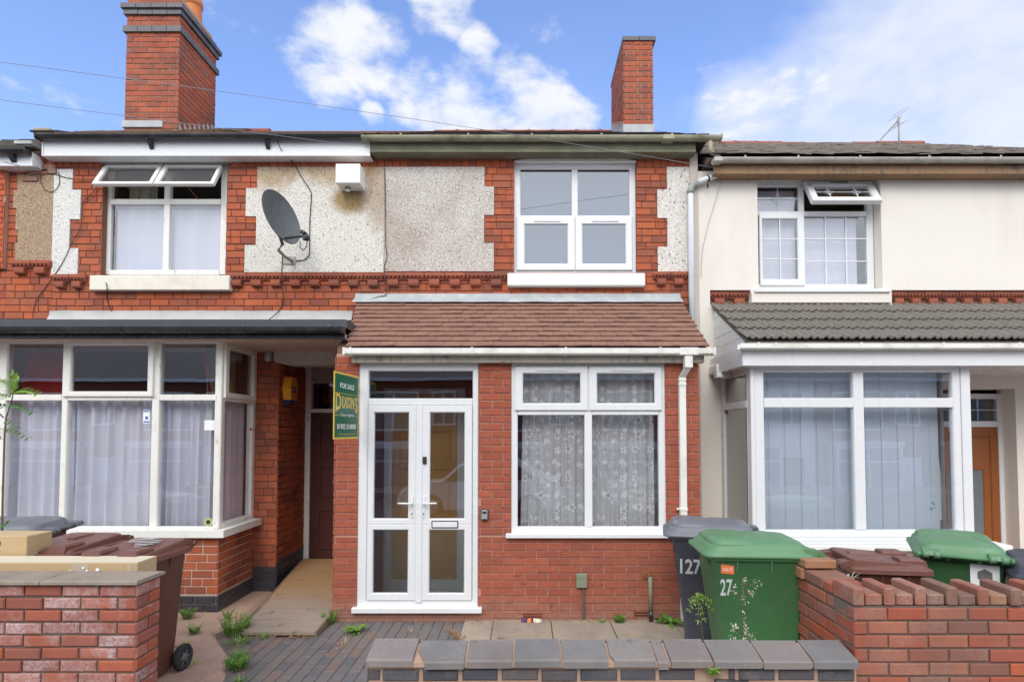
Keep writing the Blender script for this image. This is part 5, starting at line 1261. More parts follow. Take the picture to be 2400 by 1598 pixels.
# fascia, gutter, roof of the bay
yfr = YR-.12
mb = MB(); zf0, zf1 = Z(841, yfr), Z(803, yfr); mb.box(xb0-.10, 7.2, yfr, yfr+.03, zf0, zf1+.02, 0, .004); mb.box(xb0-.10, 7.2, yfr+.03, YM, zf0, zf0+.015)
mb.box(xb0-.12, xb0-.10, yfr+.004, YM, zf0+.002, zf1+.02); build(mb, 'fascia', UPVC, RH)
mb = MB(); zg = Z(789, yfr-.08); gutter(mb, X(1700, 795, yfr-.05), 7.2, yfr-.002, zg, .046, brk=[X(u, 795, yfr-.05) for u in (1742, 1781, 1976, 2164, 2338)], square=True); build(mb, 'bay_gutter', UPVC2, RH)
gy0, gz0_ = yfr-.05, Z(782, yfr-.05); gy1, gz1 = YW-.01, Z(703, YW)
xr0 = X(1721, 781, gy0)
mb = MB(); rows = 4; L = sqrt((gy1-gy0)**2+(gz1-gz0_)**2); dy, dz = (gy1-gy0)/L, (gz1-gz0_)/L; nx_, nz_ = -dz, dy
per = .155; prof = [(0, 0), (.10, .018), (.22, .020), (.32, .0), (.48, .0), (.56, .014), (.64, .014), (.72, 0), (1.0, 0)]
xs = []; x = xr0-.02
while x < 7.2:
    for (f_, h_) in prof[:-1]: xs.append((x+f_*per, h_))
    x += per
for k in range(rows):
    a0 = L*k/rows; a1 = L*(k+1)/rows+.04; vs = []
    for i, (x, h_) in enumerate(xs):
        jj = .002*noise.noise(Vector((int(x/.31)*3.3, k*5.1, 0)))*2
        for (a, b) in ((a0+jj, .030+h_), (a1, .004+h_), (a0+jj, .012+h_)): vs.append((x, gy0+dy*a+nx_*b, gz0_+dz*a+nz_*b))
    n = len(xs); mb.add(vs, [q for i in range(n-1) for q in ((i*3, (i+1)*3, (i+1)*3+1, i*3+1), (i*3+2, (i+1)*3+2, (i+1)*3, i*3))], 0, False)
mb.prism([(gy0+.02, gz0_-.01), (gy1, gz1-.01), (gy1, gz1-.06), (gy0+.02, gz0_-.05)], 'x', xr0+.01, 7.2)
build(mb, 'bay_roof', TILE_G, RH, recalc=False)
mb = MB()
zz = zf1
for i in range(5):  # shiplap gable cheek
    t0 = i/5; t1 = (i+1)/5-.006; z0_ = zf1+.02+(gz1-.05-zf1)*t0; z1_ = zf1+.02+(gz1-.05-zf1)*t1
    ya = lambda z: gy0+.08+(z-gz0_)*(gy1-gy0)/(gz1-gz0_)
    mb.prism([(max(ya(z0_), gy0+.1), z0_), (YW-.001, z0_), (YW-.001, z1_), (max(ya(z1_), gy0+.1), z1_)], 'x', xr0+.012+.002*(i % 2), xr0+.03)
build(mb, 'gable_cheek', UPVC, RH)
mb = MB(); p = P3(1684, 856, YM-.3); 
mb.box(X(1645, 860, YM-.35), X(1677, 860, YM-.35), YM-.40, YM-.30, Z(869, YM-.35), Z(857, YM-.35), 0, .006); mb.box(X(1650, 850, YM-.35), X(1672, 850, YM-.35), YM-.32, YM-.06, Z(856, YM-.3), Z(838, YM-.3), 0, .01)
build(mb, 'security_light', UPVC, None, 'white security lamp tucked between the porch gutter and the right bay', 'light')
# soffit/lintel above door, reveals, door
mb = MB(); mb.box(xb1+.04, 7.2, yfr+.05, YW-.001, Z(845, YW-.5), Z(845, YW-.5)+.03); build(mb, 'soffit', SOFFIT, RH)
yd = YW+.20; fdr = front(yd); rdr = lambda u0, u1, v0, v1: R4(u0, u1, v0, v1, yd, 1080)
du0, du1 = rdr(2297, 0, 0, 1)[0]-.86, rdr(2297, 0, 0, 1)[0]; zt0 = Z(982, yd); zt1 = zt0-1.95
mb = MB(); bars(mb, fdr, [(du0-.09, du0-.002, zt1, Z(905, yd)), (du1+.002, rdr(2313, 0, 0, 1)[0], zt1, Z(905, yd))], -.06, .012); bars(mb, fdr, [(du0-.002, du1+.002, zt0+.002, Z(968, yd)), (du0-.002, du1+.002, Z(917, yd), Z(905, yd))], -.06, .011)
dfr = build(mb, 'door_frame', UPVC, RH); rr = (du0, du1, Z(968, yd), Z(917, yd)); pane(dfr, fdr, rr, -.02, GLASS_D); leaded(fdr, rr, -.016, dfr)
s = MB(); fbox(s, fdr, du0, du1, -.045, 0, zt1+.02, zt0, 0, .003)
w_ = du1-du0
for (p, q, c_, d_) in ((.12, .88, .10, .36), (.12, .90, .48, 1.84)): ring(s, fdr, (du0+w_*p, du0+w_*q, zt1+c_, zt1+d_), (du0+w_*p+.02, du0+w_*q-.02, zt1+c_+.02, zt1+d_-.02), -.002, .018, .006)
ring(s, fdr, (du0+w_*.22, du0+w_*.80, zt1+.62, zt1+1.46), (du0+w_*.22+.035, du0+w_*.80-.035, zt1+.655, zt1+1.425), -.002, .022, .008); dr_ = build(s, 'door', OAK, RH)
s = MB(); fbox(s, fdr, du0+w_*.22+.035, du0+w_*.80-.035, 0, .006, zt1+.655, zt1+1.425); build(s, 'door_glass', plain('dark_obscure_glass', (.16, .18, .19), .15), dr_)
room(RH, 4.9, 6.2, yd+.06, yd+2, 0, 2.4, ROOMD)
# round downpipe shared at the party line
mb = MB(); yy = YM-.09; T = lambda u, v, y=yy: P3(u, v, y)
mb.tube([T(1587.5+ (1583-1587.5)*0, 436), T(1588, 450), (T(1588, 450).x, yy, Z(800, yy)-.6)], .034, 16); build(mb, 'downpipe', PIPE, RH)
mb = MB(); mb.tube([T(1588, 446), T(1588, 436), T(1594, 425), T(1604, 420)], .038, 14); mb.tube([T(1651, 403), T(1657, 396), T(1660, 385, yy-.02), T(1660, 372, yy-.05)], .036, 14)
for u, v in ((1607, 418.5), (1650, 404)): pass
build(mb, 'pipe_elbow', PIPEG, RH)
mb = MB(); mb.tube([T(1602, 420.5), T(1653, 402)], .034, 16); build(mb, 'pipe_offset', PIPE, RH)
mb = MB(); a_, b_ = T(1627, 411.5), T(1630, 410.5); mb.tube([a_, b_], .040, 16); mb.tube([(a_.x, yy-.03, a_.z-.03), (a_.x-.006, yy-.02, a_.z-.12)], .010, 8); build(mb, 'pipe_bracket', BLACKP, RH)
mb = MB(); mb.tube([T(1633, 318, yg-.05), T(1633, 345, yg-.05), T(1638, 352, yg-.04), T(1652, 360, yg-.03), T(1654, 368, yg-.03)], .030, 14); build(mb, 'outlet_pipe', GREENG, MH)
# =================================================================== GROUND
def sheet(name, poly, z, mat, kind='structure', thick=.0):
    mb = MB(); n = len(poly); mb.add([(x, y, z) for x, y in poly], [tuple(range(n))])
    return build(mb, name, mat, None, kind=kind, recalc=False)
mb = MB(); S = 60
mb.add([(-S, 3.05, -.02), (S, 3.05, -.02), (S, 60, -.02), (-S, 60, -.02)], [(0, 1, 2, 3)])
mb.add([(-S, -70, -.30), (S, -70, -.30), (S, 1.0, -.30), (-S, 1.0, -.30)], [(0, 1, 2, 3)])
mb.add([(-S, 1.0, -.30), (S, 1.0, -.30), (S, 1.0, -.14), (-S, 1.0, -.14)], [(0, 1, 2, 3)])
build(mb, 'ground', GROUND, kind='structure', recalc=False)
sheet('road', [(-S, -7), (S, -7), (S, .86), (-S, .86)], -.295, ASPH)
mb = MB(); mb.box(-S, S, .88, 3.1, -.5, -.13); mb.box(-S, S, .74, .875, -.5, -.14, 0, .012); mb.box(-S, S, -9.2, -7.02, -.5, -.15); build(mb, 'pavement', PAVE, kind='structure')
# block paving (real blocks)
def ground_y(v): return H/((v-991)/F)
blocks = MB(); GZ = 0.0
bx0_, bx1_ = -2.72, -.52
blocks.box(-2.9, -.50, 3.05, 5.66, -.06, -.008, 1)
poly_l = lambda y: -2.66+(5.2-y)*.02 if y < 5.2 else -1.93     # left limit of paving
x = -2.90; k = 0
while x < -.62:
    y = 3.06+(0 if k % 2 else -.10)
    while y < 5.615:
        a, b = max(y, 3.06), min(y+.2, 5.617)
        if b-a > .03 and not (x < -1.97 and a > 5.15):
            dz = R.uniform(-.0015, .0015)
            vs = None
            blocks.box(x+.0025, x+.0975, a+.0025, b-.0025, -.05, dz, 0, .004)
        y += .2
    x += .1; k += 1
build(blocks, 'block_paving', [PAVER, GROUND], kind='structure')
mb = MB(); sx = [X(1058, 1450, 5.2), X(1131, 1450, 5.2), X(1278, 1450, 5.2), X(1415, 1450, 5.2), X(1560, 1450, 5.2), 1.98]
slabs = [(-.60, -.315), (-.31, .255), (.262, .845), (.852, 1.46), (1.466, 2.2)]
for i, (a, b) in enumerate(slabs):
    mb.box(a, b, 5.0+.0*i, YP-.012, -.05, .012+.003*(i % 2), 0, .006); mb.box(a+.04*(i % 3), b+.04*((i+1) % 3)-.005, 4.36, 4.99, -.05, .011, 0, .006); mb.box(a, b, 3.5, 4.352, -.05, .009, 0, .006)
build(mb, 'paving_slabs', SLAB, kind='structure')
mb = MB()
# pink concrete path beside the left bay: irregular edge towards the paving
edge = [(-2.05, 3.06), (-2.12, 3.6), (-2.236, 4.2), (-2.30, 4.38), (-2.37, 4.51), (-2.44, 4.64), (-2.485, 4.76), (-2.60, 4.90), (-2.72, 5.05), (-2.84, 5.2), (-2.93, 5.33), (-2.80, 5.5), (-2.88, 6.0), (-2.95, 6.62)]
xs_l = [-6.5]*len(edge)
vs = []
for (xr, y) in edge: vs += [(-6.5, y, .010), (xr-.05, y, .012), (xr, y, -.015)]
mb.add(vs, [(i*3+k, i*3+k+1, (i+1)*3+k+1, (i+1)*3+k) for i in range(len(edge)-1) for k in (0, 1)], 0, False)
build(mb, 'garden_path', CPATH, kind='structure', recalc=False)
mb = MB(); mb.box(2.2, 7, 3.3, YM, -.05, .01); build(mb, 'right_garden_path', CPATH, kind='structure')

# =================================================================== RAMP
rp = thing('wooden_ramp', 'weathered ridged wooden ramp sloping up to the brown passage door', 'ramp', (-2.4, 5.2, 0))
fl_, fr_ = X(553, 1455, 5.2), X(730, 1455, 5.2); 
bl_, br2 = -2.93, -1.97; yb_ = YD-.04; zb_r = Z(1284, yb_)
def RP(f, s, z=0): # f along 0..1, s across 0..1
    y = 5.2+(yb_-5.2)*f; xl_ = fl_+(bl_-fl_)*f; xr_ = min(fr_+.012*0, -1.945) if f < .2 else -1.965
    return Vector((xl_+(xr_-xl_)*s, y, .045+(zb_r-.045)*f+z))
mb = MB(); nb = 16
for i in range(nb):
    f0 = i/nb+.0012; f1 = (i+1)/nb-.0012; 
    m_ = 6
    # ridged board: alternating grooves
    vs = []; prof = []
    for k in range(m_):
        a = f0+(f1-f0)*k/m_; b = f0+(f1-f0)*(k+.62)/m_; prof += [(a, .0), (b, 0), (b+.0004, -.004), (f0+(f1-f0)*(k+1)/m_-.0004, -.004)]
    prof += [(f1, 0)]
    dz = R.uniform(-.002, .002)
    for f_, z_ in prof: vs += [RP(f_, 0, z_+dz), RP(f_, 1, z_+dz)]
    n = len(prof); mb.add(vs, [(j*2, j*2+1, j*2+3, j*2+2) for j in range(n-1)])
    mb.add([RP(f0, 0, dz), RP(f0, 1, dz), RP(f0, 1, -.028), RP(f0, 0, -.028), RP(f1, 0, dz), RP(f1, 1, dz), RP(f1, 1, -.028), RP(f1, 0, -.028)], [(0, 1, 2, 3), (4, 5, 6, 7), (0, 3, 7, 4), (1, 2, 6, 5), (3, 2, 6, 7)])
build(mb, 'boards', DECK, rp, recalc=False)
mb = MB()
for s_ in (0.0, 1.0):
    o = -.02 if s_ == 0 else .0
    p0, p1 = RP(0, s_), RP(1, s_)
    vs = [(p0.x+o, p0.y, p0.z+.002), (p1.x+o, p1.y, p1.z+.002), (p1.x+o, p1.y, .0), (p0.x+o, p0.y, 0), (p0.x+o+.019, p0.y, p0.z+.002), (p1.x+o+.019, p1.y, p1.z+.002), (p1.x+o+.019, p1.y, 0), (p0.x+o+.019, p0.y, 0)]
    mb.add(vs, [(0, 1, 2, 3), (4, 5, 6, 7), (0, 1, 5, 4), (3, 2, 6, 7), (0, 3, 7, 4), (1, 2, 6, 5)])
build(mb, 'side_rail', plain('rail_wood', (.20, .14, .10), .8, .2, 20, .3), rp)

# =================================================================== GARDEN WALLS
yl = 3.44; xlw = X(313, 1450, yl)
gl = thing('garden_wall', 'low garden wall of white-bloomed red bricks under a grey concrete coping, bottom left', 'garden wall', (-3.3, yl+.1, -.15))
ztop = Z(1342, yl)
mb = MB(); solid(mb, front(yl+.008), -4.6, xlw-.008, -.2, ztop, .208, (), 1)
zz0 = ztop-.0756*15
bricks(mb, front(yl+.008), -4.6, xlw, zz0, ztop-.002, .0756, .229, .115, (), 0, .011, .014, 's', .007, .002, off=.07)
bricks(mb, FR(xlw-.008, yl-.004, 0, 1), 0, .215, zz0, ztop-.002, .0756, .229, .115, (), 0, .011, .012, 's', .007, .002, off=.0)
build(mb, 'brickwork', [BR_LEFT, MO_LEFT], gl)
mb = MB(); xc1 = X(369, 1315, yl+.22)
# weathered slab coping, slightly sloping to the front
for a, b in ((-4.8, X(101, 1330, yl)-.003), (X(101, 1330, yl)+.003, None)):
    xe = xlw+.02 if b is None else b
    zc = ztop+.002; 
    prof = [(yl-.035, zc), (yl-.035, zc+.017), (yl-.028, zc+.023), (yl+.20, zc+.022), (yl+.235, zc+.018), (yl+.24, zc)]
    mb.prism(prof, 'x', a, xe, 0)
build(mb, 'coping_slab', COPC, gl)
# -- low blue-brick wall
yb0 = 3.20
gb = thing('garden_wall', 'low front wall of dark blue bricks with slanted blue coping blocks', 'garden wall', (.5, yb0+.1, -.15))
xw0 = X(848, 1535, yb0); xw1 = X(1972, 1535, yb0)
zc = Z(1537, yb0-.03)
mb = MB(); hol = [(X(1600, 1550, yb0), X(1676, 1550, yb0), Z(1590, yb0), Z(1543, yb0))]
solid(mb, front(yb0+.012), xw0, xw1, -.2, zc-.004, .17, [], 1)
bricks(mb, front(yb0+.012), xw0-.003, xw1, zc-.083*8, zc-.012, .083, .225, .115, hol, 0, .021, .012, 's', .009, .004, off=.04)
bricks(mb, FR(xw0, yb0+.18, 0, -1), 0, .17, zc-.083*8, zc-.012, .083, .225, .115, (), 0, .015, .010, 's', .006, .003)
build(mb, 'brickwork', [BR_BLUE, MO_BLUE], gb)
mb = MB(); us = [838, 951, 1070, 1180, 1292, 1403, 1512, 1541, 1640, 1755, 1870, 1978]
zr = Z(1471, yb0+.16)
tops = [(yb0-.03, zc), (yb0-.028, zc+.034), (yb0-.020, zc+.044), (yb0+.155, zr-.004), (yb0+.165, zr), (yb0+.175, zr-.004), (yb0+.24, zr-.06), (yb0+.24, zc)]
for a, b in zip(us, us[1:]):
    xa, xb = X(a, 1535, yb0-.03)+.0075, X(b, 1535, yb0-.03)-.0075
    if a == 1512: xa -= .003
    dz = R.uniform(-.007, .007); dy_ = R.uniform(-.007, .007); n = len(tops)
    vs = [(xa, y+dy_, z+dz) for y, z in tops]+[(xb, y+dy_, z+dz+R.uniform(-.001, .001)) for y, z in tops]
    if a in (951, 1403): # chipped front corner
        kk = .055 if a == 951 else .02
        vs[1] = (xa+kk, vs[1][1], vs[1][2]); vs[0] = (xa+kk, vs[0][1], vs[0][2]); vs[2] = (xa+kk*.9, vs[2][1]+.0, vs[2][2])
        t_k = .55 if a == 951 else .2; vs[3] = (xa, vs[2][1]+(vs[3][1]-vs[2][1])*t_k, vs[2][2]+(vs[3][2]-vs[2][2])*t_k)
    mb.add(vs, [(i, (i+1) % n, n+(i+1) % n, n+i) for i in range(n)]+[tuple(range(n)), tuple(range(2*n-1, n-1, -1))])
for a in (895, 1246, 1447):  # fixing holes
    xa = X(a, 1473, yb0+.15); mb.lathe(xa, yb0+.150, [(.014, zr-.006), (.014, zr+.003), (.007, zr+.003), (.007, zr-.003)], 12)
build(mb, 'coping_block', SADDLE, gb)
mb = MB(); mb.prism([(yb0-.018, zc+.002), (yb0-.016, zc+.028), (yb0+.155, zr-.014), (yb0+.225, zr-.065), (yb0+.225, zc+.002)], 'x', xw0+.01, xw1-.02); build(mb, 'coping_mortar', MO_BLUE, gb)
mb = MB(); M = Matrix.Translation((X(1645, 1556, yb0-.02), yb0+.0, Z(1586, yb0))) @ Matrix.Rotation(radians(4), 4, 'Y')
mb.box(.0, .20, -.03, .09, 0, .062, 0, .006, M); build(mb, 'loose_brick', BR_BLUE, gb)
# -- right wall
yr = 3.25; xr_ = X(1967, 1500, yr)
gr = thing('garden_wall', 'reddish brick garden wall with a castellated brick-on-edge top, bottom right', 'garden wall', (3, yr+.1, -.15))
zt_w = Z(1394, yr); crs = .0785
mb = MB(); zz0 = zt_w-crs*15
solid(mb, front(yr+.01), xr_, 4.3, -.2, zt_w, .205, (), 1); fl2 = FR(xr_+.01, 3.92, 0, -1)
solid(mb, fl2, 0, .46, -.2, zt_w+.0, .2, (), 1)
bricks(mb, front(yr+.01), xr_, 4.3, zz0, zt_w-.002, crs, .232, .115, (), 0, .011, .012, 's', .005, .002, off=.04)
bricks(mb, fl2, 0, .67, zz0, zt_w-.002, crs, .232, .115, (), 0, .011, .012, 's', .005, .002, off=.1)
build(mb, 'brickwork', [BR_RIGHT, MO_LEFT], gr)
mb = MB(); x = xr_-.004
hi, lo = zt_w+.105, zt_w+.066
mb.box(x, x+.062, yr-.006, yr+.222, zt_w+.004, hi, 0, .007); x += .072
k = 0
while x < 4.2:
    if k % 2 == 0: mb.box(x, x+.098, yr-.0+R.uniform(0, .008), yr+.218, zt_w+.004, lo+R.uniform(-.003, .003), 0, .007); x += .108
    else: 
        M = Matrix.Translation((x, 0, 0)) @ Matrix.Rotation(R.uniform(-.02, .02), 4, 'Z') @ Matrix.Translation((0, 0, 0))
        mb.box(x, x+.064, yr-.012+R.uniform(0, .012), yr+.224, zt_w+.004, hi+R.uniform(-.004, .004), 0, .008); x += .074
    k += 1
# along the return
y = yr+.232; z_ = zt_w
for (dy_, hh, w_) in ((.105, .062, .0), (.225, .070, .0), (.225, .075, .02)):
    mb.box(xr_-.004-w_, xr_+.21, y, y+dy_-.01, zt_w+.004, zt_w+.004+hh, 0, .007); y += dy_
mb.box(xr_-.012, xr_+.20, 3.78, 3.925, zt_w+.085, zt_w+.142, 0, .007)
build(mb, 'castellated_coping', [BR_CAP], gr)

# =================================================================== WHEELIE BINS
def rr_ring(w_, d_, r, z, cy=0.0, n=6, cx=0, tilt=0.0, bulge=0):
    pts = []
    r = min(r, w_/2-.001, d_/2-.001)
    for sx, sy, a0 in ((1, -1, -pi/2), (1, 1, 0), (-1, 1, pi/2), (-1, -1, pi)):
        for k in range(n+1):
            q = a0+pi/2*k/n
            x = sx*(w_/2-r)+r*cos(q); y = sy*(d_/2-r)+r*sin(q)
            pts.append(Vector((cx+x, cy+y, z+tilt*(y))))
    return pts
def wheelie_bin(label, loc, rz, size, mb_body, mb_lid, style='dome', group='wheelie bins', scale=1.0):
    w_, d_, h_ = size
    t = thing('wheelie_bin', label, 'wheelie bin', loc, group); t.rotation_euler = (0, 0, rz)
    O = Vector(loc)
    def bl(m_, name, mats, parent=t):
        return build(m_, name, mats, parent, local=True)
    # body: tapered, front face slopes in more at the bottom
    b = MB(); zt = h_-.115
    rings = [rr_ring(w_*.66, d_*.60, .035, .035, d_*.03), rr_ring(w_*.70, d_*.64, .035, .05, d_*.03), rr_ring(w_*.74, d_*.68, .035, .24, d_*.035), rr_ring(w_*.90, d_*.87, .035, zt, .0),
             rr_ring(w_*.905, d_*.875, .035, zt+.001), rr_ring(w_*.97, d_*.96, .07, zt+.006), rr_ring(w_*.985, d_*.975, .07, zt+.035), rr_ring(w_*.93, d_*.92, .06, zt+.038), rr_ring(w_*.80, d_*.78, .06, zt-.1)]
    b.loft(rings, 0, True)
    for sx in (-1, 1):            # ribs under the rim
        for fy in (-.22, .10):
            b.prism([(sx*w_*.445, zt+.004), (sx*w_*.485, zt+.004), (sx*w_*.449, zt-.075)], 'y', d_*fy-.005, d_*fy+.005)
    for fx in (-.25, .25): b.prism([(-d_*.435, zt+.004), (-d_*.475, zt+.004), (-d_*.438, zt-.07)], 'x', w_*fx-.005, w_*fx+.005)
    # axle housing
    b.box(-w_*.33, w_*.33, d_*.27, d_*.40, .06, .19, 0, .02)
    bo = bl(b, 'body', mb_body)
    a = MB(); a.lathe(d_*.40, .10, [(.010, -w_*.47), (.010, w_*.47)], 12, axis='x'); bl(a, 'axle', STEEL)
    for sx in (-1, 1):
        a = MB(); a.lathe(d_*.40, .10, [(.06, sx*w_*.40), (.092, sx*w_*.398), (.10, sx*(w_*.40+.010)), (.10, sx*(w_*.40+.038)), (.092, sx*(w_*.40+.047)), (.062, sx*(w_*.40+.046)), (.058, sx*(w_*.40+.036))], 26, axis='x'); wh = bl(a, 'wheel', RUBBER)
        a = MB(); a.lathe(d_*.40, .10, [(.062, sx*w_*.402), (.060, sx*(w_*.40+.034)), (.030, sx*(w_*.40+.036)), (.028, sx*(w_*.40+.050)), (.010, sx*(w_*.40+.052))], 20, axis='x')
        for k in range(6):
            q = k*pi/3; a.box(-.006, .006, .02, .058, -.003, .003, 0, 0, Matrix.Translation((sx*(w_*.40+.040), d_*.40, .10)) @ Matrix.Rotation(pi/2, 4, 'Y') @ Matrix.Rotation(q, 4, 'Z'))
        bl(a, 'hub', HUB, wh)
    # rear handle bar with brackets
    a = MB(); yh = d_*.5+.045; zh = zt+.050
    a.tube([(-w_*.47, yh, zh), (w_*.47, yh, zh)], .015, 12)
    for sx in (-.44, -.16, .16, .44): a.prism([(d_*.47, zt+.0), (d_*.47, zt+.035), (yh, zh+.014), (yh+.012, zh-.005), (yh-.02, zh-.035)], 'x', w_*sx-.012, w_*sx+.012)
    for sx in (-1, 1): a.lathe(yh, zh, [(.021, sx*w_*.455), (.021, sx*w_*.49)], 12, axis='x')
    bl(a, 'handle', mb_body)
    # lid
    l = MB(); zl = zt+.040; f = -.03 if style == 'dome' else -.02
    cyl = -.008
    W2_, D2_ = w_*1.0, d_*1.02
    if style == 'dome':
        rs = [rr_ring(W2_*.99, D2_*.99, .08, zl, cyl), rr_ring(W2_*1.02, D2_*1.02, .08, zl-.012, cyl), rr_ring(W2_*1.035, D2_*1.03, .085, zl-.008, cyl), rr_ring(W2_*1.02, D2_*1.02, .085, zl+.012, cyl),
              rr_ring(W2_*.93, D2_*.94, .09, zl+.022, cyl), rr_ring(W2_*.90, D2_*.91, .09, zl+.058, cyl, tilt=.02), rr_ring(W2_*.82, D2_*.84, .10, zl+.078, cyl, tilt=.03), rr_ring(W2_*.55, D2_*.6, .12, zl+.100, cyl, tilt=.03), rr_ring(W2_*.2, D2_*.25, .05, zl+.108, cyl, tilt=.03)]
        l.loft(rs, 0, True)
        # pressed wave on the front half of the lid
        rs = [rr_ring(W2_*.86, D2_*.46, .10, zl+.040, cyl-D2_*.20), rr_ring(W2_*.84, D2_*.44, .10, zl+.085, cyl-D2_*.20, tilt=-.02), rr_ring(W2_*.70, D2_*.34, .09, zl+.106, cyl-D2_*.20, tilt=-.02), rr_ring(W2_*.3, D2_*.12, .04, zl+.112, cyl-D2_*.2)]
        l.loft(rs, 0, True)
    else:
        rs = [rr_ring(W2_*.99, D2_*.99, .05, zl, cyl), rr_ring(W2_*1.0, D2_*1.0, .05, zl-.040, cyl), rr_ring(W2_*1.03, D2_*1.03, .05, zl-.038, cyl), rr_ring(W2_*1.02, D2_*1.02, .05, zl-.006, cyl), rr_ring(W2_*1.0, D2_*1.0, .05, zl+.0, cyl),
              rr_ring(W2_*.93, D2_*.93, .05, zl+.008, cyl+.01), rr_ring(W2_*.90, D2_*.90, .05, zl+.040, cyl+.015, tilt=.06), rr_ring(W2_*.86, D2_*.86, .05, zl+.047, cyl+.015, tilt=.07), rr_ring(W2_*.3, D2_*.3, .04, zl+.052, cyl+.01, tilt=.07)]
        l.loft(rs, 0, False)
        for sx in (-1, 1):       # raised pads with stepped front
            cx = sx*W2_*.27
            rs = [rr_ring(W2_*.30, D2_*.34, .015, zl+.002, -D2_*.31, cx=cx), rr_ring(W2_*.28, D2_*.32, .015, zl+.052, -D2_*.30, cx=cx), rr_ring(W2_*.22, D2_*.27, .015, zl+.066, -D2_*.28, cx=cx)]
            l.loft(rs, 0, False)
        l.prism([(-W2_*.10, zl+.02), (W2_*.10, zl+.02), (W2_*.05, zl+.07), (-W2_*.05, zl+.07)], 'y', D2_*.02, D2_*.34)
        l.prism([(-W2_*.14, zl+.004), (W2_*.14, zl+.004), (W2_*.12, zl+.022), (-W2_*.12, zl+.022)], 'y', -D2_*.46, -D2_*.2)
    for sx in (-.40, -.28, .28, .40): l.tube([(w_*sx-.02, yh, zh), (w_*sx+.02, yh, zh)], .025, 12)
    for sx in (-.34, .34): l.prism([(d_*.40, zl), (d_*.40, zl+.05), (yh, zh+.026), (yh+.02, zh)], 'x', w_*sx-.05, w_*sx+.05)
    li = bl(l, 'lid', mb_lid)
    return t, bo, li
def text_mb(s, size, fn, thick=.0008, font_scale=(1, 1), m=0, align='CENTER', shear=0, weight=0.0):
    c = bpy.data.curves.new('lettering', 'FONT'); c.body = s; c.size = size; c.align_x = align; c.align_y = 'CENTER'; c.fill_mode = 'FRONT'; c.shear = shear; c.offset = weight; c.resolution_u = 3
    ob = bpy.data.objects.new('lettering', c); COL.objects.link(ob)
    dg = bpy.context.evaluated_depsgraph_get(); me = bpy.data.meshes.new_from_object(ob.evaluated_get(dg))
    mb = MB(); mb.add([fn(v.co.x*font_scale[0], v.co.y*font_scale[1]) for v in me.vertices], [tuple(p.vertices) for p in me.polygons], m)
    bpy.data.objects.remove(ob); bpy.data.curves.remove(c); bpy.data.meshes.remove(me); return mb
S240 = (.575, .73, 1.07); S140 = (.48, .55, 1.06)
# middle garden
yG = 3.95
bG, bGb, bGl = wheelie_bin('green wheelie bin with a bulging lid marked 27, right behind the low blue-brick wall', (1.665, yG+.22, .012), -pi/2+radians(-4), (.575, .73, 1.09), BIN_G, BIN_GL)
bK, bKb, bKl = wheelie_bin('charcoal wheelie bin marked 127 half hidden behind the middle green bin', (1.62, 4.92, .012), -pi/2+radians(-14), (.575, .73, 1.08), BIN_K, BIN_KL)
# left garden
b1, b1b, b1l = wheelie_bin('brown wheelie bin with white spray paint on its lid, closest to the passage ramp', (-2.95, 4.25, .01), radians(-3), (.50, .58, 1.04), BIN_B, BIN_BL, 'flat')
b2, b2b, b2l = wheelie_bin('brown wheelie bin in the middle of the left group, behind the cardboard box', (-3.58, 4.40, .01), radians(-3), (.50, .58, 1.055), BIN_B, BIN_BL, 'flat')
b3, b3b, b3l = wheelie_bin('charcoal wheelie bin at the back of the left group, under the bay window', (-4.52, 4.90, .01), radians(-74), (.58, .74, 1.09), BIN_K, BIN_KL)
# right garden
b4_, _, _ = wheelie_bin('brown wheelie bin with its lid level with the right garden wall', (2.66, 4.25, .01), radians(82), (.48, .55, .975), BIN_B, BIN_BL, 'flat')
b5, b5b, _ = wheelie_bin('green wheelie bin with a white label, behind the right garden wall', (3.42, 4.45, .01), radians(150), (.575, .73, 1.03), BIN_G, BIN_GL)
b6, _, _ = wheelie_bin('dark grey wheelie bin at the right edge of the picture', (3.74, 3.92, .01), radians(150), (.575, .73, .97), BIN_K, BIN_K)
# ---- numbers and stickers on the bins (parts, in bin space)
def side_fn(w_, d_, h_, side, y0, z0):
    zt = h_-.115
    def half(z): 
        k = (z-.24)/(zt-.24); return w_*(.74+(.90-.74)*k)/2+.0015
    if side == 'front':
        def halfd(z): k = (z-.24)/(zt-.24); return -(d_*(.68+(.87-.68)*k)/2)+d_*.035*(1-k)-.0015
        return lambda x, y: (y0+x, halfd(z0+y), z0+y)
    sx = 1 if side == 'right' else -1
    return lambda x, y: (sx*half(z0+y), y0+x*sx, z0+y)
t_ = text_mb('27', .16, side_fn(.575, .73, 1.09, 'right', -.235, .785), font_scale=(.52, 1.0), weight=.003); build(t_, 'painted_number', PAINTW, bG, local=True)
fn = side_fn(.575, .73, 1.09, 'right', -.225, .918); s = MB(); s.add([fn(-.045, -.026), fn(.045, -.034), fn(.045, .026), fn(-.045, .036)], [(0, 1, 2, 3)]); stq = build(s, 'orange_sticker', ORANGE, bG, local=True)
fn2 = lambda x, y: tuple(Vector(fn(x, y))+Vector((.0008, 0, 0))); t_ = text_mb('SULO', .034, fn2, font_scale=(.8, 1)); build(t_, 'sticker_lettering', SWHITE, stq, local=True)
t_ = text_mb('127', .105, side_fn(.575, .73, 1.08, 'front', -.06, .80), font_scale=(.8, 1), weight=.004); build(t_, 'painted_number', PAINTW, bK, local=True)
t_ = text_mb('127', .17, side_fn(.575, .73, 1.08, 'right', -.18, .74), font_scale=(.75, 1), weight=.004); build(t_, 'painted_number', PAINTW, bK, local=True)
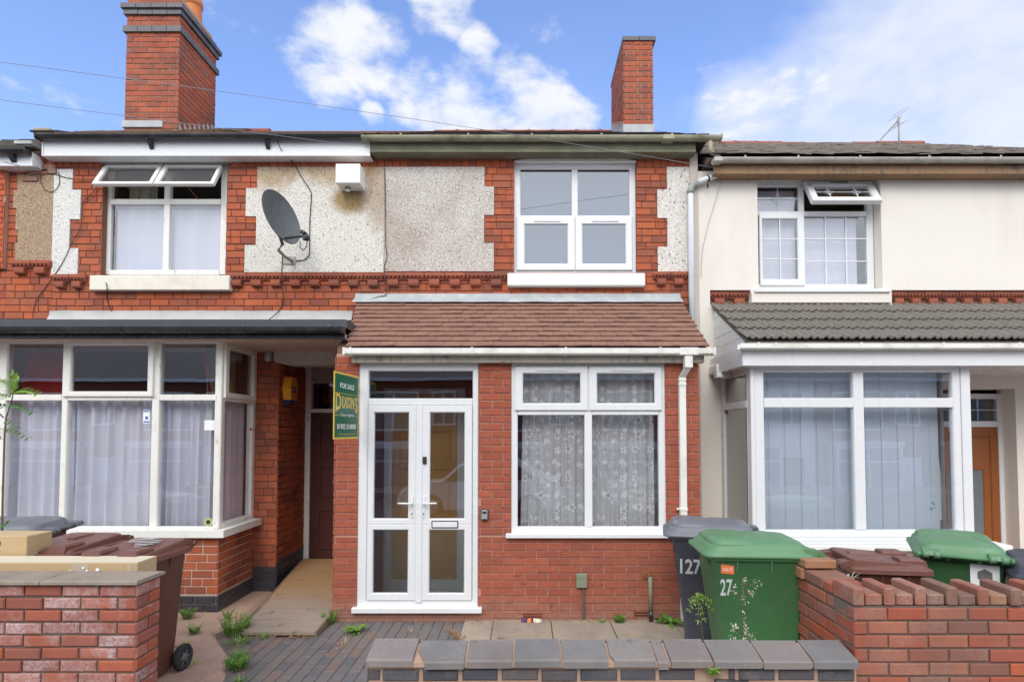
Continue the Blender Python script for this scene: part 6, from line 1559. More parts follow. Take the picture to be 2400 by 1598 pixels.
def lid_blob(parent, pts, z, r=.012, mat=PAINTW):
    s = MB(); s.tube(pts, r, 6); 
    for i in range(len(s.v)): v = s.v[i]; s.v[i] = (v[0], v[1], z+(v[2]-z)*.1)
    return build(s, 'paint_mark', mat, parent, local=True)
zl = 1.08-.115+.04+.098
lid_blob(bK, [(-.08+.03*sin(k*.5), -.02+.10*cos(k*.45), zl+.006) for k in range(12)], zl+.006)
zl = 1.06-.115+.04+.05
for (x0_, y0_, x1_, y1_) in ((-.12, .10, .06, .16), (-.10, .05, .12, .10), (-.02, .02, .14, .05), (.0, -.03, .13, .0), (.04, -.08, .10, -.03), (-.06, .13, .02, .17)):
    lid_blob(b1, [(x0_+(x1_-x0_)*k/6, y0_+(y1_-y0_)*k/6+R.uniform(-.008, .008), zl+.055*.0+(y0_)*.07+.002) for k in range(7)], zl+y0_*.07+.002, .013)
s = MB(); fn = side_fn(.575, .73, 1.07, 'left', .02, .80)
rr = [(-.085, -.10), (.085, -.10), (.085, .11), (-.085, .11)]
# label on the green bin behind the wall, on the side that faces the street
fnL = side_fn(.575, .73, 1.07, 'left', -.10, .80); s.add([fnL(x, y) for x, y in rr], [(0, 1, 2, 3)])
fnB = lambda x, y: (x, .73*.87/2+.004, .80+y); s2 = MB(); s2.add([fnB(x-.13, y) for x, y in rr], [(0, 1, 2, 3)]); lb = build(s2, 'paper_label', PAPER, b5, local=True)
s3 = MB(); pts = [fnB(-.13+.05*cos(k*pi/3+.5), .03+.05*sin(k*pi/3+.5)) for k in range(6)]; s3.add([(p[0], p[1]+.001, p[2]) for p in pts], [tuple(range(6))]); build(s3, 'label_emblem', plain('emblem_grey', (.16, .15, .14), .6, .3, 60), lb, local=True)

# =================================================================== CARDBOARD
yb1 = 3.80
cb = thing('cardboard_box', 'long pale cardboard box standing on edge behind the left garden wall', 'cardboard box', (-3.4, yb1, .01))
mb = MB(); x1c = X(316, 1300, yb1); zt1 = Z(1294, yb1); mb.box(-4.7, x1c, yb1, yb1+.20, .01, zt1, 0, .004); build(mb, 'carton', CARD, cb)
mb = MB(); mb.box(-4.7, x1c-.002, yb1+.002, yb1+.198, zt1+.0005, zt1+.004, 0, 0); build(mb, 'carton_top', CARDP, cb)
mb = MB(); a = X(165, 1303, yb1); mb.box(a, a+.115, yb1-.0015, yb1-.0005, zt1-.062, zt1-.003); mb.box(x1c-.07, x1c-.045, yb1-.0015, yb1-.0005, .3, zt1-.004); build(mb, 'tape', TAPE, cb)
s = MB(); 
for (u0, v0, du) in ((190, 1302, 5), (198, 1309, 7), (160, 1310, 8), (222, 1305, 8)):
    p = P3(u0, v0, yb1-.002); k = du/F*yb1; s.add([(p.x, p.y, p.z), (p.x+k, p.y-.003, p.z-.4*k), (p.x+k*.7, p.y-.006, p.z-1.1*k), (p.x-.3*k, p.y-.002, p.z-.8*k)], [(0, 1, 2, 3)])
build(s, 'torn_paper', PAPER, cb, recalc=False)
yb2_ = 4.03
cb2 = thing('cardboard_box', 'brown cardboard box with black letters standing tall at the left edge', 'cardboard box', (-4.0, yb2_, .01))
mb = MB(); x2 = X(61, 1250, yb2_); zt2 = Z(1232, yb2_); mb.box(-4.5, x2, yb2_, yb2_+.22, .01, zt2, 0, .005); build(mb, 'carton', CARD, cb2)
zz = Z(1272, yb2_)
t_ = text_mb('SVS', .10, lambda x, y: (X(8, 1262, yb2_)-.09-y*.0+x*.0-y*0+(-y)*1.0+.04, yb2_-.0012, Z(1266, yb2_)+x*1.0), font_scale=(1, 1)); build(t_, 'printed_letters', INK, cb2)

# =================================================================== FOR-SALE BOARD
fsb = thing('for_sale_board', "green and yellow FOR SALE estate agent's board fixed edge-on to the brick pier", 'sale board', (-1.68, 5.2, 1.8))
A = Vector((X(768, 930, 4.98), 4.98, 0)); B = Vector((X(824.5, 945, 5.55), 5.55, 0)); dS = (B-A).normalized(); nS = Vector((dS.y, -dS.x, 0)); Ws = (B-A).length
zs0, zs1 = Z(1010, 5.0), Z(852, 4.98); frs_ = (A, dS, nS)
mb = MB(); fbox(mb, frs_, 0, Ws, -.006, 0, zs0, zs1, 0, .001); build(mb, 'board', SYEL, fsb)
mb = MB(); fbox(mb, frs_, .018, Ws-.018, 0, .0012, zs0+.018, zs1-.018); build(mb, 'green_face', SGREEN, fsb)
Hs = zs1-zs0
def sfn(cx, cz): return lambda x, y: tuple(A+dS*(cx*Ws+x)+nS*.0022+Vector((0, 0, zs0+cz*Hs+y)))
def stext(s, size, cx, cz, w_, mat, wt=0.0, name='lettering'):
    t0 = text_mb(s, size, lambda x, y: (x, y, 0)); mxw = max(v[0] for v in t0.v)-min(v[0] for v in t0.v)
    t1 = text_mb(s, size, sfn(cx, cz), font_scale=(w_*Ws/mxw, 1), weight=wt); build(t1, name, mat, fsb, recalc=False)
stext('FOR SALE', .066, .50, .80, .56, SWHITE, .0015); stext('01902 310000', .066, .50, .185, .76, SWHITE, .0012); stext('Estate Agents', .040, .52, .365, .52, SWHITE); stext('www.dixonsestateagents.co.uk', .020, .5, .075, .66, SYEL)
# serif name: big first letter, the S swings below the line; small slab serifs added by hand
def serif(ch_, size, cx, cz, w_):
    t1 = text_mb(ch_, size, sfn(cx, cz), font_scale=(w_, 1), weight=.004)
    return t1
nm = MB()
for ch_, size, cx, cz, w_ in (('D', .21, .155, .545, .85), ('I', .135, .325, .555, .9), ('X', .135, .440, .555, .78), ('O', .135, .585, .555, .72), ('N', .135, .735, .555, .74), ('S', .21, .890, .515, .62)):
    t1 = serif(ch_, size, cx, cz, w_); nm.add(t1.v, t1.f)
    hh = size*.36
    if ch_ in 'IXN':
        for dx in ({'I': (0,), 'X': (-.035, .035), 'N': (-.036, .036)}[ch_]):
            for sz in (-1, 1):
                f_ = sfn(cx, cz); nm.add([f_(dx-.018, sz*hh-.004), f_(dx+.018, sz*hh-.004), f_(dx+.018, sz*hh+.004), f_(dx-.018, sz*hh+.004)], [(0, 1, 2, 3)])
    if ch_ == 'D':
        f_ = sfn(cx, cz)
        for sz in (-1, 1): nm.add([f_(-.072, sz*hh-.004), f_(-.02, sz*hh-.004), f_(-.02, sz*hh+.005), f_(-.072, sz*hh+.005)], [(0, 1, 2, 3)])
build(nm, 'agent_name', SYEL, fsb, recalc=False)
ln = MB(); 
for (a, b, z_) in ((.03, .94, .685), (.03, .24, .355), (.80, .97, .355)): f_ = sfn(0, 0); ln.add([f_(a*Ws, z_*Hs-.002), f_(b*Ws, z_*Hs-.002), f_(b*Ws, z_*Hs+.002), f_(a*Ws, z_*Hs+.002)], [(0, 1, 2, 3)])
build(ln, 'divider_line', SYEL, fsb, recalc=False)
mb = MB(); 
for z_ in (.15, .85): p = A+dS*(Ws-.02)+Vector((0, 0, zs0+Hs*z_)); mb.tube([p-nS*.01, (p.x-.05, YP+.0, p.z)], .008, 6)
build(mb, 'bracket', STEEL, fsb)

# =================================================================== WALL THINGS
# satellite dish
Yd_ = 6.05
dc = P3(648, 499, Yd_)
sd = thing('satellite_dish', 'dark grey satellite dish on a bracket over the cream pebbledash', 'satellite dish', (dc.x, YM, dc.z-.4))
nv = Vector((.90, -.30, .28)).normalized()           # the way it looks
upv = (Vector((0, 0, 1))-nv*nv.z).normalized(); rv = upv.cross(nv).normalized()
mb = MB(); rings = []; A_, B_ = .27, .305; N_ = 40
# oval reflector, front shell and back shell
def dpt(r, q, o): x = r*A_*cos(q); y = r*B_*sin(q); dp = .085*(r*r-1)+o; return dc+rv*x+upv*y+nv*dp
for r in (.02, .25, .5, .75, .95, 1.0): rings.append([dpt(r, 2*pi*k/N_, 0) for k in range(N_)])
rings.append([dpt(1.02, 2*pi*k/N_, .004) for k in range(N_)]); rings.append([dpt(1.03, 2*pi*k/N_, -.008) for k in range(N_)])
for r in (1.0, .75, .5, .25, .02): rings.append([dpt(r, 2*pi*k/N_, -.010) for k in range(N_)])
mb.loft(rings, 0, True); build(mb, 'reflector', DISH, sd)
mb = MB(); arm0 = dc-upv*.25+nv*(-.02); lnb = P3(701, 538, Yd_-.20)
mb.tube([arm0-rv*.0, arm0+(lnb-arm0)*.9+Vector((0, 0, -.02)), lnb], .012, 8); build(mb, 'feed_arm', BLACKP, sd)
mb = MB(); dl = (dc-lnb).normalized(); mb.tube([lnb-dl*.01, lnb+dl*.055], .024, 14); mb.tube([lnb-dl*.02, lnb+Vector((.028, -.01, -.03)), lnb+Vector((.032, -.01, -.075))], .022, 12); mb.box(lnb.x-.02, lnb.x+.04, lnb.y-.02, lnb.y+.02, lnb.z-.07, lnb.z-.005, 0, .01)
ln_ = build(mb, 'receiver', BLACKP, sd); mb = MB(); mb.tube([lnb+dl*.053, lnb+dl*.062], .022, 14); build(mb, 'receiver_cap', SAFE, ln_)
mb = MB(); bp = P3(672, 600, YM-.03); back = dc-upv*.16-nv*.09
mb.tube([back, dc-upv*.30-nv*.07, P3(640, 575, YM-.35), P3(655, 590, YM-.18), bp], .018, 10); build(mb, 'mounting_arm', STEEL, sd)
mb = MB(); r = R4(651, 680, 590, 606, YM-.03); mb.box(r[0], r[1], YM-.035, YM-.022, r[2]-.01, r[3], 0, .003); build(mb, 'wall_plate', STEEL, sd)
mb = MB(); l2 = lnb+Vector((.03, -.01, -.075)); mb.tube([l2, l2+Vector((-.005, 0, -.06)), l2+Vector((-.04, .01, -.105)), l2+Vector((-.085, .03, -.07)), l2+Vector((-.095, .05, .01))], .005, 6); build(mb, 'receiver_cable', WIRE, sd)
# white box on the wall
wb = thing('alarm_box', 'plain white box with a round nozzle underneath, high on the cream pebbledash', 'alarm box', (X(800, 410, YM), YM-.02, Z(436, YM)))
Yb_ = YM-.25; r = R4(771.5, 828, 376.5, 421, Yb_); xr2 = X(834, 400, YM-.03)
mb = MB(); mb.box(r[0], r[1], Yb_, YM-.022, r[2], r[3], 0, .006); build(mb, 'casing', WHITEP, wb)
mb = MB(); q = P3(800, 425, Yb_+.12); mb.lathe(q.x, q.y, [(.030, r[2]-.03), (.034, r[2]-.01), (.034, r[2]+.002)], 18); 
n_ = build(mb, 'nozzle_collar', CABG, wb); mb = MB(); mb.lathe(q.x, q.y, [(.012, r[2]-.050), (.024, r[2]-.045), (.027, r[2]-.03), (.026, r[2]-.028)], 16); build(mb, 'nozzle', WHITEP, n_)
# yellow alarm in the passage
ya = thing('alarm_box', 'yellow burglar alarm box with a navy foot on the passage side wall', 'alarm box', (XP0, YM+.3, Z(900, YM+.2)))
y0, y1 = YM+.07, YM+.33; xa0, xa1 = XP0+.012, XP0+.105; zt, zm, zb_ = Z(864, y0), Z(893, y0), Z(924, y0); zlow = zb_+.03
mb = MB()
yc0 = y0; 
vs = []
prof = [(y0+.05, zt), (y1-.05, zt), (y1, zm), (y1-.03, zlow), (y0+.03, zlow), (y0, zm)]
n = 6
vs = [(xa0, p[0], p[1]) for p in prof]+[(xa1, p[0]+(.02 if p[0] < (y0+y1)/2 else -.02), p[1]-(.01 if k < 2 else 0)) for k, p in enumerate(prof)]
mb.add(vs, [(i, (i+1) % n, n+(i+1) % n, n+i) for i in range(n)]+[tuple(range(n)), tuple(range(2*n-1, n-1, -1))]); bx = build(mb, 'casing', YEL, ya)
mb = MB(); vs = [(xa0, y0+.03, zlow-.001), (xa0, y1-.03, zlow-.001), (xa1-.01, y1-.05, zlow-.001), (xa1-.01, y0+.05, zlow-.001), (xa0, y0+.06, zb_-.045), (xa0, y1-.06, zb_-.045), (xa1-.03, y1-.08, zb_-.03), (xa1-.03, y0+.08, zb_-.03)]
mb.add(vs, [(0, 1, 2, 3), (4, 5, 6, 7), (0, 1, 5, 4), (1, 2, 6, 5), (2, 3, 7, 6), (3, 0, 4, 7)]); build(mb, 'strobe_foot', NAVY, ya)
mb = MB(); mb.box(xa1+.0005, xa1+.0015, y0+.075, y1-.07, zm-.045, zm+.03); lb = build(mb, 'emblem_panel', NAVY, ya)
t_ = text_mb('AD', .05, lambda x, y: (xa1+.0022, (y0+y1)/2+x, zm-.005+y)); build(t_, 'emblem_letters', SWHITE, lb, recalc=False)
# TV aerial
p0, p1 = P3(2068, 345, 10.2), P3(2067, 270, 10.2)
ta = thing('tv_aerial', 'small television aerial on a mast above the slate roof, right', 'aerial', p0)
mb = MB(); mb.tube([(p0.x, 10.2, p0.z-.1), p1], .016, 8); build(mb, 'mast', STEEL, ta)
mb = MB(); e0 = P3(2020, 327, 9.4); e1 = P3(2071, 271, 10.25); mb.tube([e0, e1], .009, 6)
for k in range(22):
    p = e0+(e1-e0)*(k/22+.02); l_ = .035 if k < 16 else .06; mb.tube([p+Vector((-.3*l_, .3*l_, -l_)), p+Vector((.3*l_, -.3*l_, l_))], .0035, 4)
build(mb, 'boom', STEEL, ta)
mb = MB(); q = e0+(e1-e0)*.86
for dz in (-.10, .10): mb.tube([q+Vector((-.05, .2, dz)), q+Vector((.05, -.2, dz))], .004, 4); mb.tube([e1+Vector((-.05, .15, dz*1.2)), e1+Vector((.05, -.15, dz*1.2))], .004, 4)
mb.tube([q+Vector((0, 0, -.1)), q+Vector((0, 0, .1))], .005, 4); build(mb, 'reflector', STEEL, ta)
# cables
def cable(label, pts, r=.005, mat=WIRE, name='cable', group=None):
    mb = MB()
    P_ = [Vector(p) for p in pts]; out = []
    for i in range(len(P_)-1):
        a = P_[max(i-1, 0)]; b = P_[i]; c = P_[i+1]; d = P_[min(i+2, len(P_)-1)]
        for k in range(6):
            t = k/6; out.append(.5*((2*b)+(-a+c)*t+(2*a-5*b+4*c-d)*t*t+(-a+3*b-3*c+d)*t**3))
    out.append(P_[-1]); mb.tube(out, r, 6, caps=False)
    return build(mb, name, mat, None, label, 'cable', group)
W = lambda u, v, y=YM-.03: P3(u, v, y)
cable('black cable running from the eaves past the satellite dish and down to its bracket', [W(632, 312, YM-.3), W(650, 350, YM-.15), W(676, 376, YM-.04), W(690, 402), W(712, 436), W(716, 452), W(713, 500), W(712, 560), W(711, 585), W(700, 597), W(680, 600)], .0055)
cable('black cable dropping from the dish bracket over the dentil course to the bay roof', [W(650, 588), W(648, 620, YM-.04), W(648, 640, YM-.08), W(650, 662, YM-.06), W(650, 700, YM-.02), W(634, 722, YM-.05), W(618, 735, YM-.2)], .005)
cable('thin cable down the seam between the cream and pinkish pebbledash panels', [W(884, 387), W(886, 420), W(887, 500), W(887, 560), W(890, 590), W(884, 612), W(885, 640, YM-.08), W(888, 676, YM-.03), W(870, 682, YM-.03), W(850, 690, YM-.1)], .004)
cable('long cable running from the far left eaves to the open window and down the bricks', [W(10, 373, YM-.3), W(60, 385, YM-.1), W(110, 395), W(150, 408), W(195, 414), W(222, 413), W(229, 422), W(215, 440), W(190, 470), W(186, 520), W(165, 560), W(140, 610), W(112, 650, YM-.02), W(84, 690, YM-.02), W(76, 718, YM-.02)], .004)
cable('small ring of spare cable hanging on the brown pebbledash', [W(98, 375), W(92, 400), W(96, 425), W(110, 441), W(126, 438), W(137, 420), W(134, 395)], .0035)
cable('short cable hanging out under the left window sill', [W(243, 650, YM-.10), W(246, 660, YM-.11), W(247, 690, YM-.02), W(256, 716, YM-.02)], .005)
cable('thin cable running down the cream render near the round downpipe', [W(1664, 402, YM-.12), W(1652, 440, YM-.05), W(1640, 480, YM-.05), W(1628, 520, YM-.05), W(1615, 580, YM-.05), W(1612, 640, YM-.05)], .0028, WIREG)
def span(label, a, b, sag, r=.006, mat=WIREG):
    a = Vector(a); b = Vector(b); cable(label, [a+(b-a)*(k/12)+Vector((0, 0, -sag*4*(k/12)*(1-k/12))) for k in range(13)], r, mat, 'overhead_wire', 'overhead telephone wires')
span('overhead wire crossing the big chimney and passing above the middle roof to the right', P3(-200, 118, 4.2), P3(1641, 386, YM-.15), -.05, .0024)
span('overhead wire crossing just under the left roof to the end of the white fascia', P3(-200, 204, 4.2), P3(848, 339, YM-.18), 0, .0024)
span('overhead wire crossing the slate roof on the right', P3(1500, 300, 8.9), P3(2171, 383, YM-.2), 0, .0024)
span('pale wire looped over the upper part of the big chimney', P3(292, 85, 8.36), P3(508, 127, 9.6), 0, .005)

# =================================================================== PLANTS
def blade(mb, p, d, L, w_, droop=.3, n=4, m=0):
    p = Vector(p); d = Vector(d).normalized(); side = d.cross(Vector((0, 0, 1)))
    if side.length < .05: side = Vector((1, 0, 0))
    side.normalize(); vs = []
    for i in range(n+1):
        t = i/n; q = p+d*L*t+Vector((0, 0, -droop*L*t*t)); ww = w_*(1-t)**.7*(.5+1.2*t if t < .4 else 1)
        vs += [q-side*ww/2, q+side*ww/2]
    mb.add(vs, [(i*2, i*2+1, i*2+3, i*2+2) for i in range(n)], m, False)
def leaf(mb, p, d, L, w_, m=0, up=Vector((0, 0, 1))):
    p = Vector(p); d = Vector(d).normalized(); s = d.cross(up)
    s = s.normalized() if s.length > .05 else Vector((1, 0, 0)); n = s.cross(d).normalized()
    vs = [p, p+d*L*.3+s*w_*.45+n*.1*w_, p+d*L*.7+s*w_*.35+n*.08*w_, p+d*L, p+d*L*.7-s*w_*.35+n*.08*w_, p+d*L*.3-s*w_*.45+n*.1*w_, p+d*L*.5]
    mb.add(vs, [(0, 1, 2, 6), (2, 3, 6), (3, 4, 6), (0, 6, 4, 5)], m, False)
def tuft(label, p, h, r, n, kind='grass', seed=0, mat=None, group='weeds in the paving'):
    rr = random.Random(seed+77); mb = MB(); p = Vector(p)
    for i in range(n):
        a = rr.uniform(0, 2*pi); q = p+Vector((cos(a), sin(a), 0))*r*sqrt(rr.random())*.6
        if kind == 'grass': blade(mb, q, (cos(a)*.7, sin(a)*.7, rr.uniform(.6, 2)), h*rr.uniform(.5, 1.1), .006, rr.uniform(.2, .8))
        elif kind == 'rosette':   # dandelion-like: jagged leaves from one point
            d = Vector((cos(a), sin(a), rr.uniform(.35, 1.3))).normalized(); L = h*rr.uniform(.7, 1.2)
            sd_ = d.cross(Vector((0, 0, 1))).normalized(); vs = []; m_ = 9
            for k in range(m_+1):
                t = k/m_; c = p+d*L*t+Vector((0, 0, -.45*L*t*t)); ww = L*.13*(sin(pi*min(1, t*1.02))**.6+.05)*(1.0 if k % 2 else .45); vs += [c-sd_*ww, c, c+sd_*ww]
            mb.add(vs, [q_ for k in range(m_) for q_ in ((k*3, k*3+1, k*3+4, k*3+3), (k*3+1, k*3+2, k*3+5, k*3+4))])
        else:                     # leafy stems
            d = Vector((cos(a)*.5, sin(a)*.5, 1)).normalized(); L = h*rr.uniform(.5, 1.1); top = q+d*L
            mb.tube([q, q+d*L*.5+Vector((0, 0, .0)), top], .0018, 4)
            for k in range(7):
                t = .2+.8*k/7; c = q+d*L*t; b_ = rr.uniform(0, 2*pi); leaf(mb, c, (cos(b_), sin(b_), rr.uniform(-.1, .7)), rr.uniform(.014, .032), .014)
    return build(mb, 'weed', mat or LEAF, None, label, 'weed', group, recalc=False)
def G(u, v, z=0.0):
    y = (H-z)/((v-991)/F); return Vector((X(u, v, y), y, z))
tuft('leafy weed at the foot of the dark plinth of the left bay', G(435, 1416, .01), .13, .07, 26, 'leafy', 1)
tuft('small weed at the bay corner between plinth and path', G(522, 1418, .01), .13, .03, 12, 'leafy', 2)
tuft('large bushy green weed beside the left edge of the ramp', G(540, 1452, .01)+Vector((0, .02, 0)), .17, .14, 90, 'leafy', 3, LEAF)
tuft('grass spilling from the path edge just below the ramp corner', G(548, 1472, .01), .13, .12, 110, 'grass', 4)
tuft('grassy clump on the path edge in the middle of the row', G(549, 1500, .01), .10, .09, 90, 'grass', 5)
tuft('leafy clump on the path edge near the bottom of the picture', G(546, 1528, .01), .11, .10, 60, 'leafy', 6)
tuft('lowest tuft on the path edge, at the bottom of the picture', G(551, 1558, .01), .09, .07, 60, 'grass', 7)
tuft('tuft behind the wheel of the brown bin, on the path', G(447, 1450, .012), .10, .05, 22, 'leafy', 8)
tuft('sparse weed growing under the brown bin wheel', G(440, 1522, .012), .10, .08, 40, 'grass', 9, LEAFY)
tuft('yellow-green weed left of the path tuft, by the brown bin', G(420, 1490, .012), .08, .05, 20, 'leafy', 10, LEAFY)
tuft('small green sprig growing at the front edge of the ramp', G(607, 1461, 0), .11, .05, 36, 'grass', 11)
tuft('bright weed in the gap between ramp and porch pier', G(757, 1428, 0), .14, .05, 20, 'leafy', 12)
tuft('dandelion rosette at the foot of the pier, left of the door step', G(822, 1446, 0), .17, .03, 22, 'rosette', 13)
tuft('dandelion leaves at the wall foot beside the charcoal bin', G(1545, 1428, .01), .19, .04, 22, 'rosette', 14)
tuft('round green tuft at the wall foot, between conduit and pipe', G(1385, 1424, .01), .07, .04, 40, 'grass', 15)
tuft('flat weed at the wall foot, left of the air brick', G(1424, 1425, .01), .07, .05, 30, 'leafy', 16)
tuft('withered orange clump on the paving beside the first slab', G(1056, 1462, 0), .12, .07, 50, 'grass', 17, DRYR, 'withered weeds')
tuft('withered clump under the right end of the door step', G(1040, 1450, 0), .09, .06, 34, 'grass', 18, DRYR, 'withered weeds')
tuft('dry stalks on the paving in front of the door step', G(945, 1447, 0), .10, .05, 14, 'grass', 19, DRY, 'withered weeds')
tuft('dry grass strewn along the front edge of the ramp', G(790, 1475, 0), .09, .09, 30, 'grass', 20, DRY, 'withered weeds')
tuft('dried tuft in the joint of the second slab', G(1150, 1462, .012), .07, .03, 18, 'grass', 21, DRYR, 'withered weeds')
tuft('pale dry grass tuft on the return of the right garden wall', P3(1955, 1332, 3.62), .09, .04, 34, 'grass', 22, FLUFF, 'withered weeds')
tuft('green sprig in the coping joint of the blue-brick wall', P3(1090, 1473, yb0+.15), .03, .01, 8, 'grass', 23, LEAFY)
tuft('weed growing out of the hole below the blue coping', P3(1640, 1552, yb0-.02), .06, .03, 16, 'leafy', 24, LEAFY)
tuft('weeds between the green bin and the right garden wall', G(1862, 1475, .01), .20, .10, 40, 'leafy', 25)
# litter of small dry leaves: uncountable
rr = random.Random(5); mb = MB()
for i in range(420):
    z_ = rr.random()
    if z_ < .45: x, y = rr.uniform(-2.6, -1.95), 5.17+rr.gauss(0, .03)
    elif z_ < .8: x, y = rr.uniform(-1.9, 1.4), 5.55+rr.gauss(0, .035)
    else: x, y = rr.uniform(-2.6, -.6), rr.uniform(4.2, 5.5)
    y = min(y, 5.6); a = rr.uniform(0, 6.28); L = rr.uniform(.008, .03)
    mb.add([(x, y, .016), (x+cos(a)*L, y+sin(a)*L, .018), (x+cos(a+.5)*L*.6, y+sin(a+.5)*L*.6, .024)], [(0, 1, 2)])
build(mb, 'leaf_litter', DRYR, None, 'scattered dry leaf crumbs along the wall foot and the ramp edge', 'leaf litter', kind='stuff', recalc=False)
# moss and fine grass in the joints: uncountable
rr = random.Random(15); mb = MB()
for i in range(900):
    k = rr.randrange(0, 24); x = -2.9+.1*k+rr.uniform(-.004, .004); y = rr.uniform(3.9, 5.6)
    if noise.noise(Vector((x*2.1, y*1.7, 4))) < .05 or x > -.62 or (x < -1.97 and y > 5.15) or x < -2.2-(y-4.2)*.35: continue
    for j in range(3): blade(mb, (x+rr.uniform(-.004, .004), y+rr.uniform(-.01, .01), 0), (rr.uniform(-.6, .6), rr.uniform(-.6, .6), 1), rr.uniform(.006, .022), .004, .3, 2)
for i in range(260):
    x = rr.uniform(-1.9, 1.6); y = YP-.015+rr.uniform(-.02, .004)
    if noise.noise(Vector((x*3, 2, 7))) < .0: continue
    blade(mb, (x, y, .0), (rr.uniform(-.8, .8), rr.uniform(-1, 0), 1), rr.uniform(.01, .04), .004, .4, 2)
build(mb, 'joint_moss', [LEAFD], None, 'thin moss and seedling grass in the paving joints and along the wall foot', 'moss', kind='stuff', recalc=False)
# sapling at the left edge
sp0 = thing('sapling', 'young tree of heaven with feathery leaves at the left edge', 'sapling', (X(14, 1500, 4.55), 4.55, 0))
ys = 4.45
st_ = [P3(-6, 1600, ys), P3(2, 1400, ys), P3(6, 1150, ys), P3(10, 1010, ys), P3(14, 960, ys), P3(26, 925, ys), P3(34, 890, ys)]
mb = MB(); mb.tube(st_, .009, 8, taper=.4); mb.tube([P3(8, 960, ys), P3(-12, 940, ys)], .005, 6); build(mb, 'trunk', TWIG, sp0)
lv = MB(); rr = random.Random(3)
def frond(p, d, L, n, lw, droop=.35, m=0):
    p = Vector(p); d = Vector(d).normalized(); up = Vector((0, -.5, .85)); s = d.cross(up).normalized()
    pts = [p+d*L*k/n+Vector((0, 0, -droop*L*(k/n)**2)) for k in range(n+1)]
    lv.tube(pts, .0018, 4, m)
    for k in range(1, n+1):
        for sg in (-1, 1):
            dd = (s*sg+d*.45+Vector((0, 0, -.15+rr.uniform(-.15, .15)))).normalized()
            leaf(lv, pts[k], dd, lw*(1.0-.25*k/n)*rr.uniform(.85, 1.1), lw*.33, m)
    leaf(lv, pts[-1], d, lw, lw*.33, m)
for (u, v, dx, dz, dy, L, n, lw, m) in ((30, 905, -.7, 1.0, -.2, .20, 12, .075, 0), (30, 905, .35, .75, -.3, .20, 11, .075, 0), (34, 900, 1.0, .25, -.2, .22, 9, .065, 0), (28, 915, -1, .3, -.3, .22, 10, .07, 0),
                                       (22, 930, 1.0, .05, -.2, .22, 8, .07, 1), (20, 935, -.9, .1, -.4, .2, 8, .07, 1), (14, 962, 1.0, -.25, -.3, .12, 4, .06, 1), (12, 985, 1.0, .02, -.2, .23, 6, .065, 1),
                                       (10, 1010, -1, .1, -.4, .2, 7, .07, 1), (32, 890, .1, 1, -.2, .14, 10, .06, 0), (8, 985, -.6, -.3, -.6, .2, 7, .07, 1), (3, 1215, .5, .5, -.3, .13, 5, .06, 1), (2, 1240, .6, -.1, -.3, .10, 4, .06, 1)):
    frond(P3(u, v, ys), (dx, dy, dz), L, n, lw, .35, m)
build(lv, 'leaves', [LEAFY, LEAFD], sp0, recalc=False)
# dried seed stem in front of the green bin
ys = 3.62
ds = thing('dried_weed', 'tall dried weed with fluffy seed heads in front of the green bin', 'dried weed', (X(1708, 1480, ys), ys, 0))
stq_ = [P3(1702, 1640, ys), P3(1706, 1500, ys), P3(1710, 1400, ys), P3(1708, 1330, ys)]
mb = MB(); mb.tube(stq_, .0035, 5); tw = [((1709, 1385), (1688, 1360)), ((1709, 1362), (1732, 1360)), ((1710, 1345), (1736, 1344)), ((1709, 1400), (1686, 1392)), ((1709, 1460), (1684, 1440))]
for a, b in tw: mb.tube([P3(*a, ys), P3(*b, ys-.02)], .0018, 4)
build(mb, 'stem', TWIG, ds)
mb = MB(); rr = random.Random(9)
for i in range(300):
    c = rr.choice([(1712, 1334), (1710, 1415), (1714, 1440), (1716, 1452), (1710, 1470), (1712, 1380), (1688, 1438), (1690, 1446), (1687, 1470), (1728, 1361), (1737, 1344), (1690, 1358), (1714, 1478), (1706, 1485), (1728, 1466)])
    p = P3(c[0]+rr.gauss(0, 4), c[1]+rr.gauss(0, 5.5), ys+rr.uniform(-.03, .03)); leaf(mb, p, (rr.uniform(-1, 1), rr.uniform(-1, 1), rr.uniform(-1, 1)), rr.uniform(.008, .020), .008)
build(mb, 'seed_heads', FLUFF, ds, recalc=False)
# green seedling between the two bins
ys = 4.2
sg_ = thing('seedling', 'bright green seedling sprouting between the charcoal and green bins', 'seedling', (X(1610, 1470, ys), ys, 0)); p1 = P3(1608, 1378, ys)
mb = MB(); mb.tube([(p1.x+.08, ys, .0), (p1.x+.03, ys, .3), p1], .004, 6); mb.tube([(p1.x+.06, ys, .12), (p1.x-.12, ys-.02, .26)], .003, 5); build(mb, 'stem', TWIG, sg_)
lv = MB(); rr = random.Random(4)
for (dx, dz, L) in ((-.9, .5, .09), (-.4, 1, .09), (.3, 1, .08), (.9, .5, .09), (-.8, -.1, .10), (.7, -.1, .09), (.1, .4, .08), (-.2, -.7, .10), (.2, -.7, .09)): frond(p1, (dx, -.4, dz), L, 4, .038, .5, 0)
build(lv, 'leaves', [LEAFY, LEAF], sg_, recalc=False)
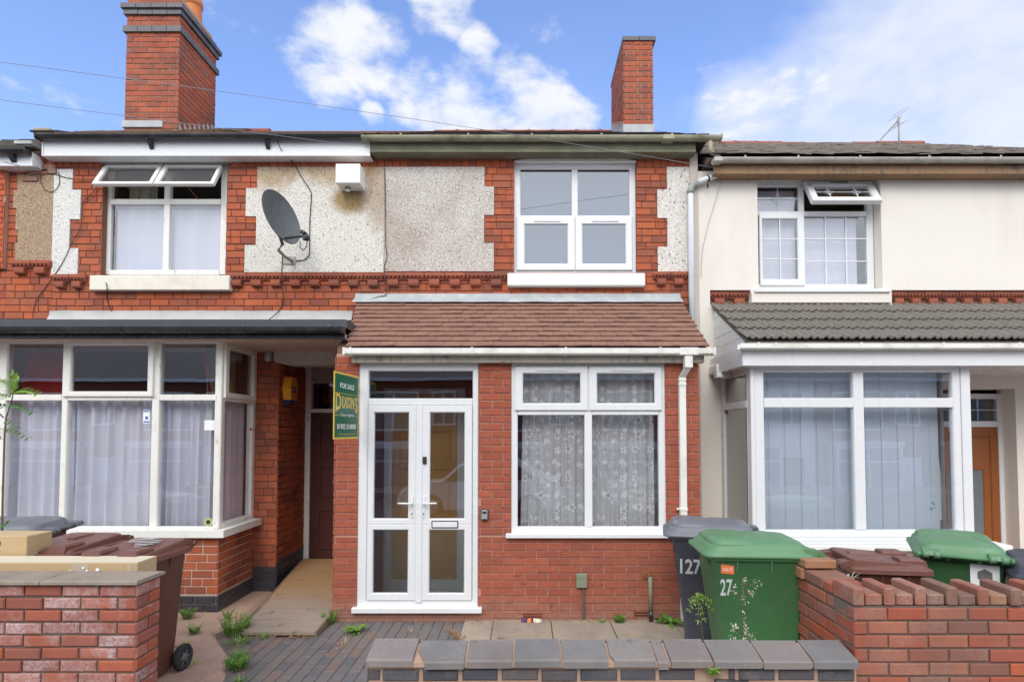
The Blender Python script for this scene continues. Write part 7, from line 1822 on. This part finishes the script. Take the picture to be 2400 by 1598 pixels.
# sweet wrapper
p = G(1222, 1422, .02)
wr = thing('sweet_wrapper', 'crumpled colourful sweet wrapper lying on the slabs below the air brick', 'wrapper', (p.x, p.y, .016))
mb = MB(); rr = random.Random(2); n = 10; vs = []
for i in range(n+1):
    for k in range(4): vs.append((p.x-.10+.2*i/n, p.y-.03+.03*k/3+rr.uniform(-.004, .004), .018+.030*sin(pi*k/3)*(.6+.4*rr.random())+.018*k/3))
mb.add(vs, [(i*4+k, (i+1)*4+k, (i+1)*4+k+1, i*4+k+1) for i in range(n) for k in range(3)])
for i in range(len(mb.m)): mb.m[i] = (0 if i < 9 else 1 if i < 15 else 0 if i < 18 else 2 if i < 27 else 3)
build(mb, 'wrapper_foil', [plain('wrapper_purple', (.05, .02, .09), .3), plain('wrapper_orange', (.65, .16, .03), .3), plain('wrapper_cream', (.70, .60, .40), .35), plain('wrapper_blue', (.35, .40, .50), .3)], wr, recalc=False)

# =================================================================== ACROSS THE STREET (seen only as reflections in the glass)
def opposite(x0, lab, brickc, first=False):
    t = thing('brick_house', lab, 'house', (x0+2.2, -13, -.15), 'houses across the street')
    mb = MB(); mb.box(x0, x0+4.4, -18, -9.6, -.3, 5.0); build(mb, 'wall', brickc, t)
    mb = MB(); mb.prism([(-9.2, 4.95), (-14.8, 9.2), (-18.4, 4.95)], 'x', x0, x0+4.4); build(mb, 'roof', SLATE, t)
    for (a, b, c, d) in ((.7, 2.6, 3.0, 4.5), (3.1, 4.0, 3.2, 4.5)):
        fr = FR(x0+4.4, -9.6, -1, 0); w = MB(); ring(w, fr, (4.4-b, 4.4-a, c, d), (4.4-b+.08, 4.4-a-.08, c+.08, d-.08), 0, .06); bars(w, fr, [((4.4-b+4.4-a)/2-.04, (4.4-b+4.4-a)/2+.04, c+.08, d-.08)], 0, .05); wi = build(w, 'window', UPVC, t); w = MB(); fbox(w, fr, 4.4-b+.05, 4.4-a-.05, .005, .012, c+.05, d-.05); build(w, 'pane', plain('dark_pane', (.10, .11, .13), .1), wi)
    w = MB(); w.box(x0+.5, x0+2.9, -9.58, -9.0, -.3, .75); build(w, 'bay_base', brickc, t)
    w = MB(); fr = FR(x0+4.4, -9.0, -1, 0); ring(w, fr, (1.5, 3.9, .75, 2.45), (1.6, 3.8, .85, 2.35), -.5, .04); bars(w, fr, [(2.66, 2.74, .85, 2.35), (1.6, 3.8, 1.85, 1.92)], 0, .035); w.box(x0+.4, x0+3.0, -9.6, -8.95, 2.45, 2.62); wi = build(w, 'bay_window', UPVC, t); w = MB(); fbox(w, fr, 1.6, 3.8, -.02, -.01, .8, 2.4); build(w, 'pane', plain('pale_pane', (.24, .25, .27), .1), wi)
    w = MB(); w.box(x0, x0+4.4, -9.2, -9.08, 4.86, 4.98); build(w, 'gutter', UPVC, t)
    t.location.z -= 1.1
    w = MB(); w.box(x0+3.2, x0+4.0, -9.6, -9.54, -.05, 2.0); build(w, 'door', UPVC if int(x0) % 2 else DARKWOOD, t)
ords = ['first', 'second', 'third', 'fourth', 'fifth', 'sixth', 'seventh', 'eighth', 'ninth', 'tenth', 'eleventh']
BR_OPP = plain('opposite_brick', (.24, .085, .055), .9, .25, 30)
for i in range(11): opposite(-24.2+4.4*i, 'terraced house across the street, %s from the left end of the row' % ords[i], BR_OPP if i != 7 else RENDER)
def car(x0, label, paint, y0=-3.4):
    t = thing('parked_car', label, 'car', (x0+2.1, y0, -.295)); G_ = -.295
    body = [(0, .35), (.05, .62), (.25, .80), (1.05, .92), (1.55, 1.36), (2.1, 1.46), (3.0, 1.44), (3.65, 1.10), (4.05, .95), (4.15, .62), (4.1, .32), (3.75, .24), (.35, .24)]
    mb = MB(); n = len(body)
    def rg(y, inset): return [(x0+2.1+(p[0]-2.1)*(1-inset*.04), y, G_+p[1]-(inset*.06 if p[1] > 1 else 0)) for p in body]
    mb.loft([rg(y0-.86, 1), rg(y0-.80, 0), rg(y0+.80, 0), rg(y0+.86, 1)], 0, False); build(mb, 'body', paint, t)
    mb = MB(); gl_ = [(1.18, .95), (1.62, 1.32), (2.2, 1.38), (2.95, 1.36), (3.45, 1.06), (3.3, .97)]
    for y in (y0-.870, y0+.862): mb.prism([(x0+p[0], G_+p[1]) for p in gl_], 'y', y, y+.008)
    build(mb, 'windows', plain('car_glass', (.03, .035, .04), .08), t)
    for x in (.85, 3.3):
        for y in (y0-.84, y0+.70):
            mb = MB(); mb.lathe(x0+x, G_+.31, [(.20, y), (.31, y+.01), (.31, y+.17), (.20, y+.18)], 24, axis='y'); w = build(mb, 'wheel', RUBBER, t); mb = MB(); mb.lathe(x0+x, G_+.31, [(.20, y+.005), (.20, y+.185), (.05, y+.19)], 16, axis='y'); build(mb, 'rim', SAFE, w)
car(-3.2, 'white hatchback parked across the road, seen only in reflections', plain('white_car_paint', (.75, .76, .78), .15)); car(2.2, 'silver car parked across the road to the right, seen only in reflections', plain('silver_car_paint', (.45, .46, .48), .2, metal=.3), -3.5)
car(-9.0, 'red car parked across the road to the left, seen only in reflections', plain('red_car_paint', (.35, .02, .02), .2), -3.5)
